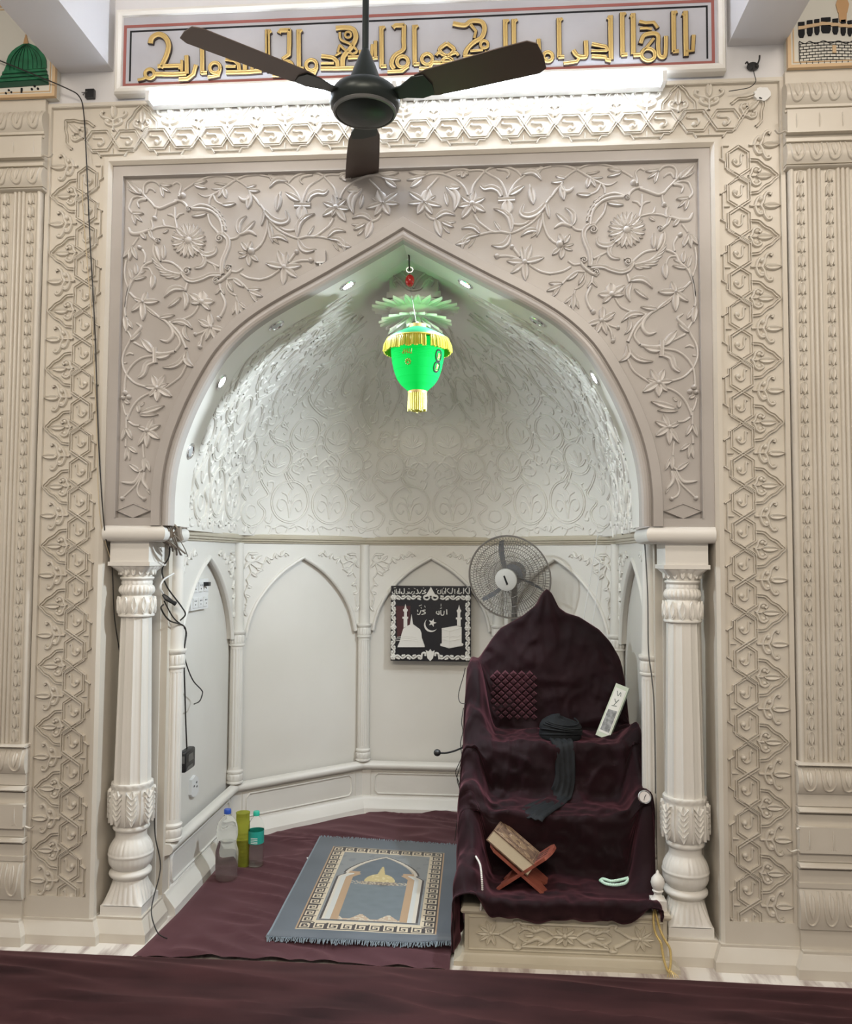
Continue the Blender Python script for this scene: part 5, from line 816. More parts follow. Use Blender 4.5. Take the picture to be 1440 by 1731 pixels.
# ================================================================== FLUTED PILASTERS
def pilaster(sg, label):
    xi, xo = 1.436, 1.93
    t = thing('fluted_pilaster', label, 'pilaster', (sg*1.683, .0, .087))
    X = lambda a: sg*(xi+a)
    W = xo-xi
    # shaft
    b = MB()
    y0 = -.012
    q = sorted((X(.0), X(W))); b.box(q[0], q[1], y0, .06, .72, 2.91)
    a = .0
    cells = []
    def reed(a0, w): 
        rows = []
        for k in range(7):
            t2 = pi*k/6; rows.append([(X(a0+w/2-w/2*cos(t2)), y0+.001-.011*sin(t2), z) for z in (.72, 2.91)])
        b.grid(rows)
    reed(.0, .020)
    for k in range(5):
        a0 = .103*k
        for w_, wd_ in ((.066, .016), (.083, .016), (.100, .016)):
            if a0+w_+wd_ <= W: reed(a0+w_, wd_)
        bc = a0+.042
        if bc < W-.02:
            b.box(*sorted((X(bc-.019), X(bc+.019))), y0-.001, y0+.01, .72, 2.91)
            m = lambda u, v, h: (X(bc+u), y0-h, v)
            z = .745
            while z < 2.89:
                leaf(b, (0, z+.046), (0, z), .013, .012, m, 0, 6)
                stroke(b, [(-.011, z+.004), (-.010, z+.036), (0, z+.046), (.010, z+.036), (.011, z+.004)], .0035, .011, m, ROUND, 0, 2)
                z += .0525
    b.build('shaft', M['marble'], t, 40)
    # stacked mouldings with tongue relief, returning at the inner side
    def stack(name, bands, z0, z1):
        b = MB()
        for za, zb, bulge, kind in bands:
            n = 10; prof = []
            for k in range(n+1):
                q = k/n
                if kind == 'cyma': o = bulge*(.25+.75*sin(pi*min(1, q*.9+.1))**.8) if bulge > 0 else -bulge*(.15+.85*(1-cos(pi*q))/2)
                elif kind == 'roll': o = bulge*sin(pi*q)
                else: o = bulge
                prof.append((o, lerp(za, zb, q)))
            rows = [[(X(-min(o, .012)), y0-o+.06, z) for o, z in prof], [(X(-min(o, .012)), y0-o, z) for o, z in prof], [(X(W+o), y0-o, z) for o, z in prof], [(X(W+o), .06, z) for o, z in prof]]
            b.grid(rows)
            b.add([rows[1][0], rows[2][0], rows[3][0], rows[0][0]], [(0, 1, 2, 3)]); b.add([rows[1][-1], rows[2][-1], rows[3][-1], rows[0][-1]], [(0, 1, 2, 3)])
            if kind == 'cyma':
                P = .0655; cnt = int(W/P)+1
                def m(u, v, h):
                    q = max(0, min(1, (v-za)/(zb-za)))
                    o = bulge*(.25+.75*sin(pi*min(1, q*.9+.1))**.8) if bulge > 0 else -bulge*(.15+.85*(1-cos(pi*q))/2)
                    return (X(u), y0-o-h, v)
                H = zb-za
                for k in range(cnt):
                    u = P*(k+.4)
                    if u > W: break
                    stroke(b, [(u-.024, zb-.06*H), (u-.022, za+.45*H), (u-.014, za+.2*H), (u, za+.12*H), (u+.014, za+.2*H), (u+.022, za+.45*H), (u+.024, zb-.06*H)], .004, .006, m, ROUND, 0, 3)
                    leaf(b, (u, zb-.1*H), (u, za+.3*H), .012, .006, m, 0, 6)
            if kind == 'leafy':
                P = .082; cnt = int(W/P)+1; H = zb-za
                def m(u, v, h):
                    q = max(0, min(1, (v-za)/(zb-za))); return (X(u), y0-bulge*(.7+.3*sin(pi*q))-h, v)
                for k in range(cnt):
                    u = P*(k+.25)
                    if u > W: break
                    stroke(b, [(u, za+.04*H), (u, zb-.05*H)], .0035, .006, m, ROUND)
                    stroke(b, [(u-P/2, za+.1*H), (u-P*.25, za+.02*H), (u-.006, za+.16*H)], .003, .006, m, ROUND, 0, 3)
                    stroke(b, [(u-P+.006, za+.16*H), (u-P*.75, za+.02*H), (u-P/2, za+.1*H)], .003, .006, m, ROUND, 0, 3)
                    stroke(b, [(u-P/2, zb-.1*H), (u-P*.25, zb-.02*H), (u-.006, zb-.1*H)], .003, .006, m, ROUND, 0, 3)
        b.build(name, M['marble'], t, 40)
    stack('capital', [(2.895, 2.912, .024, 'roll'), (2.912, 2.995, .034, 'cyma'), (2.995, 3.008, .022, 'flat'), (3.008, 3.022, .012, 'flat'), (3.022, 3.108, .038, 'leafy'), (3.108, 3.122, .014, 'flat'),
                      (3.122, 3.132, .024, 'flat'), (3.132, 3.222, .040, 'cyma'), (3.222, 3.272, .006, 'flat')], 2.9, 3.27)
    stack('base', [(.087, .158, .006, 'flat'), (.158, .300, .028, 'cyma'), (.300, .318, .014, 'flat'), (.318, .362, .010, 'flat'), (.362, .39, .030, 'roll'), (.39, .425, .010, 'flat'), (.425, .515, .028, 'leafy'), (.515, .555, .010, 'flat'), (.555, .583, .032, 'roll'), (.583, .628, .010, 'flat'),
                   (.628, .722, .030, 'cyma'), (.722, .738, .030, 'roll')], .087, .74)
    return t
pilaster(-1, 'cream marble fluted pilaster with bead strips under the green dome picture')
pilaster(1, 'cream marble fluted pilaster with bead strips under the black cube picture')

# ================================================================== PICTURES ABOVE THE PILASTERS
M['tile'] = plain('cream_tile', (0.66, 0.64, 0.57), 0.25)
M['tile_frame'] = plain('tan_painted_frame', (0.60, 0.42, 0.24), 0.4)
M['green'] = mottled('green_dome_paint', (0.006, 0.11, 0.045), (0.015, 0.20, 0.085), 30, 0.35)
M['green_dark'] = plain('dark_green_paint', (0.004, 0.055, 0.025), 0.4)
M['ink'] = plain('dark_ink', (0.022, 0.022, 0.024), 0.8, Specular_IOR_Level=.1)
M['brass'] = plain('brass_paint', (0.55, 0.33, 0.16), 0.35, 0.2)
def framed(name, label, x0, x1, z0, z1, y):
    t = thing(name, label, 'picture', ((x0+x1)/2, y, z0))
    b = MB(); b.box(x0+.001, x1-.001, y-.012, .06, z0+.001, z1-.001); b.build('tile', M['tile'], t)
    b = MB()
    for a, c2, d, e in ((x0, x1, z0, z0+.012), (x0, x1, z1-.012, z1), (x0, x0+.012, z0+.012, z1-.012), (x1-.012, x1, z0+.012, z1-.012)):
        b.box(a, c2, y-.017, y, d, e)
    i = .02
    for a, c2, d, e in ((x0+i, x1-i, z0+i, z0+i+.004), (x0+i, x1-i, z1-i-.004, z1-i), (x0+i, x0+i+.004, z0+i+.004, z1-i-.004), (x1-i-.004, x1-i, z0+i+.004, z1-i-.004)):
        b.box(a, c2, y-.0145, y, d, e)
    b.build('frame', M['tile_frame'], t)
    return t
YT = -.022
t = framed('dome_picture', 'tile picture of a ribbed green dome in a tan frame', -1.96, -1.383, 3.2725, 3.66, YT)
f = front(YT-.012)
PX = lambda px, py: (-1.383+(px-96)/440., 3.276+(172-py+(px-96)*.03)/440.)
b = MB()
dome_out = [(5, 112), (5, 105), (8, 96), (14, 88), (22, 82), (32, 77), (40, 74), (48, 77), (58, 82), (66, 89), (73, 98), (77, 108), (78, 122)]
dome_out = [PX(2+x, y) for x, y in [(0, 124)]+dome_out]
b.prism(dome_out, f, 0, .006)
b.build('dome', M['green'], t)
b = MB()
for k, x in enumerate((12, 20, 28, 36, 46, 55, 63, 71)):
    s2 = (x-41)/37.
    stroke(b, [PX(42+s2*4, 78), PX(42+s2*24, 92), PX(42+s2*34, 106), PX(42+s2*36, 122)], .0018, .009, f, ROUND)
b.build('rib', M['green_dark'], t)
b = MB()
for y0_, y1_, xa, xb in ((124, 128, 0, 80), (131, 135, -3, 82), (138, 142, -6, 84)):
    b.prism([PX(xa, y1_), PX(xb, y1_), PX(xb-1, y0_), PX(xa+1, y0_)], f, 0, .008)
b.mi = 1
for y0_, y1_, xa, xb in ((127, 132, -1, 81), (134, 139, -5, 83), (141, 152, -7, 84)):
    b.prism([PX(xa, y1_), PX(xb, y1_), PX(xb, y0_), PX(xa, y0_)], f, 0, .004)
b.build('drum', [M['green'], M['green_dark']], t)
b = MB(); b.prism([PX(37, 76), PX(39, 66), PX(41, 58), PX(43, 66), PX(46, 76)], f, 0, .007); b.build('finial', M['brass'], t)
for x, y, r in ((7, 162, .004), (12, 157, .004), (17, 161, .004), (54, 158, .0045), (59, 153, .0045), (65, 158, .0045)):
    c2 = PX(x, y); b = MB(); b.prism([(c2[0]+r*cos(k*pi/4), c2[1]+r*sin(k*pi/4)) for k in range(8)], f, 0, .004); b.build('window_mark', M['ink'], t)
b = MB(); b.prism([PX(34, 163), PX(37, 163), PX(37, 155), PX(34, 155)], f, 0, .004)
b.build('window_mark', M['ink'], t)

t = framed('cube_picture', 'tile picture of a black banded cube shrine and a minaret in a tan frame', 1.434, 1.96, 3.272, 3.66, YT)
PR = lambda px, py: (1.434+(px-1330)/448., 3.276+(118-py-(px-1330)*.05)/448.)
b = MB()
def quad(p): b.prism([PR(*q) for q in p], f, 0, .004)
for xa, xb, yt in ((1348, 1358, 40), (1362, 1371, 37), (1374, 1382, 35), (1385, 1400, 32), (1403, 1412, 34), (1416, 1424, 36), (1427, 1434, 37)):
    quad([(xa, yt+8), (xb, yt+7), (xb, yt), (xa, yt+1)])
    quad([(xa, yt+22), (xa+2, yt+27), (xb-2, yt+27), (xb, yt+22), (xb, yt+13), (xa, yt+14)])
b.build('cloth_band', M['ink'], t)
b = MB(); quad([(1348, 54), (1386, 46), (1434, 50), (1434, 44), (1386, 40), (1348, 48)]); b.build('gold_band', M['tile_frame'], t)
b = MB(); quad([(1402, 93), (1408, 93), (1408, 80), (1402, 80)]); b.build('doorway', M['tile_frame'], t)
b = MB()
for r_, y in enumerate((78, 83, 88, 93, 98, 103, 108)):
    stroke(b, [PR(1349, y), PR(1390, y-5+1), PR(1434, y-4)], .0012, .003, f, ROUND)
    for k in range(9):
        xx = 1351+k*9.5+(r_ % 2)*4.5
        if xx < 1433: stroke(b, [PR(xx, y-(xx-1349)*.06), PR(xx, y+5-(xx-1349)*.06)], .0012, .003, f, ROUND)
stroke(b, [PR(1349, 74), PR(1349, 110)], .0016, .003, f, ROUND)
stroke(b, [PR(1349, 73), PR(1358, 77), PR(1366, 73), PR(1376, 77), PR(1388, 72), PR(1400, 76), PR(1412, 72), PR(1424, 76), PR(1434, 72)], .0014, .003, f, ROUND)
b.build('brick_line', M['ink'], t)
b = MB()
for pts in ([(1409, 10), (1430, 10), (1427, 0), (1412, 0)], [(1412, 24), (1427, 24), (1430, 10), (1409, 10)], [(1414, 40), (1425, 40), (1426, 24), (1413, 24)], [(1412, 0), (1428, 0), (1426, -18), (1414, -18)]): quad(pts)
b.build('minaret', M['brass'], t)

# ================================================================== INSCRIPTION PANEL
t = thing('inscription_panel', 'framed marble panel with raised gold calligraphy above the arch', 'inscription', (.035, -.03, 3.272))
x0, x1, z0, z1 = -1.142, 1.212, 3.272, 3.615
b = MB()
b.box(x0+.012, x1-.012, -.030, .004, z0+.012, z1-.012); b.build('slab', M['panel'], t)
b = MB()
prof = [(0, 0), (0, -.034), (.006, -.044), (.016, -.046), (.028, -.040), (.030, -.030)]
ring_pts = [(x0, z0), (x1, z0), (x1, z1), (x0, z1)]
rows = []
for k in range(5):
    cx, cz = ring_pts[k % 4]; sx = 1 if cx < 0 else -1; sz = 1 if cz < 3.4 else -1
    rows.append([(cx+sx*o, y, cz+sz*o) for o, y in prof])
b.grid(rows); b.build('frame', M['marble_niche'], t, 30)
b = MB()
def rect_line(b, xa, xb, za, zb, w, y, sides='ltrb'):
    if 'b' in sides: b.box(xa, xb, y, -.028, za, za+w)
    if 't' in sides: b.box(xa, xb, y, -.028, zb-w, zb)
    if 'l' in sides: b.box(xa, xa+w, y, -.028, za+w, zb-w)
    if 'r' in sides: b.box(xb-w, xb, y, -.028, za+w, zb-w)
rect_line(b, -1.109, 1.172, 3.304, 3.553, .011, -.0315)
b.build('maroon_border', M['red_line'], t)
b = MB(); rect_line(b, -1.084, 1.148, 3.318, 3.530, .0065, -.0315, 'ltr'); b.build('black_border', M['ink'], t)
YL = -.031
for wd_ in WORDS:
    b = MB()
    b.mi = 1
    for pts, w, cl in wd_: stroke(b, pts, w+.0022, .010, front(YL), FLAT, 0, 5, sharp=len(pts) <= 4 and not cl)
    b.mi = 0
    TOP = [(-1, .1), (-1, .9), (-.55, 1.0), (-.35, .9), (.35, .9), (.55, 1.0), (1, .9), (1, .1)]
    for pts, w, cl in wd_: stroke(b, pts, w, .0145, front(YL), TOP, 0, 5, sharp=len(pts) <= 4 and not cl)
    b.build('gold_lettering', [M['gold'], M['gold_edge']], t, 30)

# ---- fluorescent tubes under the panel
for xa, xb, lab in ((-.995, -.02, 'lit fluorescent tube under the left half of the inscription'), (.0, .985, 'lit fluorescent tube under the right half of the inscription')):
    t = thing('tube_light', lab, 'light', ((xa+xb)/2, -.05, 3.21), 'tube lights under the inscription')
    b = MB(); b.box(xa, xb, -.035, .0, 3.222, 3.25); b.build('batten', M['white_plastic'], t)
    b = MB(); b.tube([(xa+.015, -.06, 3.236), (xb-.015, -.06, 3.236)], .018, 14); b.build('tube', M['tube'], t)
    for xx in (xa+.008, xb-.008): b = MB(); b.box(xx-.008, xx+.008, -.080, -.036, 3.216, 3.256); b.build('end_cap', M['white_plastic'], t)

# ---- junction hole boxes and patched plates
t = thing('junction_box', 'small black open junction box left of the inscription', 'junction box', (-1.254, 0, 3.277))
b = MB(); b.box(-1.272, -1.236, -.012, .004, 3.277, 3.312); b.build('box', M['black'], t)
b = MB(); b.tube([(-1.29, -.003, 3.303), (-1.275, -.01, 3.298), (-1.262, -.013, 3.30)], .002, 5); b.tube([(-1.285, -.003, 3.292), (-1.275, -.01, 3.297)], .002, 5); b.build('wire', M['steel'], t)
b = MB()
Q = [(1.318+.022*cos(k*pi/8), 3.302+.018*sin(k*pi/8)*(1 if sin(k*pi/8) > 0 else .75)) for k in range(16)]
b.prism(Q, front(0), .0, .006); 
o = b.build('wiring_hole', M['black'])
tag(o, 'dark wiring hole with loose wires right of the inscription', 'wiring hole')
b = MB()
b.tube(catmull([(1.315, -.01, 3.295), (1.318, -.02, 3.262), (1.322, -.02, 3.235), (1.300, -.02, 3.214), (1.265, -.018, 3.208), (1.225, -.016, 3.204)], 5), .0016, 5)
b.tube(catmull([(1.30, -.008, 3.31), (1.292, -.02, 3.312), (1.286, -.02, 3.305)], 4), .003, 5)
b.tube(catmull([(1.33, -.008, 3.30), (1.336, -.02, 3.318), (1.338, -.02, 3.335)], 4), .0035, 5)
tag(b.build('loose_wire', M['black_cable']), 'loose dark wires hanging out of the wiring hole', 'wire')
b = MB()
Q = [(1.352+.03*cos(k*pi/10)*(1+.12*sin(3*k)), 3.197+.026*sin(k*pi/10)*(1+.1*cos(2*k))) for k in range(20)]
b.prism(Q, front(0), -.012, .004)
o = b.build('plaster_patch', M['white_plastic']); tag(o, 'round white filler patch covering the top right corner carving', 'patch')
b = MB(); b.prism([(1.338, 3.180), (1.348, 3.176), (1.350, 3.179), (1.340, 3.184)], front(0), .003, .006)
h_ = b.build('hole', M['ink'], o)
t = thing('sensor_box', 'small flat white square box on the spandrel beside the arch edge', 'box', (-.323, .03, 2.58))
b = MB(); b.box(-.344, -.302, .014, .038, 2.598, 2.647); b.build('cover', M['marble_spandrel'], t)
b = MB(); b.box(-.326, -.320, .016, .036, 2.580, 2.599); b.box(-.336, -.308, .012, .036, 2.595, 2.600); b.build('bracket', M['white_plastic'], t)

# ================================================================== CEILING FAN
FX, FY = -.073, -.50
t = thing('ceiling_fan', 'dark three bladed ceiling fan hanging in front of the inscription', 'fan', (FX, FY, 2.88))
b = MB(); b.lathe([(.011, 3.06), (.011, ZTOP)], (FX, FY, 0), 16); b.build('rod', M['fan_dark'], t)
b = MB(); b.lathe([(.012, 3.115), (.018, 3.10), (.026, 3.08), (.038, 3.05), (.050, 3.015), (.057, 2.985), (.058, 2.978)], (FX, FY, 0), 36); b.build('canopy', M['fan_dark'], t)
b = MB(); b.lathe([(.058, 2.985), (.085, 2.982), (.103, 2.972), (.113, 2.955), (.115, 2.935), (.110, 2.918), (.098, 2.905), (.098, 2.902)], (FX, FY, 0), 48); b.build('motor_housing', M['fan_dark'], t)
b = MB(); b.lathe([(.102, 2.912), (.104, 2.905), (.101, 2.900), (.095, 2.899)], (FX, FY, 0), 48, caps=False); b.build('trim_ring', M['steel'], t)
b = MB(); b.lathe([(.097, 2.903), (.08, 2.892), (.045, 2.884), (.001, 2.882)], (FX, FY, 0), 40); b.build('bottom_cover', M['fan_dark'], t)
for ang in (-20, 100, 220):
    ca, sa = cos(radians(ang)), sin(radians(ang))
    tw = radians(11)
    def bl(r, w, h, ca=ca, sa=sa):
        y = w*cos(tw); z = 2.945-w*sin(tw)+h
        return (FX+r*ca-y*sa, FY+r*sa+y*ca, z)
    out = [(.20, -.050), (.24, -.060), (.34, -.064), (.48, -.068), (.57, -.068), (.595, -.05), (.60, 0), (.595, .05), (.57, .064), (.48, .062), (.34, .058), (.24, .052), (.20, .042)]
    b = MB(); b.prism(out, bl, -.0015, .0015); bo = b.build('blade', M['fan_blade'], t)
    b = MB()
    b.prism([(.09, -.022), (.14, -.026), (.19, -.05), (.23, -.046), (.24, 0), (.23, .04), (.19, .044), (.14, .026), (.09, .022)], bl, -.006, -.0015)
    b.build('blade_bracket', M['fan_dark'], t)

# ================================================================== DOWNLIGHTS in the arch soffit
def downlight(x, z, lit, label, f=1.0):
    q = resample(arch_off(.08), 200); ax = -abs(x)
    k = min(range(len(q)), key=lambda i: (q[i][0]-ax)**2+(q[i][1]-z)**2); k = max(1, min(len(q)-2, k))
    tx, tz = q[k+1][0]-q[k-1][0], q[k+1][1]-q[k-1][1]; L = sqrt(tx*tx+tz*tz)
    n = Vector((tz/L, 0, -tx/L)); p = Vector((q[k][0], .125, q[k][1]))
    if x > 0: n.x *= -1; p.x *= -1
    t = thing('downlight', label, 'light', p, 'round downlights in the arch soffit')
    Tm = n.to_track_quat('Z', 'Y').to_matrix()
    b = MB(); b.lathe([(.034, .0), (.034, .004), (.030, .007), (.024, .006), (.021, .001)], p, 28, caps=False, T=Tm); b.build('ring', M['chrome'], t)
    b = MB(); b.lathe([(.022, .0005), (.020, .0035), (.012, .006), (.001, .007)], p, 20, T=Tm); b.build('lens', M['lamp' if lit else 'lamp_off'], t)
    if lit:
        d = bpy.data.lights.new('downlight_beam', 'SPOT'); d.energy = DL*f; d.color = (0.80, 0.91, 1.0); d.spot_size = radians(118); d.spot_blend = .55; d.shadow_soft_size = .03
        o = bpy.data.objects.new('downlight_beam', d); COL.objects.link(o); o.parent = t
        o.location = n*.012; o.rotation_euler = (-(n)).to_track_quat('Z', 'Y').to_euler()
DL = 42.0
downlight(-.236, 2.544, True, 'lit round downlight left of the arch point, nearest the lantern', .3)
downlight(-.52, 2.38, False, 'unlit round downlight in the soffit between the two lit ones on the left')
downlight(-.75, 2.166, True, 'lit round downlight low on the left curve of the arch soffit')
downlight(-.889, 1.886, False, 'unlit round downlight lowest on the left of the arch soffit')
downlight(.246, 2.546, True, 'lit round downlight right of the arch point', .3)
downlight(.52, 2.38, False, 'downlight on the upper right curve of the arch soffit')
downlight(.75, 2.166, True, 'added lit downlight on the lower right curve of the arch soffit', 2.0)  # added lamp, brightens the left side of the niche

# ---- carved boss at the crown
t = struct(thing('trim_12', '', 'boss', (.012, .44, 2.45)), 'carved stone block with lotus leaves at the crown of the half dome', 'boss')
b = MB(); bx, by = .012, .44
b.box(bx-.115, bx+.115, by-.09, by+.09, 2.56, 2.585)
b.box(bx-.105, bx+.105, by-.085, by+.085, 2.582, 2.72)
m = lambda u, v, h: (bx+u, by-.085-h, v)
for sg in (-1, 1):
    stroke(b, [(0, 2.59), (sg*.03, 2.60), (sg*.055, 2.635), (sg*.085, 2.63), (sg*.075, 2.605)], .006, .008, m, ROUND, 1)
    stroke(b, [(0, 2.60), (sg*.02, 2.64), (sg*.05, 2.67), (sg*.03, 2.695)], .006, .008, m, ROUND, 1)
    leaf(b, (sg*.03, 2.60), (sg*.09, 2.66), .010, .008, m)
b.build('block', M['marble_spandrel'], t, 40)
b = MB()
b.lathe([(.12, 2.56), (.135, 2.55), (.13, 2.535), (.10, 2.515), (.06, 2.50), (.001, 2.495)], (bx, by, 0), 40)
for n_, tilt, rl, zz, w_, off in ((22, -.05, .165, 2.530, .019, 0), (18, -.40, .130, 2.512, .017, .5), (14, -.85, .085, 2.497, .013, 0)):
    for k in range(n_):
        a = 2*pi*(k+off)/n_
        e = Vector((cos(a), sin(a), 0)); s2 = Vector((-sin(a), cos(a), 0))
        def m(u, v, h, e=e, s2=s2, zz=zz, tilt=tilt, rl=rl):
            q = u/rl; r = .04+u*.92
            return tuple(Vector((bx, by, zz))+e*r+s2*v+Vector((0, 0, tilt*u+.06*q*q*rl*4*.5-h)))
        leaf(b, (.01, 0), (rl, 0), w_, .009, m, 0, 12)
b.build('lotus', M['marble_niche'], t, 50)

# ================================================================== LANTERN
M['lan_body'] = emit('lit_green_lantern_fabric', (0.003, 0.85, 0.09), .48, (0.005, 0.16, 0.04)); M['lan_body'].node_tree.nodes['Principled BSDF'].inputs['Roughness'].default_value = .9; M['lan_body'].node_tree.nodes['Principled BSDF'].inputs['Specular IOR Level'].default_value = .05
M['lan_cap'] = emit('green_lantern_cap', (0.0, 0.35, 0.10), .04, (0.01, 0.24, 0.09))
M['fringe'] = emit('yellow_fringe', (0.80, 0.75, 0.05), .0, (0.42, 0.37, 0.03))
M['tassel'] = emit('pale_yellow_tassel', (0.85, 0.80, 0.12), .03, (0.62, 0.58, 0.10))
LX, LY_ = .047, .16
t = thing('lantern', 'glowing green fabric lantern with yellow fringe hanging under the arch point', 'lantern', (LX, LY_, 2.045))
b = MB(); b.tube([(.008, .15, 2.705), (.006, .15, 2.69), (.011, .15, 2.665), (.012, LY_, 2.61)], .0035, 6); b.build('hook', M['black_cable'], t)
b = MB(); b.tube([(.012, LY_, 2.615), (.014, LY_, 2.568), (.016, LY_, 2.54), (.04, LY_, 2.40)], .0009, 5); b.build('cord', M['steel'], t)
b = MB(); b.ball((.014, LY_, 2.568), .019, 16, 10, 1.35); b.build('red_bead', plain('red_glass', (0.35, 0.012, 0.012), 0.15), t)
b = MB(); b.tube([(.013+.013*cos(2*pi*k/16), LY_, 2.612+.011*sin(2*pi*k/16)) for k in range(16)], .0025, 5, True); b.build('crystal_ring', M['chrome'], t)
b = MB(); b.lathe([(.030, 2.372), (.033, 2.372), (.034, 2.387), (.031, 2.388)], (LX, LY_, 0), 32, caps=False); b.build('top_collar', M['gold'], t)
b = MB(); b.lathe([(.033, 2.374), (.055, 2.365), (.085, 2.35), (.112, 2.335), (.118, 2.325), (.122, 2.316)], (LX, LY_, 0), 48, caps=False); b.build('crown', M['lan_cap'], t)
b = MB()
N = 100
for k in range(N):
    a = 2*pi*k/N; jr = random.Random(k).uniform(-.003, .003)
    if 288 < math.degrees(a) < 296: continue
    r0, r1 = .122, .131+jr
    p0 = (LX+r0*cos(a), LY_+r0*sin(a), 2.322); p1 = (LX+r1*cos(a), LY_+r1*sin(a), 2.300); p2 = (LX+(r1+.002)*cos(a), LY_+(r1+.002)*sin(a), 2.273+jr)
    b.tube([p0, p1, p2], .0042, 5)
b.tube([(LX+.123*cos(2*pi*k/40), LY_+.123*sin(2*pi*k/40), 2.321) for k in range(40)], .005, 6, True)
fr_ = b.build('fringe', M['fringe'], t)
b = MB()
prof = [(.112, 2.315)]
nr_ = 30
BP = [(0, .106), (.15, .105), (.35, .101), (.55, .093), (.72, .082), (.85, .066), (.94, .048), (1, .036)]
for i in range(nr_*2+1):
    q = i/(nr_*2); r = interp(BP, q)+(.0018 if i % 2 else 0); prof.append((r, lerp(2.30, 2.118, q)))
b.lathe(prof, (LX, LY_, 0), 48, caps=False); b.build('shade', M['lan_body'], t, 60)
def lan(u, v, h):   # on the shade surface, u in metres round the shade
    q = (2.30-v)/(2.30-2.118); r = interp(BP, max(0, min(1, q)))+.003+h
    return (LX+r*sin(u/.1), LY_-r*cos(u/.1), v)
b = MB()
for cz, rx, rz in ((2.247, .016, .025), (2.203, .018, .021)):
    ribbon(b, [(.100+rx*cos(2*pi*k/20), cz+rz*sin(2*pi*k/20)*(1+.12*cos(4*pi*k/20))) for k in range(20)], lambda t_: .0032, .0015, lan, ROUND, True)
b.build('black_motif', M['ink'], t)
b = MB()
for cz, s_ in ((2.244, 1), (2.203, .9)):
    stroke(b, [(.094, cz-.010), (.098, cz+.012), (.101, cz-.008), (.107, cz+.010)], .0018, .002, lan, ROUND); stroke(b, [(.094, cz-.014), (.107, cz-.013)], .0014, .002, lan, ROUND)
b.build('gilt_motif', M['brass'], t)
b = MB()
stroke(b, [(-.052, 2.250), (-.044, 2.257), (-.034, 2.256), (-.024, 2.250), (-.012, 2.247)], .0022, .002, lan, ROUND)
for k in range(5): stroke(b, [(-.047+k*.008, 2.247), (-.045+k*.008, 2.266)], .0016, .002, lan, ROUND)
for k in range(8):
    a = 2*pi*k/8; bump(b, (-.030+.010*cos(a), 2.217+.010*sin(a)), .004, .002, lan, 6)
stroke(b, [(-.036, 2.217), (-.030, 2.222), (-.024, 2.214)], .002, .002, lan, ROUND)
b.build('gilt_writing', plain('gilt_paint', (0.25, 0.33, 0.03), 0.4), t)
b = MB(); b.lathe([(.037, 2.120), (.039, 2.115), (.037, 2.108), (.03, 2.106)], (LX, LY_, 0), 32, caps=False); b.build('bottom_collar', M['gold'], t)
b = MB()
for k in range(60):
    rr = random.Random(k+7); a = 2*pi*k/30; r = .034 if k < 30 else .020
    b.tube([(LX+r*cos(a), LY_+r*sin(a), 2.110), (LX+(r+.002)*cos(a), LY_+(r+.002)*sin(a), 2.075), (LX+(r+rr.uniform(-.002, .003))*cos(a), LY_+r*sin(a), 2.04+rr.uniform(-.004, .006))], .0036, 5)
b.build('tassel', M['tassel'], t)
d = bpy.data.lights.new('lantern_glow', 'SPOT'); d.energy = .55; d.color = (0.02, 1.0, 0.12); d.shadow_soft_size = .012; d.spot_size = radians(105); d.spot_blend = .8
o = bpy.data.objects.new('lantern_glow', d); COL.objects.link(o); o.parent = t; o.location = (0, .012, 2.402-2.045); o.rotation_euler = (-(Vector((.012, .46, 2.52))-Vector((LX, LY_, 2.402)))).to_track_quat('Z', 'Y').to_euler()
b = MB(); b.ball((LX-.002, LY_, 2.392), .008, 12, 8); b.build('bulb', emit('green_led', (0.3, 1.0, 0.35), 5), t)

# ================================================================== WALL PLAQUE
YQ = 1.6975+.0-REC if False else 1.650
t = thing('wall_plaque', 'square black plaque with raised white mosque, cube shrine and calligraphy', 'plaque', (.002, 1.66, .862))
xa, xb, za, zb = -.228, .231, .862, 1.289
M['plq'] = mottled('plaque_black_ground', (0.006, 0.007, 0.012), (0.012, 0.010, 0.012), 8, 0.35)
M['plq_w'] = plain('plaque_white_relief', (0.74, 0.72, 0.68), 0.5)
b = MB(); b.box(xa, xb, YQ, 1.7255, za, zb); b.build('backing', M['plq'], t)
fp = front(YQ)
b = MB(); b.prism([(-.20, 1.175), (-.115, 1.175), (-.12, 1.06), (-.19, .99)], fp, 0, .0012); b.build('maroon_patch', plain('maroon_ground', (0.06, 0.013, 0.016), 0.5), t)
b = MB()
for cond in (lambda x, z: z > 1.235 and x > 0, lambda x, z: z > 1.235 and x <= 0, lambda x, z: z <= 1.235 and x > 0, lambda x, z: z <= 1.235 and x <= 0):
    b = MB()
    for pts, w in PLAQUE_TEXT:
        if cond(pts[0][0], sum(p[1] for p in pts)/len(pts)): stroke(b, pts, w, .006, fp, ROUND)
    b.build('lettering', M['plq_w'], t)
for k_ in ('minaret', 'minaret2'): b = MB(); b.prism(PLAQUE_SHAPES[k_], fp, 0, .007); b.build('minaret', M['plq_w'], t)
b = MB(); b.prism(PLAQUE_SHAPES['dome'], fp, 0, .011)
for k, (ya, wa) in enumerate(((.032, .155), (.045, .145), (.058, .135))):
    zc = PLAQUE_SHAPES['dome'][1][1]+ya*.8; stroke(b, [(-.136-.0-wa/2+.012, zc), (-.135, zc+.006), (-.136+wa/2-.012, zc)], .002, .014, fp, ROUND)
b.build('dome', M['plq_w'], t)
b = MB(); b.prism(PLAQUE_SHAPES['cube'], fp, 0, .009)
P8 = lambda x, y: (lerp(-.228, .231, (x-170)/1075.), lerp(1.289, .862, (y-170)/1005.))
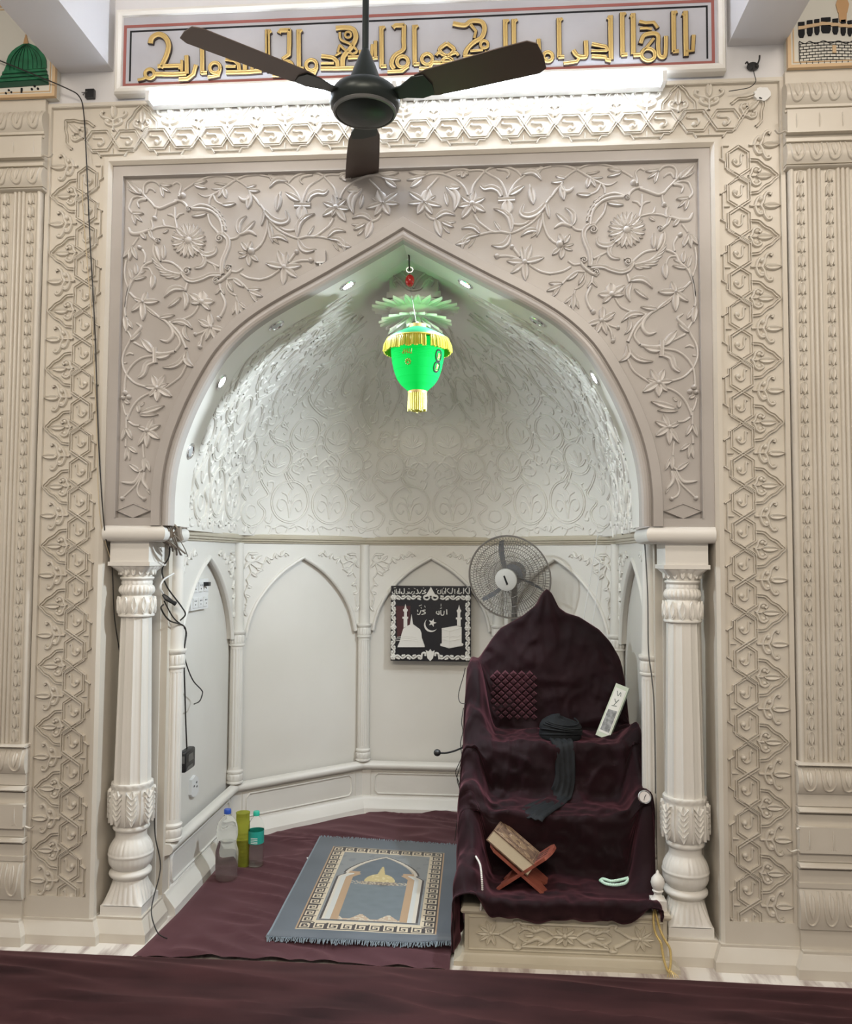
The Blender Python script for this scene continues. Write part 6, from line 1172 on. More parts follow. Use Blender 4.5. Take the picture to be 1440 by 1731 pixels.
for pts in ([(855, 738), (960, 770), (1122, 722)], [(960, 770), (958, 990)], [(862, 840), (910, 850), (935, 835), (960, 855)], [(960, 855), (1010, 830), (1060, 850), (1115, 810)], [(870, 880), (955, 900), (1115, 870)], [(840, 962), (955, 995), (1140, 958)]):
    stroke(b, [P8(*q) for q in pts], .002, .012, fp, ROUND, sharp=True)
b.build('cube_shrine', M['plq_w'], t)
b = MB()
cc, cr = P8(712, 690), .040
Q = []
for k in range(15): a = radians(125+k*14.5); Q.append((cc[0]+cr*cos(a), cc[1]+cr*sin(a)))
for k in range(15): a = radians(125+(14-k)*14.5); r_ = cr*(1-.28*sin(pi*(14-k)/14)); Q.append((cc[0]+r_*cos(a), cc[1]+r_*sin(a)))
b.prism(Q, fp, 0, .006); b.build('crescent', M['plq_w'], t)
b = MB(); sc_ = P8(730, 660); Q = []
for k in range(10): r_ = .024 if k % 2 == 0 else .010; a = radians(72+36*k); Q.append((sc_[0]+r_*cos(a), sc_[1]+r_*sin(a)))
b.prism(Q, fp, 0, .006); b.build('star', M['plq_w'], t)
b = MB()   # scrolling border
def scroll(p, q, n):
    dx, dy = q[0]-p[0], q[1]-p[1]; L = sqrt(dx*dx+dy*dy); ux, uy = dx/L, dy/L
    pts = []
    for k in range(n*6+1):
        s_ = L*k/(n*6); o_ = .0085*sin(2*pi*k/12.); pts.append((p[0]+ux*s_-uy*o_, p[1]+uy*s_+ux*o_))
    stroke(b, pts, .0055, .008, fp, ROUND, sharp=True)
    for k in range(n):
        s_ = L*(k+.5)/n; sg = 1 if k % 2 == 0 else -1
        c2 = (p[0]+ux*s_+uy*sg*.006, p[1]+uy*s_-ux*sg*.006)
        bump(b, c2, .008, .009, fp, 8); leaf(b, c2, (c2[0]+ux*.016+uy*sg*.006, c2[1]+uy*.016-ux*sg*.006), .006, .008, fp)
zt = P8(0, 325)[1]; zm = P8(0, 725)[1]
for p, q, n in (((-.205, zt), (-.055, zt), 5), ((.205, zt), (.055, zt), 5), ((-.205, .885), (-.05, .885), 5), ((.205, .885), (.05, .885), 5),
                ((-.213, zt-.02), (-.213, zm+.015), 5), ((.213, zt-.02), (.213, zm+.015), 5), ((-.213, zm-.015), (-.213, .90), 5), ((.213, zm-.015), (.213, .90), 5)): scroll(p, q, n)
for x in (-.213, .213):
    for z in (zt, zm, .884):
        for k in range(6): bump(b, (x+.010*cos(k*pi/3), z+.010*sin(k*pi/3)), .009, .009, fp, 8)
        bump(b, (x, z), .008, .013, fp, 8)
c2 = P8(708, 260)
b.prism([(c2[0]-.034, zt+.004), (c2[0]-.018, zt+.03), (c2[0], zt+.062), (c2[0]+.018, zt+.03), (c2[0]+.034, zt+.004), (c2[0], zt+.012)], fp, 0, .009)
for sg in (-1, 1):
    ribbon(b, [(c2[0]+sg*.024+.016*cos(2*pi*k/12), zt+.001+.013*sin(2*pi*k/12)) for k in range(12)], lambda t_: .006, .009, fp, ROUND, True)
    stroke(b, [(sg*.052, .875), (sg*.045, .905), (sg*.03, .908), (sg*.028, .892)], .007, .009, fp, ROUND)
b.prism([(x, z-.05) for x, z in [(-.022, .958), (-.026, .975), (-.01, .968), (0, .982), (.01, .968), (.026, .975), (.022, .958), (.016, .93), (0, .914), (-.016, .93)]], fp, 0, .010)
b.build('scroll_border', M['plq_w'], t, 50)

# ================================================================== PEDESTAL FAN
hub = Vector((.440, 1.30, 1.352))
ax = Vector((-.30, -.93, -.20)).normalized()       # direction the fan faces
R_ = .222
ex = Vector((0, 0, 1)).cross(ax).normalized(); ey = ax.cross(ex)
FM = lambda u, v, h: tuple(hub+ex*u+ey*v+ax*h)
t = thing('pedestal_fan', 'round grey wire guard fan on a stand behind the pulpit', 'fan', (.47, 1.36, .0))
b = MB()
for rad, dep, th in ((R_, 0, .005),):
    b.tube([FM(rad*cos(2*pi*k/48), rad*sin(2*pi*k/48), dep) for k in range(48)], th, 6, True)
def dish(r, s_): return s_*(.062*(1-(r/R_)**2)**.7+.0)
for s_ in (1, -1):
    for k in range(84):
        a = 2*pi*k/84; tw_ = .35*s_
        b.tube([FM(r*cos(a+tw_*(1-r/R_)), r*sin(a+tw_*(1-r/R_)), dish(r, s_)) for r in (.055, .09, .13, .17, .20, R_)], .0011, 4)
    for r in (.10, .15, .19):
        b.tube([FM(r*cos(2*pi*k/40), r*sin(2*pi*k/40), dish(r, s_)) for k in range(40)], .0016, 4, True)
b.build('wire_guard', plain('pale_grey_wire', (0.22, 0.20, 0.18), .45, .3), t)
b = MB(); prof = [(.058, .050), (.060, .058), (.058, .066), (.045, .070), (.001, .071)]
rows = [[FM(r*cos(2*pi*k/32), r*sin(2*pi*k/32), h) for k in range(32)] for r, h in prof]
b.grid(rows, close_u=True); b.cap(rows[0]); cp = b.build('centre_cap', plain('pale_grey_cap', (0.55, 0.54, 0.51), 0.35), t)
b = MB(); b.prism([(-.010, .022), (-.003, .026), (.013, -.020), (.005, -.026)], lambda u, v, h: FM(u, v, h), .0705, .0735); b.build('dark_badge', M['ink'], cp)
b = MB()
for k in range(3):
    a0 = radians(112+120*k); rows = []
    for i in range(9):
        q = i/8; r = lerp(.025, .20, q); half = lerp(.30, .42, sin(pi*min(1, q*1.1))**.7)*(1 if q < .95 else .8)*(.24/(.5+q))*2.0
        rows.append([FM(r*cos(a0+half*(w-.35)-.25*q), r*sin(a0+half*(w-.35)-.25*q), .022*(w-.5)) for w in (0, .25, .5, .75, 1)])
    b = MB(); b.grid(rows); b.build('blade', M['fan_grey'], t)
b = MB(); prof = [(.03, .03), (.035, -.05), (.058, -.055), (.060, -.12), (.045, -.16), (.001, -.165)]
rows = [[FM(r*cos(2*pi*k/28), r*sin(2*pi*k/28), h) for k in range(28)] for r, h in prof]
b.grid(rows, close_u=True); b.cap(rows[0]); b.build('motor', M['fan_grey'], t)
b = MB(); q = hub-ax*.10; b.lathe([(.016, .03), (.016, q.z-.03), (.022, q.z-.03)], (q.x, q.y, 0), 16); b.build('pole', M['steel'], t)
b = MB(); b.lathe([(.15, .012), (.15, .022), (.12, .034), (.03, .05), (.018, .06)], (q.x, q.y, 0), 32); b.build('stand_base', M['fan_grey'], t)

# ================================================================== PULPIT (stone steps under the velvet)
t = thing('pulpit', 'small cream marble stepped pulpit with a carved flower front panel', 'pulpit', (.62, .3, 0))
b = MB()
# bottom step: moulded plinth, die, top slab
def ring_box(b, x0, x1, y0, y1, prof):
    rows = []
    for o, z in prof: rows.append([(x0-o, y0-o, z), (x1+o, y0-o, z), (x1+o, y1, z), (x0-o, y1, z)])
    b.grid(rows, close_u=True); b.cap(rows[0][::-1]); b.cap(rows[-1])
ring_box(b, .245, .965, -.022, .232, [(.038, 0), (.038, .016), (.030, .020), (.016, .026), (.010, .034), (.004, .036), (0, .038), (0, .168), (.004, .170), (.010, .174), (.014, .182), (.012, .190), (.006, .196), (0, .197)])
m = lambda u, v, h: (.605+u, -.022-h, .103+v)
stroke(b, [(-.345, -.058), (.345, -.058), (.345, .056), (-.345, .056)], .004, .005, m, ROUND, closed=True, sharp=True)
b.build('base_step', M['marble_cream'], t, 30)
b = MB(); b.box(.25, .93, .21, .9, .0, .195); b.box(.27, .93, .275, .9, .19, .425); b.box(.27, .93, .46, .9, .42, .64)
b.box(.250, .285, .28, .74, .19, .46); b.box(.250, .285, .50, .74, .19, .62); b.box(.905, .931, .28, .74, .19, .44); b.box(.905, .931, .49, .74, .19, .60); b.build('step_block', M['marble_cream'], t)
b = MB()
b.prism([(.27, .6), (.27, .94), (.35, 1.02), (.41, 1.09), (.50, 1.14), (.575, 1.18), (.60, 1.26), (.625, 1.17), (.72, 1.13), (.82, 1.06), (.87, .98), (.92, .86), (.93, .6)], lambda u, v, h: (u, .802+h, v), 0, .035)
b.build('back_panel', M['marble_cream'], t)
b = MB()
sf = lambda pts, w=.006, tp=0: stroke(b, pts, w, .009, m, ROUND, tp)
sf([(-.155, .038), (.155, .038)], .006); sf([(-.155, -.042), (.155, -.042)], .006)
for sg in (-1, 1):
    sf([(sg*.155, .038), (sg*.165, .046), (sg*.182, .042), (sg*.178, .030), (sg*.195, .022), (sg*.235, -.002)], .007); sf([(sg*.155, -.042), (sg*.165, -.05), (sg*.182, -.046), (sg*.178, -.034), (sg*.195, -.026), (sg*.235, -.002)], .007)
    sf([(sg*.04, 0), (sg*.075, .02), (sg*.11, .012), (sg*.14, .022), (sg*.165, .005)], .007, 1); sf([(sg*.04, -.004), (sg*.07, -.024), (sg*.10, -.014), (sg*.135, -.026), (sg*.165, -.01)], .007, 1)
    for a, z, a2, z2 in ((.06, .015, .09, .032), (.10, .012, .12, .034), (.075, -.02, .10, -.036), (.13, -.02, .155, -.036), (.13, .02, .16, .03), (.11, 0, .145, -.002)): leaf(b, (sg*a, z), (sg*a2, z2), .009, .009, m)
    c2 = sg*.285
    for k in range(7):
        a = radians(180-90*sg+ -90*sg*0+ (k-3)*38) if False else radians((k-3)*36+(0 if sg > 0 else 180))
        leaf(b, (c2-sg*.02, 0), (c2-sg*.02+.052*cos(a), .045*sin(a)), .010, .009, m)
    sf([(sg*.235, -.002), (sg*.27, -.001)], .006); bump(b, (c2-sg*.02, 0), .010, .012, m)
for k in range(8):
    a = 2*pi*k/8; leaf(b, (.008*cos(a), .008*sin(a)), (.046*cos(a), .036*sin(a)), .011, .011, m)
bump(b, (0, 0), .012, .016, m)
b.build('carved_panel', M['marble_cream'], t, 50)
b = MB(); fx, fy = .941, .012
b.box(fx-.026, fx+.026, fy-.026, fy+.026, .195, .232)
b.lathe([(.024, .232), (.016, .24), (.013, .248), (.017, .256), (.020, .26), (.016, .264), (.022, .275), (.025, .288), (.022, .302), (.013, .314), (.006, .321), (.005, .327), (.001, .332)], (fx, fy, 0), 28)
b.build('finial', M['marble_niche'], t)

# ---- velvet cover draped over the steps and the back
ZTOPS = [(.20, .96), (.25, .995), (.285, .985), (.315, 1.03), (.345, 1.075), (.385, 1.125), (.49, 1.185), (.55, 1.235), (.575, 1.285), (.60, 1.312), (.625, 1.29), (.655, 1.225), (.69, 1.20), (.75, 1.182), (.84, 1.125), (.89, 1.07), (.93, 1.0), (.945, .95), (.956, .86), (.965, .72), (1.05, .69)]
PROFV = [(-.036, .150, 0), (-.045, .185, 0), (-.032, .208, 0), (.0, .212, 0), (.10, .207, 0), (.24, .208, 0), (.254, .222, 0), (.244, .30, 0), (.222, .40, 0), (.210, .432, 0), (.218, .447, 0), (.30, .446, 0), (.42, .448, 0), (.446, .462, 0), (.450, .52, 0), (.446, .61, 0), (.443, .645, 0), (.458, .662, 0), (.54, .660, 0), (.66, .664, 0), (.735, .675, 0)]
PV = []
for a, c2 in zip(PROFV, PROFV[1:]):
    n = max(2, int(sqrt((a[0]-c2[0])**2+(a[1]-c2[1])**2)/.011))
    for i in range(n): PV.append((lerp(a[0], c2[0], i/n), lerp(a[1], c2[1], i/n)))
NBK = 46; NOV = 10
def armL(y): return interp([(-.05, .22), (0, .30), (.06, .33), (.14, .34), (.2, .44), (.26, .53), (.36, .55), (.44, .64), (.52, .75), (.60, .82), (.68, .95), (.74, .995), (.8, .995)], y)
def armR(y): return interp([(-.05, .20), (.1, .215), (.17, .30), (.2, .49), (.25, .525), (.36, .53), (.42, .60), (.46, .71), (.52, .735), (.62, .70), (.72, .69), (.8, .70)], y)
def ridge(v): return 1-abs(noise.noise(v))
def fold(x, y, z):
    v = Vector((x*7, y*7, z*7)); n1 = noise.noise(v*.8); n2 = noise.noise(v*2.1+Vector((5, 1, 2)))
    w1 = ridge(Vector((x*10+n1*1.4, y*4, z*4+3))); w2 = ridge(Vector((x*4.5+2, y*20+n1*.8, z*11+n2*.6))); w3 = ridge(Vector((x*17+z*9+n2, y*13-x*6, z*14+n1*2)))
    flat = sstep(.06, .0, abs(y-.12)) if z < .23 else 0
    edge = sstep(.22, .05, x-.232)+sstep(.16, .03, .96-x)
    w4 = ridge(Vector((x*5+z*7+4, y*6, z*3-x*4+n1*.5)))
    roll = sstep(.07, -.03, y)*sstep(.16, .21, z) if z < .24 else 0
    return n1*.012+n2*.006+(w1**4)*.014+(w2**4)*.012+(w3**4)*(.008+.012*min(1, edge))+(w4**5)*.020+roll*(.012+.016*ridge(Vector((x*4, y*30+n1, 2)))**3)
nS = len(PV)+NBK+NOV; 
xs_in = 90; sk = 26
rows = []
for i in range(nS):
    row = []
    back = i >= len(PV)
    if not back: y, z = PV[i]
    for j in range(xs_in+1):
        u = j/xs_in
        if not back:
            xl = interp([(0, .232), (.45, .240), (.75, .252)], y)+.004*sin(y*14); xr = interp([(-.05, .925), (.05, .93), (.2, .955), (.45, .962), (.75, .965)], y)
        else:
            xl, xr = .252, .965
        x = lerp(xl, xr, u)
        eL = 1-sstep(.03, .115, x-xl); eR = 1-sstep(.02, .10, xr-x)
        if not back:
            zz = z; yy = y
            ya = y-.0
            if eL > 0:
                zz = max(zz, lerp(zz, max(zz, armL(y)), eL))
            if eR > 0:
                zz = max(zz, lerp(zz, max(zz, armR(y)), eR))
            # sag and drape at riser bottoms
            f_ = fold(x, yy, zz)
            f_ *= 1-.8*sstep(.70, .76, x)*sstep(.0, .05, y)*sstep(.25, .21, y)
            # cloth slumps diagonally at the left of each riser
            dv = .02*sstep(.5, .0, u)*sin(pi*min(1, max(0, (z-.45)/.2))) if .45 < z < .65 else 0
            hem = sstep(-.02, -.036, y)*(.014*noise.noise(Vector((x*7, 1, 4)))+.010*noise.noise(Vector((x*19, 3, 1)))) if z < .20 else 0
            p = (x, yy-f_*1.1-dv, zz+f_*.8+hem)
        else:
            k = i-len(PV)
            zt_ = interp(ZTOPS, x)
            base = .678
            if eL > 0: base = lerp(base, max(base, min(armL(.74), zt_)), eL)
            if eR > 0: base = lerp(base, max(base, min(armR(.74), zt_)), eR)
            if k < NBK:
                q = k/(NBK-1); z2 = lerp(base, max(base+.002, zt_), q)
                f_ = fold(x, .7, z2)*(1-.35*q)
                tent = (1-sstep(0, .45, abs(x-.60)))*sstep(.7, 1, q)
                yy = .738+.045*q**1.5-f_-.0
                # radiating pleats from the peak
                ang = atan2(x-.60, 1.34-z2); dist = sqrt((x-.6)**2+(1.34-z2)**2)
                yy -= .007*sin(ang*17)*sstep(.02, .10, dist)*(1-sstep(.2, .42, dist))*.8
                p = (x, yy, z2)
            else:
                q = (k-NBK+1)/NOV
                p = (x, .783+.085*sin(q*pi/2)*1.0, zt_+.012*sin(pi*min(1, q*1.5))-.20*q*q)
        row.append(p)
    # skirts: left and right falls
    yL, zL = row[0][1], row[0][2]; xL = row[0][0]
    yR, zR = row[-1][1], row[-1][2]; xR = row[-1][0]
    yb = yL
    botL = interp([(-.06, .06), (0, .075), (.05, .04), (.2, .03), (.9, .03)], yL)
    botR = interp([(-.06, .195), (.05, .20), (.12, .215), (.2, .23), (.45, .2), (.9, .2)], yR)
    left = []; right = []
    for k in range(1, sk+1):
        q = k/sk
        wv = .012*sin(yL*38+q*2)*q+.008*noise.noise(Vector((yL*20, q*4, 3)))
        zz = lerp(zL, min(botL, zL), q)
        left.append((xL-.016*sin(min(1, q*4)*pi/2)+wv-.012*(1-q), yL+.01*noise.noise(Vector((q*6, yL*9, 0))), zz))
        wv = .004*sin(yR*34+q*3)*q+.004*noise.noise(Vector((yR*18, q*5, 9)))
        zz = lerp(zR, min(botR, zR), q)
        right.append((xR+.010*sin(min(1, q*4)*pi/2)+wv, yR+.01*noise.noise(Vector((q*6, yR*9, 4))), zz))
    rows.append(left[::-1]+row+right)
b = MB(); b.grid(rows)
vc = b.build('velvet_cover', M['velvet'], None, 180)
tag(vc, 'dark maroon velvet cloth draped over the pulpit steps and pointed back', 'cloth')
sd = vc.modifiers.new('smooth', 'SMOOTH'); sd.factor = .5; sd.iterations = 3
so = vc.modifiers.new('thick', 'SOLIDIFY'); so.thickness = .004; so.offset = -1
# quilted lattice patch on the back
b = MB()
for i in range(11):
    for j in range(12):
        if (i+j) % 2: continue
        c2 = (.352+i*.0185, .735+j*.0175); rx, rz = .0165, .0155
        m_ = lambda u, v, h: (u, .712-h+.010*(v-.74), v)
        Q = [(c2[0]-rx, c2[1]), (c2[0], c2[1]-rz), (c2[0]+rx, c2[1]), (c2[0], c2[1]+rz)]
        a_ = [m_(*q, -.02) for q in Q]; t2 = [m_(lerp(q[0], c2[0], .35), lerp(q[1], c2[1], .35), .004) for q in Q]
        o_ = len(b.v); b.v += a_+t2+[m_(c2[0], c2[1], .006)]
        b.f += [(o_+k, o_+(k+1) % 4, o_+4+(k+1) % 4, o_+4+k) for k in range(4)]+[(o_+4+k, o_+4+(k+1) % 4, o_+8) for k in range(4)]; b.m += [0]*8
o = b.build('quilted_patch', velvet('quilted_velvet', (0.022, 0.006, 0.009), (0.034, 0.010, 0.013), .7, (0.4, .16, .2)), vc, 30)
o['label'] = 'square patch of embossed diamond quilting'

# ================================================================== THINGS ON THE PULPIT
M['navy_cloth'] = mottled('dark_navy_cloth', (0.003, 0.004, 0.0055), (0.007, 0.009, 0.012), 40, .8, 4, .3)
tx, ty, tz = .642, .575, .672
t = thing('turban', 'dark navy wrapped turban resting on the upper velvet seat with its tail hanging down', 'turban', (tx, ty, tz))
b = MB()
rows = []
prof = [(.074, 0), (.086, .012), (.090, .03), (.088, .045), (.086, .052), (.089, .056), (.086, .068), (.076, .080), (.058, .090), (.036, .098), (.012, .102), (.001, .102)]
for r, z in prof:
    row = []
    for k in range(56):
        a = 2*pi*k/56
        rr = r*(1+.035*sin(a*2+1)+.02*noise.noise(Vector((cos(a)*2, sin(a)*2, z*30)))); zz = z+.010*cos(a-2.2)*(z/.1)+.006*sin(a*1+z*40)*(1 if z > .02 else 0)
        row.append((tx+rr*cos(a), ty+rr*sin(a)*.95, tz-.006+zz))
    rows.append(row)
b.grid(rows, close_u=True); b.cap(rows[0][::-1]); b.cap(rows[-1])
b.build('wrap', M['navy_cloth'], t, 80)
b = MB()
for k in range(5):
    a0 = -2.9+k*.14; zz = .022+k*.016; Q = []
    for i in range(20):
        q = i/19; a = a0+q*2.75; r = interp([(0, .088), (.05, .091), (.085, .078), (.11, .05)], zz+.014*sin(q*3+k))
        Q.append((tx+(r+.002)*cos(a), ty+(r+.002)*sin(a)*.95, tz+zz+.016*sin(q*3.0+k*.8)))
    b.tube(catmull(Q, 2), .0035, 6)
b.build('wrap_fold', M['navy_cloth'], t, 80)
b = MB()
path = [(.632, .500, .684), (.637, .455, .688), (.642, .428, .668), (.646, .418, .60), (.645, .412, .54), (.632, .402, .492), (.610, .375, .468), (.575, .32, .464), (.535, .26, .463), (.500, .205, .459), (.486, .186, .447)]
wid = [.052, .052, .050, .046, .045, .048, .052, .060, .066, .070, .072]
P = catmull([p+(w,) for p, w in zip(path, wid)], 6); rows = []
for i, p in enumerate(P):
    q = i/(len(P)-1); row = []
    d_ = Vector(P[min(i+1, len(P)-1)][:3])-Vector(P[max(i-1, 0)][:3]); d_.normalize()
    n_ = Vector((0, -1, 0)).lerp(Vector((0, 0, 1)), sstep(.45, .6, q)); 
    if q < .15: n_ = Vector((0, 0, 1))
    s_ = d_.cross(n_).normalized()
    for j in range(13):
        w = (j/12-.5)*1.75; f_ = .004*sin(j*1.9+q*5)+.003*noise.noise(Vector((j*.5, q*9, 1)))
        row.append(tuple(Vector(p[:3])+s_*w*p[3]+n_*(f_+.005)))
    rows.append(row)
b.grid(rows); tl = b.build('tail', M['navy_cloth'], t, 180)
so = tl.modifiers.new('thick', 'SOLIDIFY'); so.thickness = .005

# ---- leaning long box
t = thing('gift_box', 'long pale green and white box leaning on the velvet pulpit seat', 'box', (.82, .62, .668), None, (0, 0, 0))
d1 = Vector((.098, .055, .215)).normalized(); n1 = Vector((-.30, -.90, .18)); n1 = (n1-d1*n1.dot(d1)).normalized(); s1 = d1.cross(n1).normalized()
org = Vector((.824, .600, .676))
BM_ = lambda u, v, h: tuple(org+s1*u*(-1)+d1*v+n1*h)
if s1.x > 0: BM_ = lambda u, v, h: tuple(org+s1*u+d1*v+n1*h)
wb, lb, tb = .030, .245, .036
b = MB(); b.prism([(-wb, 0), (wb, 0), (wb, lb), (-wb, lb)], BM_, -tb, 0); b.build('carton', plain('pale_green_card', (0.55, 0.62, 0.50), 0.35), t, 20)
b = MB(); b.prism([(-wb+.006, .02), (wb-.006, .02), (wb-.006, lb-.018), (-wb+.006, lb-.018)], BM_, -.001, .0015); b.build('label_panel', plain('white_card', (0.74, 0.74, 0.70), 0.3), t, 20)
b = MB(); b.prism([(-wb+.010, .03), (wb-.010, .03), (wb-.010, .13), (-wb+.010, .125)], BM_, .001, .0022); b.build('photo_print', mottled('grey_print', (0.10, 0.11, 0.12), (0.42, 0.44, 0.45), 60, .3), t, 20)
b = MB(); mm = lambda u, v, h: BM_(u, v, h)
stroke(b, [(-.012, .215), (-.002, .195), (.004, .213), (.010, .196)], .002, .003, mm); stroke(b, [(-.01, .178), (0, .165), (.008, .180), (-.004, .150)], .002, .003, mm); stroke(b, [(-.012, .145), (.010, .150)], .002, .003, mm)
b.build('script', plain('grey_green_ink', (0.10, 0.13, 0.11), 0.4), t, 60)

# ---- book stand and book
M['wood'] = mottled('red_brown_wood', (0.22, 0.055, 0.035), (0.34, 0.10, 0.065), 14, .45, 6, .2, .35, .7, (1, 6, 1))
bx, by, bz = .470, .125, .212
t = thing('book_stand', 'folding red brown wooden book stand on the lowest velvet step', 'book stand', (bx, by, bz))
W2 = .070
yaw = radians(-14)
def rotz(p): 
    x, y, z = p; return (bx+x*cos(yaw)-y*sin(yaw), by+x*sin(yaw)+y*cos(yaw), bz+z)
def plank(a0, a1, wid_, thick, name, cut):
    d_ = Vector((a1[0]-a0[0], 0, a1[1]-a0[1])); L = d_.length; d_.normalize(); n_ = Vector((-d_.z, 0, d_.x))
    def m(u, v, h): 
        p = Vector((a0[0], 0, a0[1]))+d_*u+n_*h; return rotz((p.x, v, p.z))
    b = MB(); out = []
    r = .018
    top = [(L-r*(1-sin(radians(a))), wid_-r*(1-cos(radians(a)))) for a in (0, 30, 60, 90)][::1]
    out = [(0, -wid_), (0, -wid_*.35), (.03, -wid_*.22), (.045, 0), (.03, wid_*.22), (0, wid_*.35), (0, wid_), (L-.03, wid_), (L-.008, wid_*.72), (L, wid_*.3), (L, -wid_*.3), (L-.008, -wid_*.72), (L-.03, -wid_)]
    b.prism(out, m, -thick/2, thick/2)
    o = b.build(name, M['wood'], t, 30)
    b = MB()
    for v in (-.028, 0, .028):
        stroke(b, [(L*.62, v), (L*.72, v+.008), (L*.82, v), (L*.9, v+.004)], .0035, .0012, lambda u, v2, h: m(u, v2, thick/2+h), ROUND)
        stroke(b, [(L*.62, v), (L*.72, v-.008), (L*.82, v), (L*.9, v-.004)], .0035, .0012, lambda u, v2, h: m(u, v2, thick/2+h), ROUND)
    b.build('carved_slot', plain('dark_slot', (0.05, 0.018, 0.014), 0.6), o, 60)
plank((-.098, .0), (.112, .155), W2, .011, 'plank', 1)
plank((.092, .0), (-.128, .160), W2*.96, .011, 'plank', 1)
t = thing('book', 'thick holy book with ornate brown cover lying on the wooden stand', 'book', (.41, .13, .31))
bd = Vector((.128+.092, 0, -.160)).normalized(); 
o0 = Vector((-.135, 0, .182)); bn = Vector((.160, 0, .220)).normalized()
def BK(u, v, h):
    p = o0+bd*u+bn*h; return rotz((p.x, v-.004, p.z))
LB, TBk, HW = .195, .050, .066
b = MB(); b.prism([(.004, -HW+.003), (LB-.002, -HW+.003), (LB-.002, HW-.003), (.004, HW-.003)], BK, .004, TBk-.002); b.build('page_block', mottled('cream_pages', (0.62, 0.52, 0.36), (0.72, 0.64, 0.48), 120, .7, 2, 0, .3, .7, (1, 1, 30)), t, 20)
M['cover'] = mottled('brown_gilt_cover', (0.10, 0.06, 0.045), (0.26, 0.17, 0.11), 55, .4)
b = MB()
for h0, h1 in ((0, .004), (TBk-.003, TBk+.001)): b.prism([(0, -HW), (LB, -HW), (LB, HW), (0, HW)], BK, h0, h1)
b.build('cover', M['cover'], t, 20)
b = MB(); mt = lambda u, v, h: BK(u, v, TBk+.001+h)
for k_, (i, c2) in enumerate(((.006, 1), (.017, 1))): stroke(b, [(i, -HW+i), (LB-i, -HW+i), (LB-i, HW-i), (i, HW-i)], .0018, .001, mt, ROUND, closed=True, sharp=True)
for k in range(16): leaf(b, (LB/2+.010*cos(k*pi/8), .008*sin(k*pi/8)), (LB/2+.042*cos(k*pi/8), .030*sin(k*pi/8)), .006, .001, mt)
for k in range(9):
    for sg in (-1, 1): bump(b, (.025+k*.018, sg*(HW-.011)), .004, .001, mt, 6)
for sx in (.03, LB-.03):
    for sg in (-1, 1): leaf(b, (sx, sg*.04), (LB/2+(sx-LB/2)*.55, sg*.030), .010, .001, mt)
b.build('gilt_ornament', plain('worn_gilt', (0.34, 0.23, 0.14), 0.4, .2), t, 60)

# ---- clock, beads
t = thing('table_clock', 'small round silver clock on the right velvet arm', 'clock', (.93, .215, .525))
cd = Vector((-.10, -.95, .30)).normalized(); ce = Vector((0, 0, 1)).cross(cd).normalized(); cf = cd.cross(ce)
CC = Vector((.927, .175, .545)); CM = lambda u, v, h: tuple(CC+ce*u+cf*v+cd*h)
def disc(r0, prof):
    b = MB(); rows = [[CM(r*cos(2*pi*k/28), r*sin(2*pi*k/28), h) for k in range(28)] for r, h in prof]; b.grid(rows, close_u=True); b.cap(rows[0]); b.cap(rows[-1]); return b
disc(0, [(.022, -.012), (.025, -.008), (.025, .002), (.022, .005), (.019, .002)]).build('case', M['chrome'], t)
fo = disc(0, [(.0195, .001), (.0195, .0025)]).build('dial', plain('white_dial', (0.62, 0.58, 0.56), 0.4), t)
b = MB(); stroke(b, [(0, 0), (.006, .009)], .0012, .001, lambda u, v, h: CM(u, v, h+.0027)); stroke(b, [(0, 0), (-.003, -.013)], .0010, .001, lambda u, v, h: CM(u, v, h+.0027)); b.build('hand', M['ink'], fo)
def beads(name, label, pts, r, mat, n, extra=None, mat2=None):
    P = catmull(pts, 14); d = [0]
    for a, c2 in zip(P, P[1:]): d.append(d[-1]+(Vector(a)-Vector(c2)).length)
    b = MB()
    for k in range(n):
        s_ = d[-1]*k/(n-1); j = 0
        while j < len(d)-2 and d[j+1] < s_: j += 1
        q = (s_-d[j])/max(1e-9, d[j+1]-d[j]); p = Vector(P[j]).lerp(Vector(P[j+1]), q); b.ball(p, r, 8, 6)
    o = b.build(name, mat, None, 60); tag(o, label, 'prayer beads')
    b = MB(); b.tube(P, r*.3, 4)
    if extra: extra(b)
    b.build('string', mat2 or mat, o)
    return o
zb = .226
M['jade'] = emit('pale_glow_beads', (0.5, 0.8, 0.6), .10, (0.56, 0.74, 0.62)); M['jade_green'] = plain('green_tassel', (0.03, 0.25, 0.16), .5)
def tass(b): 
    for k in range(7): b.tube([(.872, 0.193, zb), (.885+.006*k, 0.203-.002*k, zb+.004), (.91+.003*k, .212+.007*(k-3), zb)], .0016, 4)
beads('prayer_beads', 'pale green prayer beads with a green tassel lying on the lowest velvet step', [(.758, 0.178, zb), (.775, 0.146, zb), (.81, 0.138, zb), (.845, 0.156, zb), (.862, 0.183, zb), (.89, 0.213, zb+.01), (.905, 0.183, zb+.004), (.925, 0.203, zb+.008), (.915, 0.233, zb+.01), (.895, 0.240, zb+.01), (.88, 0.210, zb+.006), (.84, 0.193, zb), (.80, 0.174, zb), (.772, 0.193, zb), (.758, 0.178, zb)], .0058, M['jade'], 74, tass, M['jade_green'])
M['goldbead'] = plain('gold_beads', (0.72, 0.55, 0.22), .25, .35)
yb = -.066
def gt(b):
    for k in range(6): b.tube([(.962, yb+.00, .022), (.955+.006*k, yb-.015, .010), (.95+.008*k, yb-.022, .004)], .0012, 4)
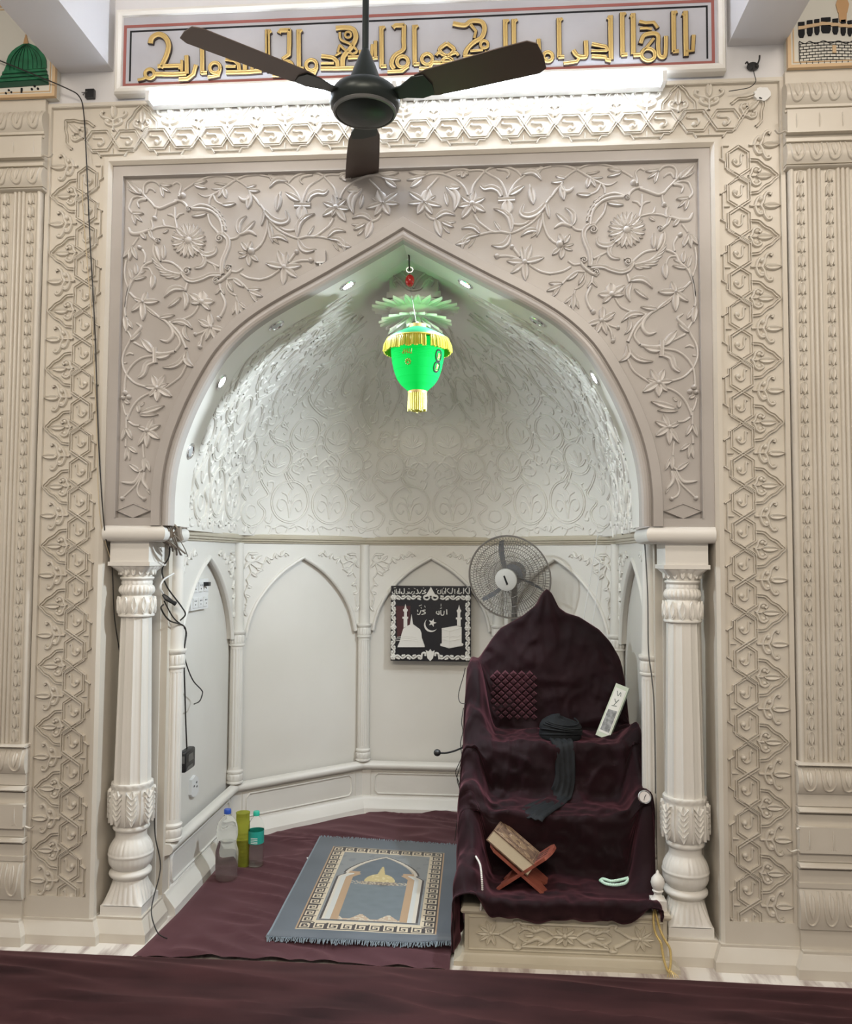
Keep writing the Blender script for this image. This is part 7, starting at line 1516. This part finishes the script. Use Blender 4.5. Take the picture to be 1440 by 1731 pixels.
beads('prayer_beads', 'long gold prayer beads hanging down the right front corner of the pulpit', [(.925, -.03, .225), (.915, -.046, .205), (.913, yb+.014, .17), (.920, yb+.012, .135), (.934, yb, .112), (.938, yb, .09), (.945, yb-.004, .05), (.955, yb-.006, .022), (.962, yb-.004, .018), (.968, yb, .05), (.966, yb+.004, .09), (.950, yb+.006, .118), (.935, yb+.01, .15), (.925, yb+.016, .19), (.922, -.040, .212)], .0046, M['goldbead'], 96, gt, M['goldbead'])
M['whitebead'] = plain('white_beads', (0.68, 0.66, 0.62), .35)
beads('prayer_beads', 'short white bead string hanging at the left of the lowest velvet step', [(.285, .03, .352), (.296, .0, .345), (.303, -.03, .335), (.307, -.062, .31), (.309, -.066, .27), (.307, -.066, .235), (.303, -.062, .20)], .0042, M['whitebead'], 34)

# ---- microphone and cables at the pulpit's left side
t = thing('microphone', 'black gooseneck microphone with round foam head beside the pulpit', 'microphone', (.23, .5, .6))
b = MB(); b.ball((.115, .44, .632), .0155, 16, 12, .95); b.build('foam_head', M['black'], t)
b = MB(); b.tube(catmull([(.127, .44, .631), (.15, .452, .629), (.18, .47, .632), (.21, .488, .640), (.232, .50, .648)], 5), .004, 8); b.build('gooseneck', M['black'], t)
b = MB(); b.tube([(.222, .494, .644), (.236, .503, .649), (.252, .514, .655)], .016, 12, rad=[.009, .016, .012]); b.build('clamp', M['black'], t)
b = MB(); b.tube([(.230, .50, .60), (.240, .503, .612), (.236, .506, .622), (.226, .503, .615), (.230, .50, .60)], .003, 6); b.build('clip', M['black'], t)
for nm, pts, lab in (('microphone_cable', [(.228, .6, .968), (.22, .6, .93), (.205, .61, .88), (.198, .61, .84), (.207, .60, .815), (.23, .60, .81)], 'thin black cable loop at the upper left edge of the velvet cover'),
                     ('microphone_cable', [(.222, .56, .80), (.214, .56, .74), (.22, .55, .70), (.21, .54, .65), (.216, .52, .60), (.200, .52, .56), (.19, .52, .53), (.205, .51, .49), (.212, .50, .46)], 'thin black cable hanging past the microphone clamp'),
                     ('microphone_cable', [(.224, .54, .61), (.204, .53, .54), (.196, .53, .50), (.212, .52, .44), (.206, .51, .38), (.195, .50, .31), (.188, .50, .25)], 'thin black cable running down from the microphone to the floor cloth')):
    b = MB(); b.tube(catmull(pts, 6), .0018, 5); tag(b.build(nm, M['black_cable']), lab, 'cable')

# ================================================================== FLOOR CLOTHS, RUG, BOTTLES
def wrinkle(x, y, a=1.0):
    v = Vector((x*2.2, y*7.5, 0)); n1 = noise.noise(v); r = 1-abs(noise.noise(Vector((x*1.6+n1*.5+4, y*9+x*3, 2))))
    return a*(.006*n1+.016*max(0, r-.72)/.28*sstep(.2, .6, noise.noise(Vector((x*1.3, y*1.7, 5)))+.5))
b = MB(); rows = []
def flL(y): return interp([(-.12, -.955), (.28, -.930), (1.10, -.930), (1.34, -.72), (1.63, -.36)], y)
NY, NX = 110, 110
for i in range(NY+1):
    y = lerp(-.115, 1.645, i/NY); row = []
    xl = flL(y); xr = interp([(-.115, .22), (1.12, .92), (1.645, .36)], y) if y > 1.12 else .5
    if y < .1: xr = lerp(.195, .5, sstep(0, .1, y))
    for j in range(NX+1):
        x = lerp(xl, xr, j/NX)
        e = sstep(0, .02, x-xl)
        fr = 1-sstep(-.10, .06, y)
        rm = 1-sstep(-.56, -.50, x)*sstep(.02, .05, y)*sstep(1.2, 1.15, y)*.85
        z = .004+.007*e+wrinkle(x, y)*e*rm+fr*(.006*abs(sin(x*26+y*16+noise.noise(Vector((x*5, y*5, 1)))*2)))
        row.append((x, y, z))
    rows.append(row)
b.grid(rows)
o = b.build('floor_cloth', M['velvet_floor'], None, 180); tag(o, 'maroon velvet cloth covering the niche floor under the rug', 'floor cloth')
b = MB(); rows = []
for i in range(91):
    q = i/90; row = []
    for j in range(161):
        x = lerp(-3.0, 3.0, j/160)
        ye = -.128-.012*sstep(.2, 1.5, x)-.006*noise.noise(Vector((x*1.5, 0, 0)))
        y = ye-2.6*q**1.6
        d_ = ye-y
        z = .030*sstep(0, .022, d_)*1.0+.001
        v = Vector((x*1.0, y*10+x*.8, 7)); n1 = noise.noise(v); n2 = 1-abs(noise.noise(Vector((x*.9+3, y*13+x*1.6+n1*.4, 1))))
        z += sstep(.02, .12, d_)*(.008*n1+.016*max(0, n2-.78)/.22)
        row.append((x, y, z))
    rows.append(row)
b.grid(rows)
o = b.build('velvet_runner', M['velvet_front'], None, 180); tag(o, 'wide dark maroon velvet runner across the front of the niche', 'runner')

# ---- prayer rug
RC = [(-.498, .036), (.206, .028), (.190, 1.085), (-.524, 1.147)]
def rug_xy(u, v):
    a = (lerp(RC[0][0], RC[1][0], u), lerp(RC[0][1], RC[1][1], u)); c2 = (lerp(RC[3][0], RC[2][0], u), lerp(RC[3][1], RC[2][1], u))
    return lerp(a[0], c2[0], v), lerp(a[1], c2[1], v)
def rug_z(u, v):
    return .030+.002*noise.noise(Vector((u*4, v*5, 2)))+.010*(1-sstep(0, .06, v))*(.5+.5*noise.noise(Vector((u*5, 0, 8))))+.012*sstep(.75, 1, u)*(1-sstep(0, .1, v))
t_loc = (-.15, .57, .015)
t = thing('prayer_rug', 'blue grey prayer rug with cream key border and a gold dome in an arch', 'rug', t_loc)
NU, NV = 230, 340
KEY = ["XXXXXXXX", "X......X", "X.XXXX.X", "X.X..X.X", "X.X.XX.X", "X.X....X", "X.XXXXXX", "X......."]
RW, RH = .70, 1.07
def rug_col(u, v):
    x, y = u*RW, v*RH
    n = noise.noise(Vector((x*6, y*6, 0)))*.5+.5; n2 = noise.noise(Vector((x*22, y*30, 4)))*.5+.5
    outer = (lerp(.13, .20, n), lerp(.18, .26, n), lerp(.235, .33, n)); field = (lerp(.20, .26, n2), lerp(.28, .34, n2), lerp(.32, .39, n2))
    cream = (.66, .56, .40); dark = (.045, .035, .035); tan = (.46, .30, .17); pale = (.42, .45, .45); gold = (.56, .44, .20)
    bx0, bx1, by0, by1 = .088, RW-.070, .075, RH-.115
    if not (bx0 < x < bx1 and by0 < y < by1): return outer
    dxl, dxr, dyb, dyt = x-bx0, bx1-x, y-by0, by1-y
    dm = min(dxl, dxr, dyb, dyt)
    if dm < .066:
        if dm < .006: return tan if dm in (dxl, dxr) else cream
        if dm > .060: return cream
        k = (dm-.006)/.054
        if dm in (dxl, dxr): a = (y-by0-.06)/.054
        else: a = (x-bx0-.06)/.054
        ia = int((a % 1)*8); ib = min(7, int(k*8))
        return dark if KEY[ib][ia] == 'X' else cream
    xc = (bx0+bx1)/2; X = x-xc; Y = y-(by0+.066)
    H = by1-by0-.132; hw = (bx1-bx0)/2-.066
    # arch outline
    def arch_h(ax):
        if ax < .045: return H*.94-ax*1.3
        if ax < .145: return H*.94-.058-(ax-.045)*.42-((ax-.045)**2)*7
        return None
    inner = False; band = None
    ax = abs(X)
    sh = H*.60
    w1 = .182
    top = None
    if Y < .03: 
        return cream if Y < .012 else (dark if .018 < Y < .026 and ax < w1+.012 else pale)
    d = None
    if Y <= sh: d = w1-ax
    elif Y <= sh+.05: d = (.150+.032*(1-sstep(sh, sh+.05, Y)))-ax
    else:
        h = H*.95; q = (Y-sh-.05)/(h-sh-.05)
        if q >= 1: d = -.1
        else:
            wv = .158*sqrt(max(0, 1-q**1.25))*(1 if q < .75 else 1)
            wv = .158*(1-q**1.7)**.9+.0
            d = wv-ax
    if d < -.012: return pale if n2 > .35 else (.34, .38, .40)
    if d < -.004: return dark
    if d < .010: return (.66, .60, .50)
    if Y < sh+.05 and d < .030: return (.60, .60, .56)
    if Y < sh+.07 and d < .060: return tan
    if Y >= sh+.05 and d < .018: return dark if n2 > .75 else (.50, .42, .32)
    if Y < .085:
        s_ = abs(((X+.2) % .11)-.055); hgt = .03+.05*max(0, 1-s_/.04)
        if Y < hgt+.012: return (.52, .38, .26) if noise.noise(Vector((x*90, y*90, 1))) > -.1 else (.62, .55, .42)
    dz = Y-sh*.93
    r2 = (X/.068)**2+((dz)/.085)**2
    if dz > 0 and r2 < 1: return gold if noise.noise(Vector((x*60, y*80, 3))) > -.25 else (.66, .56, .30)
    if 0 < dz-.07 < .10 and ax < .016*(1-(dz-.07)/.10)+.003: return gold
    if -.035 < dz <= 0.0 and ax < .150: return (.50, .42, .30) if noise.noise(Vector((x*110, y*110, 5))) > .05 else (.22, .17, .14) if ax < .08 else field
    if dz > 0: return (field[0]*.75, field[1]*.78, field[2]*.85)
    return field
b = MB(); rows = []
for i in range(NV+1):
    rows.append([(*rug_xy(j/NU, i/NV), rug_z(j/NU, i/NV)) for j in range(NU+1)])
b.grid(rows)
cols = []
for i in range(NV):
    for j in range(NU): cols.append(rug_col((j+.5)/NU, (i+.5)/NV))
# thickness edge
edge = [rows[0][j] for j in range(NU+1)]+[rows[i][NU] for i in range(1, NV+1)]+[rows[NV][j] for j in range(NU-1, -1, -1)]+[rows[i][0] for i in range(NV-1, 0, -1)]
nb = len(b.f)
b.grid([edge, [(x, y, z-.009) for x, y, z in edge]], close_u=True)
m_, n_, l_, bs_ = new_mat('woven_rug_pile')
at = n_.new('ShaderNodeVertexColor'); at.layer_name = 'pattern'; l_.new(at.outputs[0], bs_.inputs['Base Color']); bs_.inputs['Roughness'].default_value = .8; bs_.inputs['Sheen Weight'].default_value = .25
pile = b.build('pile', m_, t, 180)
ca = pile.data.color_attributes.new('pattern', 'FLOAT_COLOR', 'CORNER')
k = 0; buf = []
for fi, p in enumerate(pile.data.polygons):
    c2 = cols[fi] if fi < len(cols) else (.16, .20, .26)
    g = (c2[0]+c2[1]+c2[2])/3; c2 = [.50*(g+(q-g)*.7) for q in c2] if c2[2] >= c2[0] else [.85*q for q in c2]
    for _ in range(p.loop_total): buf += [c2[0], c2[1], c2[2], 1]
ca.data.foreach_set('color', buf)
M['fringe_blue'] = plain('grey_blue_fringe', (0.22, 0.26, 0.29), .8)
for v, sg in ((0, -1), (1, 1)):
    b = MB(); rr = random.Random(3+sg)
    for k in range(170):
        u = k/169; x, y = rug_xy(u, v); z = rug_z(u, v)
        L = rr.uniform(.018, .034); dx = rr.uniform(-.010, .010)
        b.tube([(x, y, z-.002), (x+dx*.4, y+sg*L*.5, z+rr.uniform(-.002, .004)), (x+dx, y+sg*L, max(.016, z-.006+rr.uniform(-.003, .002)))], .0016, 4)
    b.build('fringe', M['fringe_blue'], t)
for u in (0, 1): b = MB(); b.tube([(rug_xy(u, v/40)[0], rug_xy(u, v/40)[1], rug_z(u, v/40)-.003) for v in range(41)], .006, 6); b.build('side_binding', M['fringe_blue'], t)
b = MB(); b.box(-.542, -.515, .875, .893, .014, .018); b.build('care_tag', M['white_plastic'], t)

# ---- bottles
def clear(name, col, rough=.05, alpha_tr=1.0):
    m, n, l, bs = new_mat(name)
    bs.inputs['Base Color'].default_value = (*col, 1); bs.inputs['Roughness'].default_value = rough; bs.inputs['IOR'].default_value = 1.04
    bs.inputs['Transmission Weight'].default_value = alpha_tr
    return m
M['pet'] = clear('clear_plastic', (0.93, 0.94, 0.92)); M['green_glass'] = clear('yellow_green_plastic', (0.40, 0.42, 0.06), .12, .7); M['water'] = clear('water', (0.86, 0.87, 0.85), .02, .94)
M['water'].node_tree.nodes['Principled BSDF'].inputs['IOR'].default_value = 1.03
def bottle(name, label, x, y, prof, cap, capmat, water_to, lab=None, ribs=(), petal=0):
    z0 = .014
    t = thing(name, label, 'bottle', (x, y, z0))
    b = MB()
    pr = []
    Q = catmull(prof, 5)
    def rf(k, r, a):
        z = Q[k][1]
        if petal and z < .03: r = r*(1-.10*(1-z/.03)*(.5+.5*cos(5*a)))
        for za, zb_, amp, n in ribs:
            if za < z < zb_: r = r-amp*(.5+.5*cos(2*pi*n*(z-za)/(zb_-za)))
        return r
    b.lathe(Q, (x, y, z0), 40, rf=rf); b.build('body', M['pet'], t, 70)
    if water_to:
        b = MB(); W_ = [(r-.0025, z+.002) for r, z in Q if z < water_to and r > .006]
        b.lathe(W_, (x, y, z0), 36, rf=lambda k, r, a: rf(k, r, a) if False else r-.003); b.build('water', M['water'], t, 70)
    ztop = prof[-1][1]
    b = MB(); b.lathe([(cap, ztop-.014), (cap+.0006, ztop-.010), (cap, ztop+.004), (cap-.0015, ztop+.006), (.001, ztop+.006)], (x, y, z0), 28, rf=lambda k, r, a: r*(1+.015*cos(26*a)) if k < 3 else r); b.build('cap', capmat, t)
    if lab:
        za, zb_, r, mat = lab
        b = MB(); b.lathe([(r, za), (r, zb_)], (x, y, z0), 36, caps=False); lo = b.build('label', mat, t)
        b = MB()
        mL = lambda u, v, h: (x+(r+h)*sin(u/r), y-(r+h)*cos(u/r), z0+v)
        for k, v in enumerate((.135, .128, .12, .113)): stroke(b, [(-.016, v+.0), (-.004, v+.001), (.006, v), (.016, v)], .0016, .0008, mL, ROUND)
        b.build('print', M['white_plastic'], lo)
    return t
blue = plain('blue_cap', (0.02, 0.08, 0.42), .35); teal = plain('teal_cap', (0.03, 0.50, 0.36), .35)
bottle('water_bottle', 'large waisted clear plastic water bottle with a blue cap', -.835, .600,
       [(.030, 0), (.046, .004), (.050, .02), (.051, .10), (.050, .125), (.042, .155), (.041, .17), (.046, .19), (.0475, .215), (.043, .245), (.030, .268), (.016, .282), (.0135, .290), (.0135, .305)], .0155, blue, .17, None, ((.03, .12, .0016, 5), (.19, .24, .0012, 3)), 1)
bottle('water_bottle', 'small clear plastic water bottle with a teal cap and teal label', -.752, .775,
       [(.022, 0), (.033, .003), (.0355, .012), (.036, .10), (.035, .11), (.0362, .115), (.0362, .17), (.034, .19), (.024, .213), (.014, .225), (.012, .232), (.012, .245)], .0142, teal, .10, (.108, .165, .0368, plain('teal_label', (0.02, 0.33, 0.27), .4)), ((.015, .10, .002, 7),), 0)
t = thing('tumbler_bottle', 'tall yellow green plastic cylinder bottle behind the blue capped bottle', 'bottle', (-.808, .765, .014))
b = MB(); b.lathe([(.030, 0), (.034, .003), (.034, .20), (.031, .207), (.031, .235), (.033, .245)], (-.815, .770, .014), 40, caps=True); b.build('body', M['green_glass'], t, 50)
b = MB()
mG = lambda u, v, h: (-.815+(.034+h)*sin(u/.034), .770-(.034+h)*cos(u/.034), .014+v)
for i in range(7):
    for j in range(12): bump(b, (-.05+j*.0095+(i % 2)*.004, .05+i*.017), .0028, .0016, mG, 6)
b.build('dotted_pattern', M['green_glass'], t, 60)

# ================================================================== WALL FITTINGS AND CABLES
t = thing('switch_board', 'white switch board with two rows of sockets on the left niche wall', 'switch board', (-.98, .62, 1.21))
XW = -.986-REC
b = MB(); b.box(XW, XW+.022, .515, .745, 1.212, 1.352); b.build('plate', M['white_plastic'], t)
b = MB()
for z in (1.245, 1.315):
    for k in range(3): b.box(XW+.02, XW+.027, .535+k*.07, .59+k*.07, z-.022, z+.022)
b.build('module', M['white_plastic'], t)
b = MB()
for z in (1.245, 1.315):
    for k in range(3):
        for dy, dz in ((.018, .008), (.036, .008), (.027, -.008)): b.box(XW+.026, XW+.0278, .535+k*.07+dy-.003, .535+k*.07+dy+.003, z+dz-.003, z+dz+.003)
b.build('socket_hole', M['ink'], t)
b = MB(); b.box(XW+.026, XW+.05, .665, .695, 1.318, 1.336); b.build('plug', M['black'], t)
t = thing('wall_socket', 'small damaged white socket low on the left niche wall', 'socket', (-.99, .64, .37))
b = MB(); b.prism([(.592, .385), (.60, .448), (.645, .458), (.680, .438), (.687, .375), (.65, .362), (.61, .37)], lambda u, v, h: (XW+h, u, v), 0, .014); b.build('plate', M['white_plastic'], t)
b = MB()
for y, z in ((.62, .41), (.65, .42), (.655, .40)): b.box(XW+.013, XW+.0155, y, y+.012, z, z+.008)
b.build('crack', M['steel'], t)
t = thing('power_adaptor', 'black power adaptor hanging on its cable against the left niche wall', 'adaptor', (-.94, .375, .555))
xa = -.95
b = MB(); b.box(xa-.012, xa+.022, .315, .435, .552, .64); ad = b.build('body', M['black'], t)
bv = ad.modifiers.new('bevel', 'BEVEL'); bv.width = .010; bv.segments = 3
b = MB(); b.prism([(.345, .592), (.345, .622), (.395, .622), (.405, .592)], lambda u, v, h: (xa+.022+h, u, v), -.001, .002); b.prism([(.325, .562), (.345, .575), (.40, .575), (.40, .562)], lambda u, v, h: (xa+.022+h, u, v), -.001, .002); b.box(xa-.006, xa+.018, .3138, .3155, .592, .622); b.build('sticker', M['steel'], t)
def cable(pts, r, label, mat=None, name='cable', n=6):
    b = MB(); b.tube(catmull(pts, n), r, 6); o = b.build(name, mat or M['black_cable'], None, 60); return tag(o, label, 'cable')
cable([(-1.624, -.05, 3.426), (-1.474, -.06, 3.357), (-1.325, -.05, 3.293), (-1.285, -.03, 3.270), (-1.27, -.022, 3.21), (-1.256, -.02, 3.043), (-1.233, -.018, 2.708), (-1.203, -.016, 2.331), (-1.177, -.014, 1.89), (-1.152, .0, 1.56), (-1.148, .06, 1.43), (-1.146, .09, 1.225), (-1.140, .12, 1.106), (-1.135, .15, 1.0), (-1.132, .16, .86)], .0026, 'long thin dark wire running down the left carved band past the column')
cable([(-1.270, -.02, 2.95), (-1.262, -.018, 2.80), (-1.24, -.018, 2.60), (-1.212, -.018, 2.33), (-1.186, -.016, 1.95), (-1.168, -.01, 1.62), (-1.15, .05, 1.45)], .0018, 'pale thin wire beside the dark one on the left carved band', plain('pale_wire', (0.55, 0.45, 0.30), .5))
cable([(-1.000, .255, 1.60), (-.985, .20, 1.535), (-.955, .16, 1.50), (-.962, .17, 1.45), (-1.000, .20, 1.40), (-.985, .22, 1.33), (-.94, .26, 1.25), (-.925, .27, 1.215), (-.945, .265, 1.190)], .0032, 'black cable looping down from the string course behind the left column')
cable([(-.985, .185, 1.26), (-.98, .15, 1.245), (-.965, .20, 1.195), (-.945, .29, 1.17), (-.945, .335, 1.14), (-.945, .325, 1.09), (-.945, .318, 1.03), (-.945, .335, .90), (-.945, .355, .75), (-.945, .375, .63)], .0034, 'straight black cable hanging down to the power adaptor')
cable([(-.985, .19, 1.275), (-.965, .24, 1.205), (-.948, .30, 1.165), (-.948, .35, 1.13), (-.95, .335, 1.06), (-.95, .36, 1.00), (-.952, .45, .917), (-.952, .56, .858), (-.952, .574, .838), (-.952, .54, .812), (-.952, .471, .811)], .0028, 'loose thin black cable with a free end on the left niche wall')
b = MB(); b.tube([(-.99, .19, 1.30), (-.975, .19, 1.285), (-.955, .20, 1.270), (-.945, .21, 1.262)], .009, 8, rad=[.006, .011, .008, .010]); tag(b.build('cable_connector', M['black']), 'black plug connector dangling among the cables behind the left column', 'connector')
cable([(-.968, .245, 1.385), (-.985, .18, 1.36), (-.99, .16, 1.33), (-.985, .18, 1.305)], .004, 'short white cable above the black connector', M['white_plastic'])
cable([(-1.015, .21, .42), (-1.004, .20, .33), (-.978, .19, .24), (-.972, .17, .19), (-.972, .12, .13), (-.965, .08, .09), (-.942, .05, .055), (-.91, .02, .032), (-.87, .0, .026)], .0024, 'thin dark cable hanging beside the left column base and onto the floor cloth')
# cable bundle at the left springing of the arch
b = MB()
rr = random.Random(5)
for k in range(9):
    x = -.975+.010*k; y = .045+rr.uniform(-.01, .02); z = 1.585+rr.uniform(-.012, .03)
    b.tube(catmull([(x-.02, y+.01, z+rr.uniform(-.01, .02)), (x, y, z), (x+rr.uniform(-.01, .03), y-.005, z-.025), (x+rr.uniform(-.03, .03), y+.005, z-.050), (x+rr.uniform(-.01, .03), y+.05, z-.09), (x+.01, y+.12, z-.12)], 5), rr.uniform(.002, .0055), 6)
b.tube([(-.905, .12, 1.57), (-.90, .11, 1.545), (-.895, .12, 1.52)], .014, 8); b.tube([(-.925, .06, 1.60), (-.91, .05, 1.565), (-.905, .06, 1.53)], .008, 8)
tag(b.build('cable_bundle', plain('brown_grey_cable', (0.20, 0.165, 0.13), .6)), 'tangle of grey cables at the left springing of the arch', 'cable')
q = resample(arch_off(.076), 60)
b = MB(); b.tube([(x, .056+.004*sin(i*.9), z) for i, (x, z) in enumerate(q[1:46])], .0028, 5); tag(b.build('cable', M['black_cable']), 'thin black cable following the left inner edge of the arch', 'cable')
b = MB(); b.tube([(-x, .056+.003*sin(i*.7), z) for i, (x, z) in enumerate(q[1:56])], .0022, 5); tag(b.build('cable', M['steel']), 'thin grey cable following the right inner edge of the arch', 'cable')
cable([(.945, .24, 1.56), (.95, .23, 1.45), (.955, .225, 1.30), (.955, .22, 1.10), (.965, .215, 1.0), (.972, .21, .9), (.975, .21, .7), (.975, .21, .55)], .0026, 'thin cable running down the right niche edge beside the pulpit', M['steel'])
for k, pts in enumerate(([(.905, 1.16, 1.575), (.885, 1.17, 1.565), (.875, 1.18, 1.50), (.858, 1.19, 1.405), (.836, 1.19, 1.27), (.811, 1.18, 1.133)], [(.885, 1.15, 1.45), (.892, 1.15, 1.41), (.872, 1.15, 1.25), (.85, 1.14, 1.104)])):
    cable(pts, .0022, ('pale string hanging from the cornice right of the grey fan', 'shorter pale string right of the grey fan, nearest the right corner')[k], M['white_plastic'])
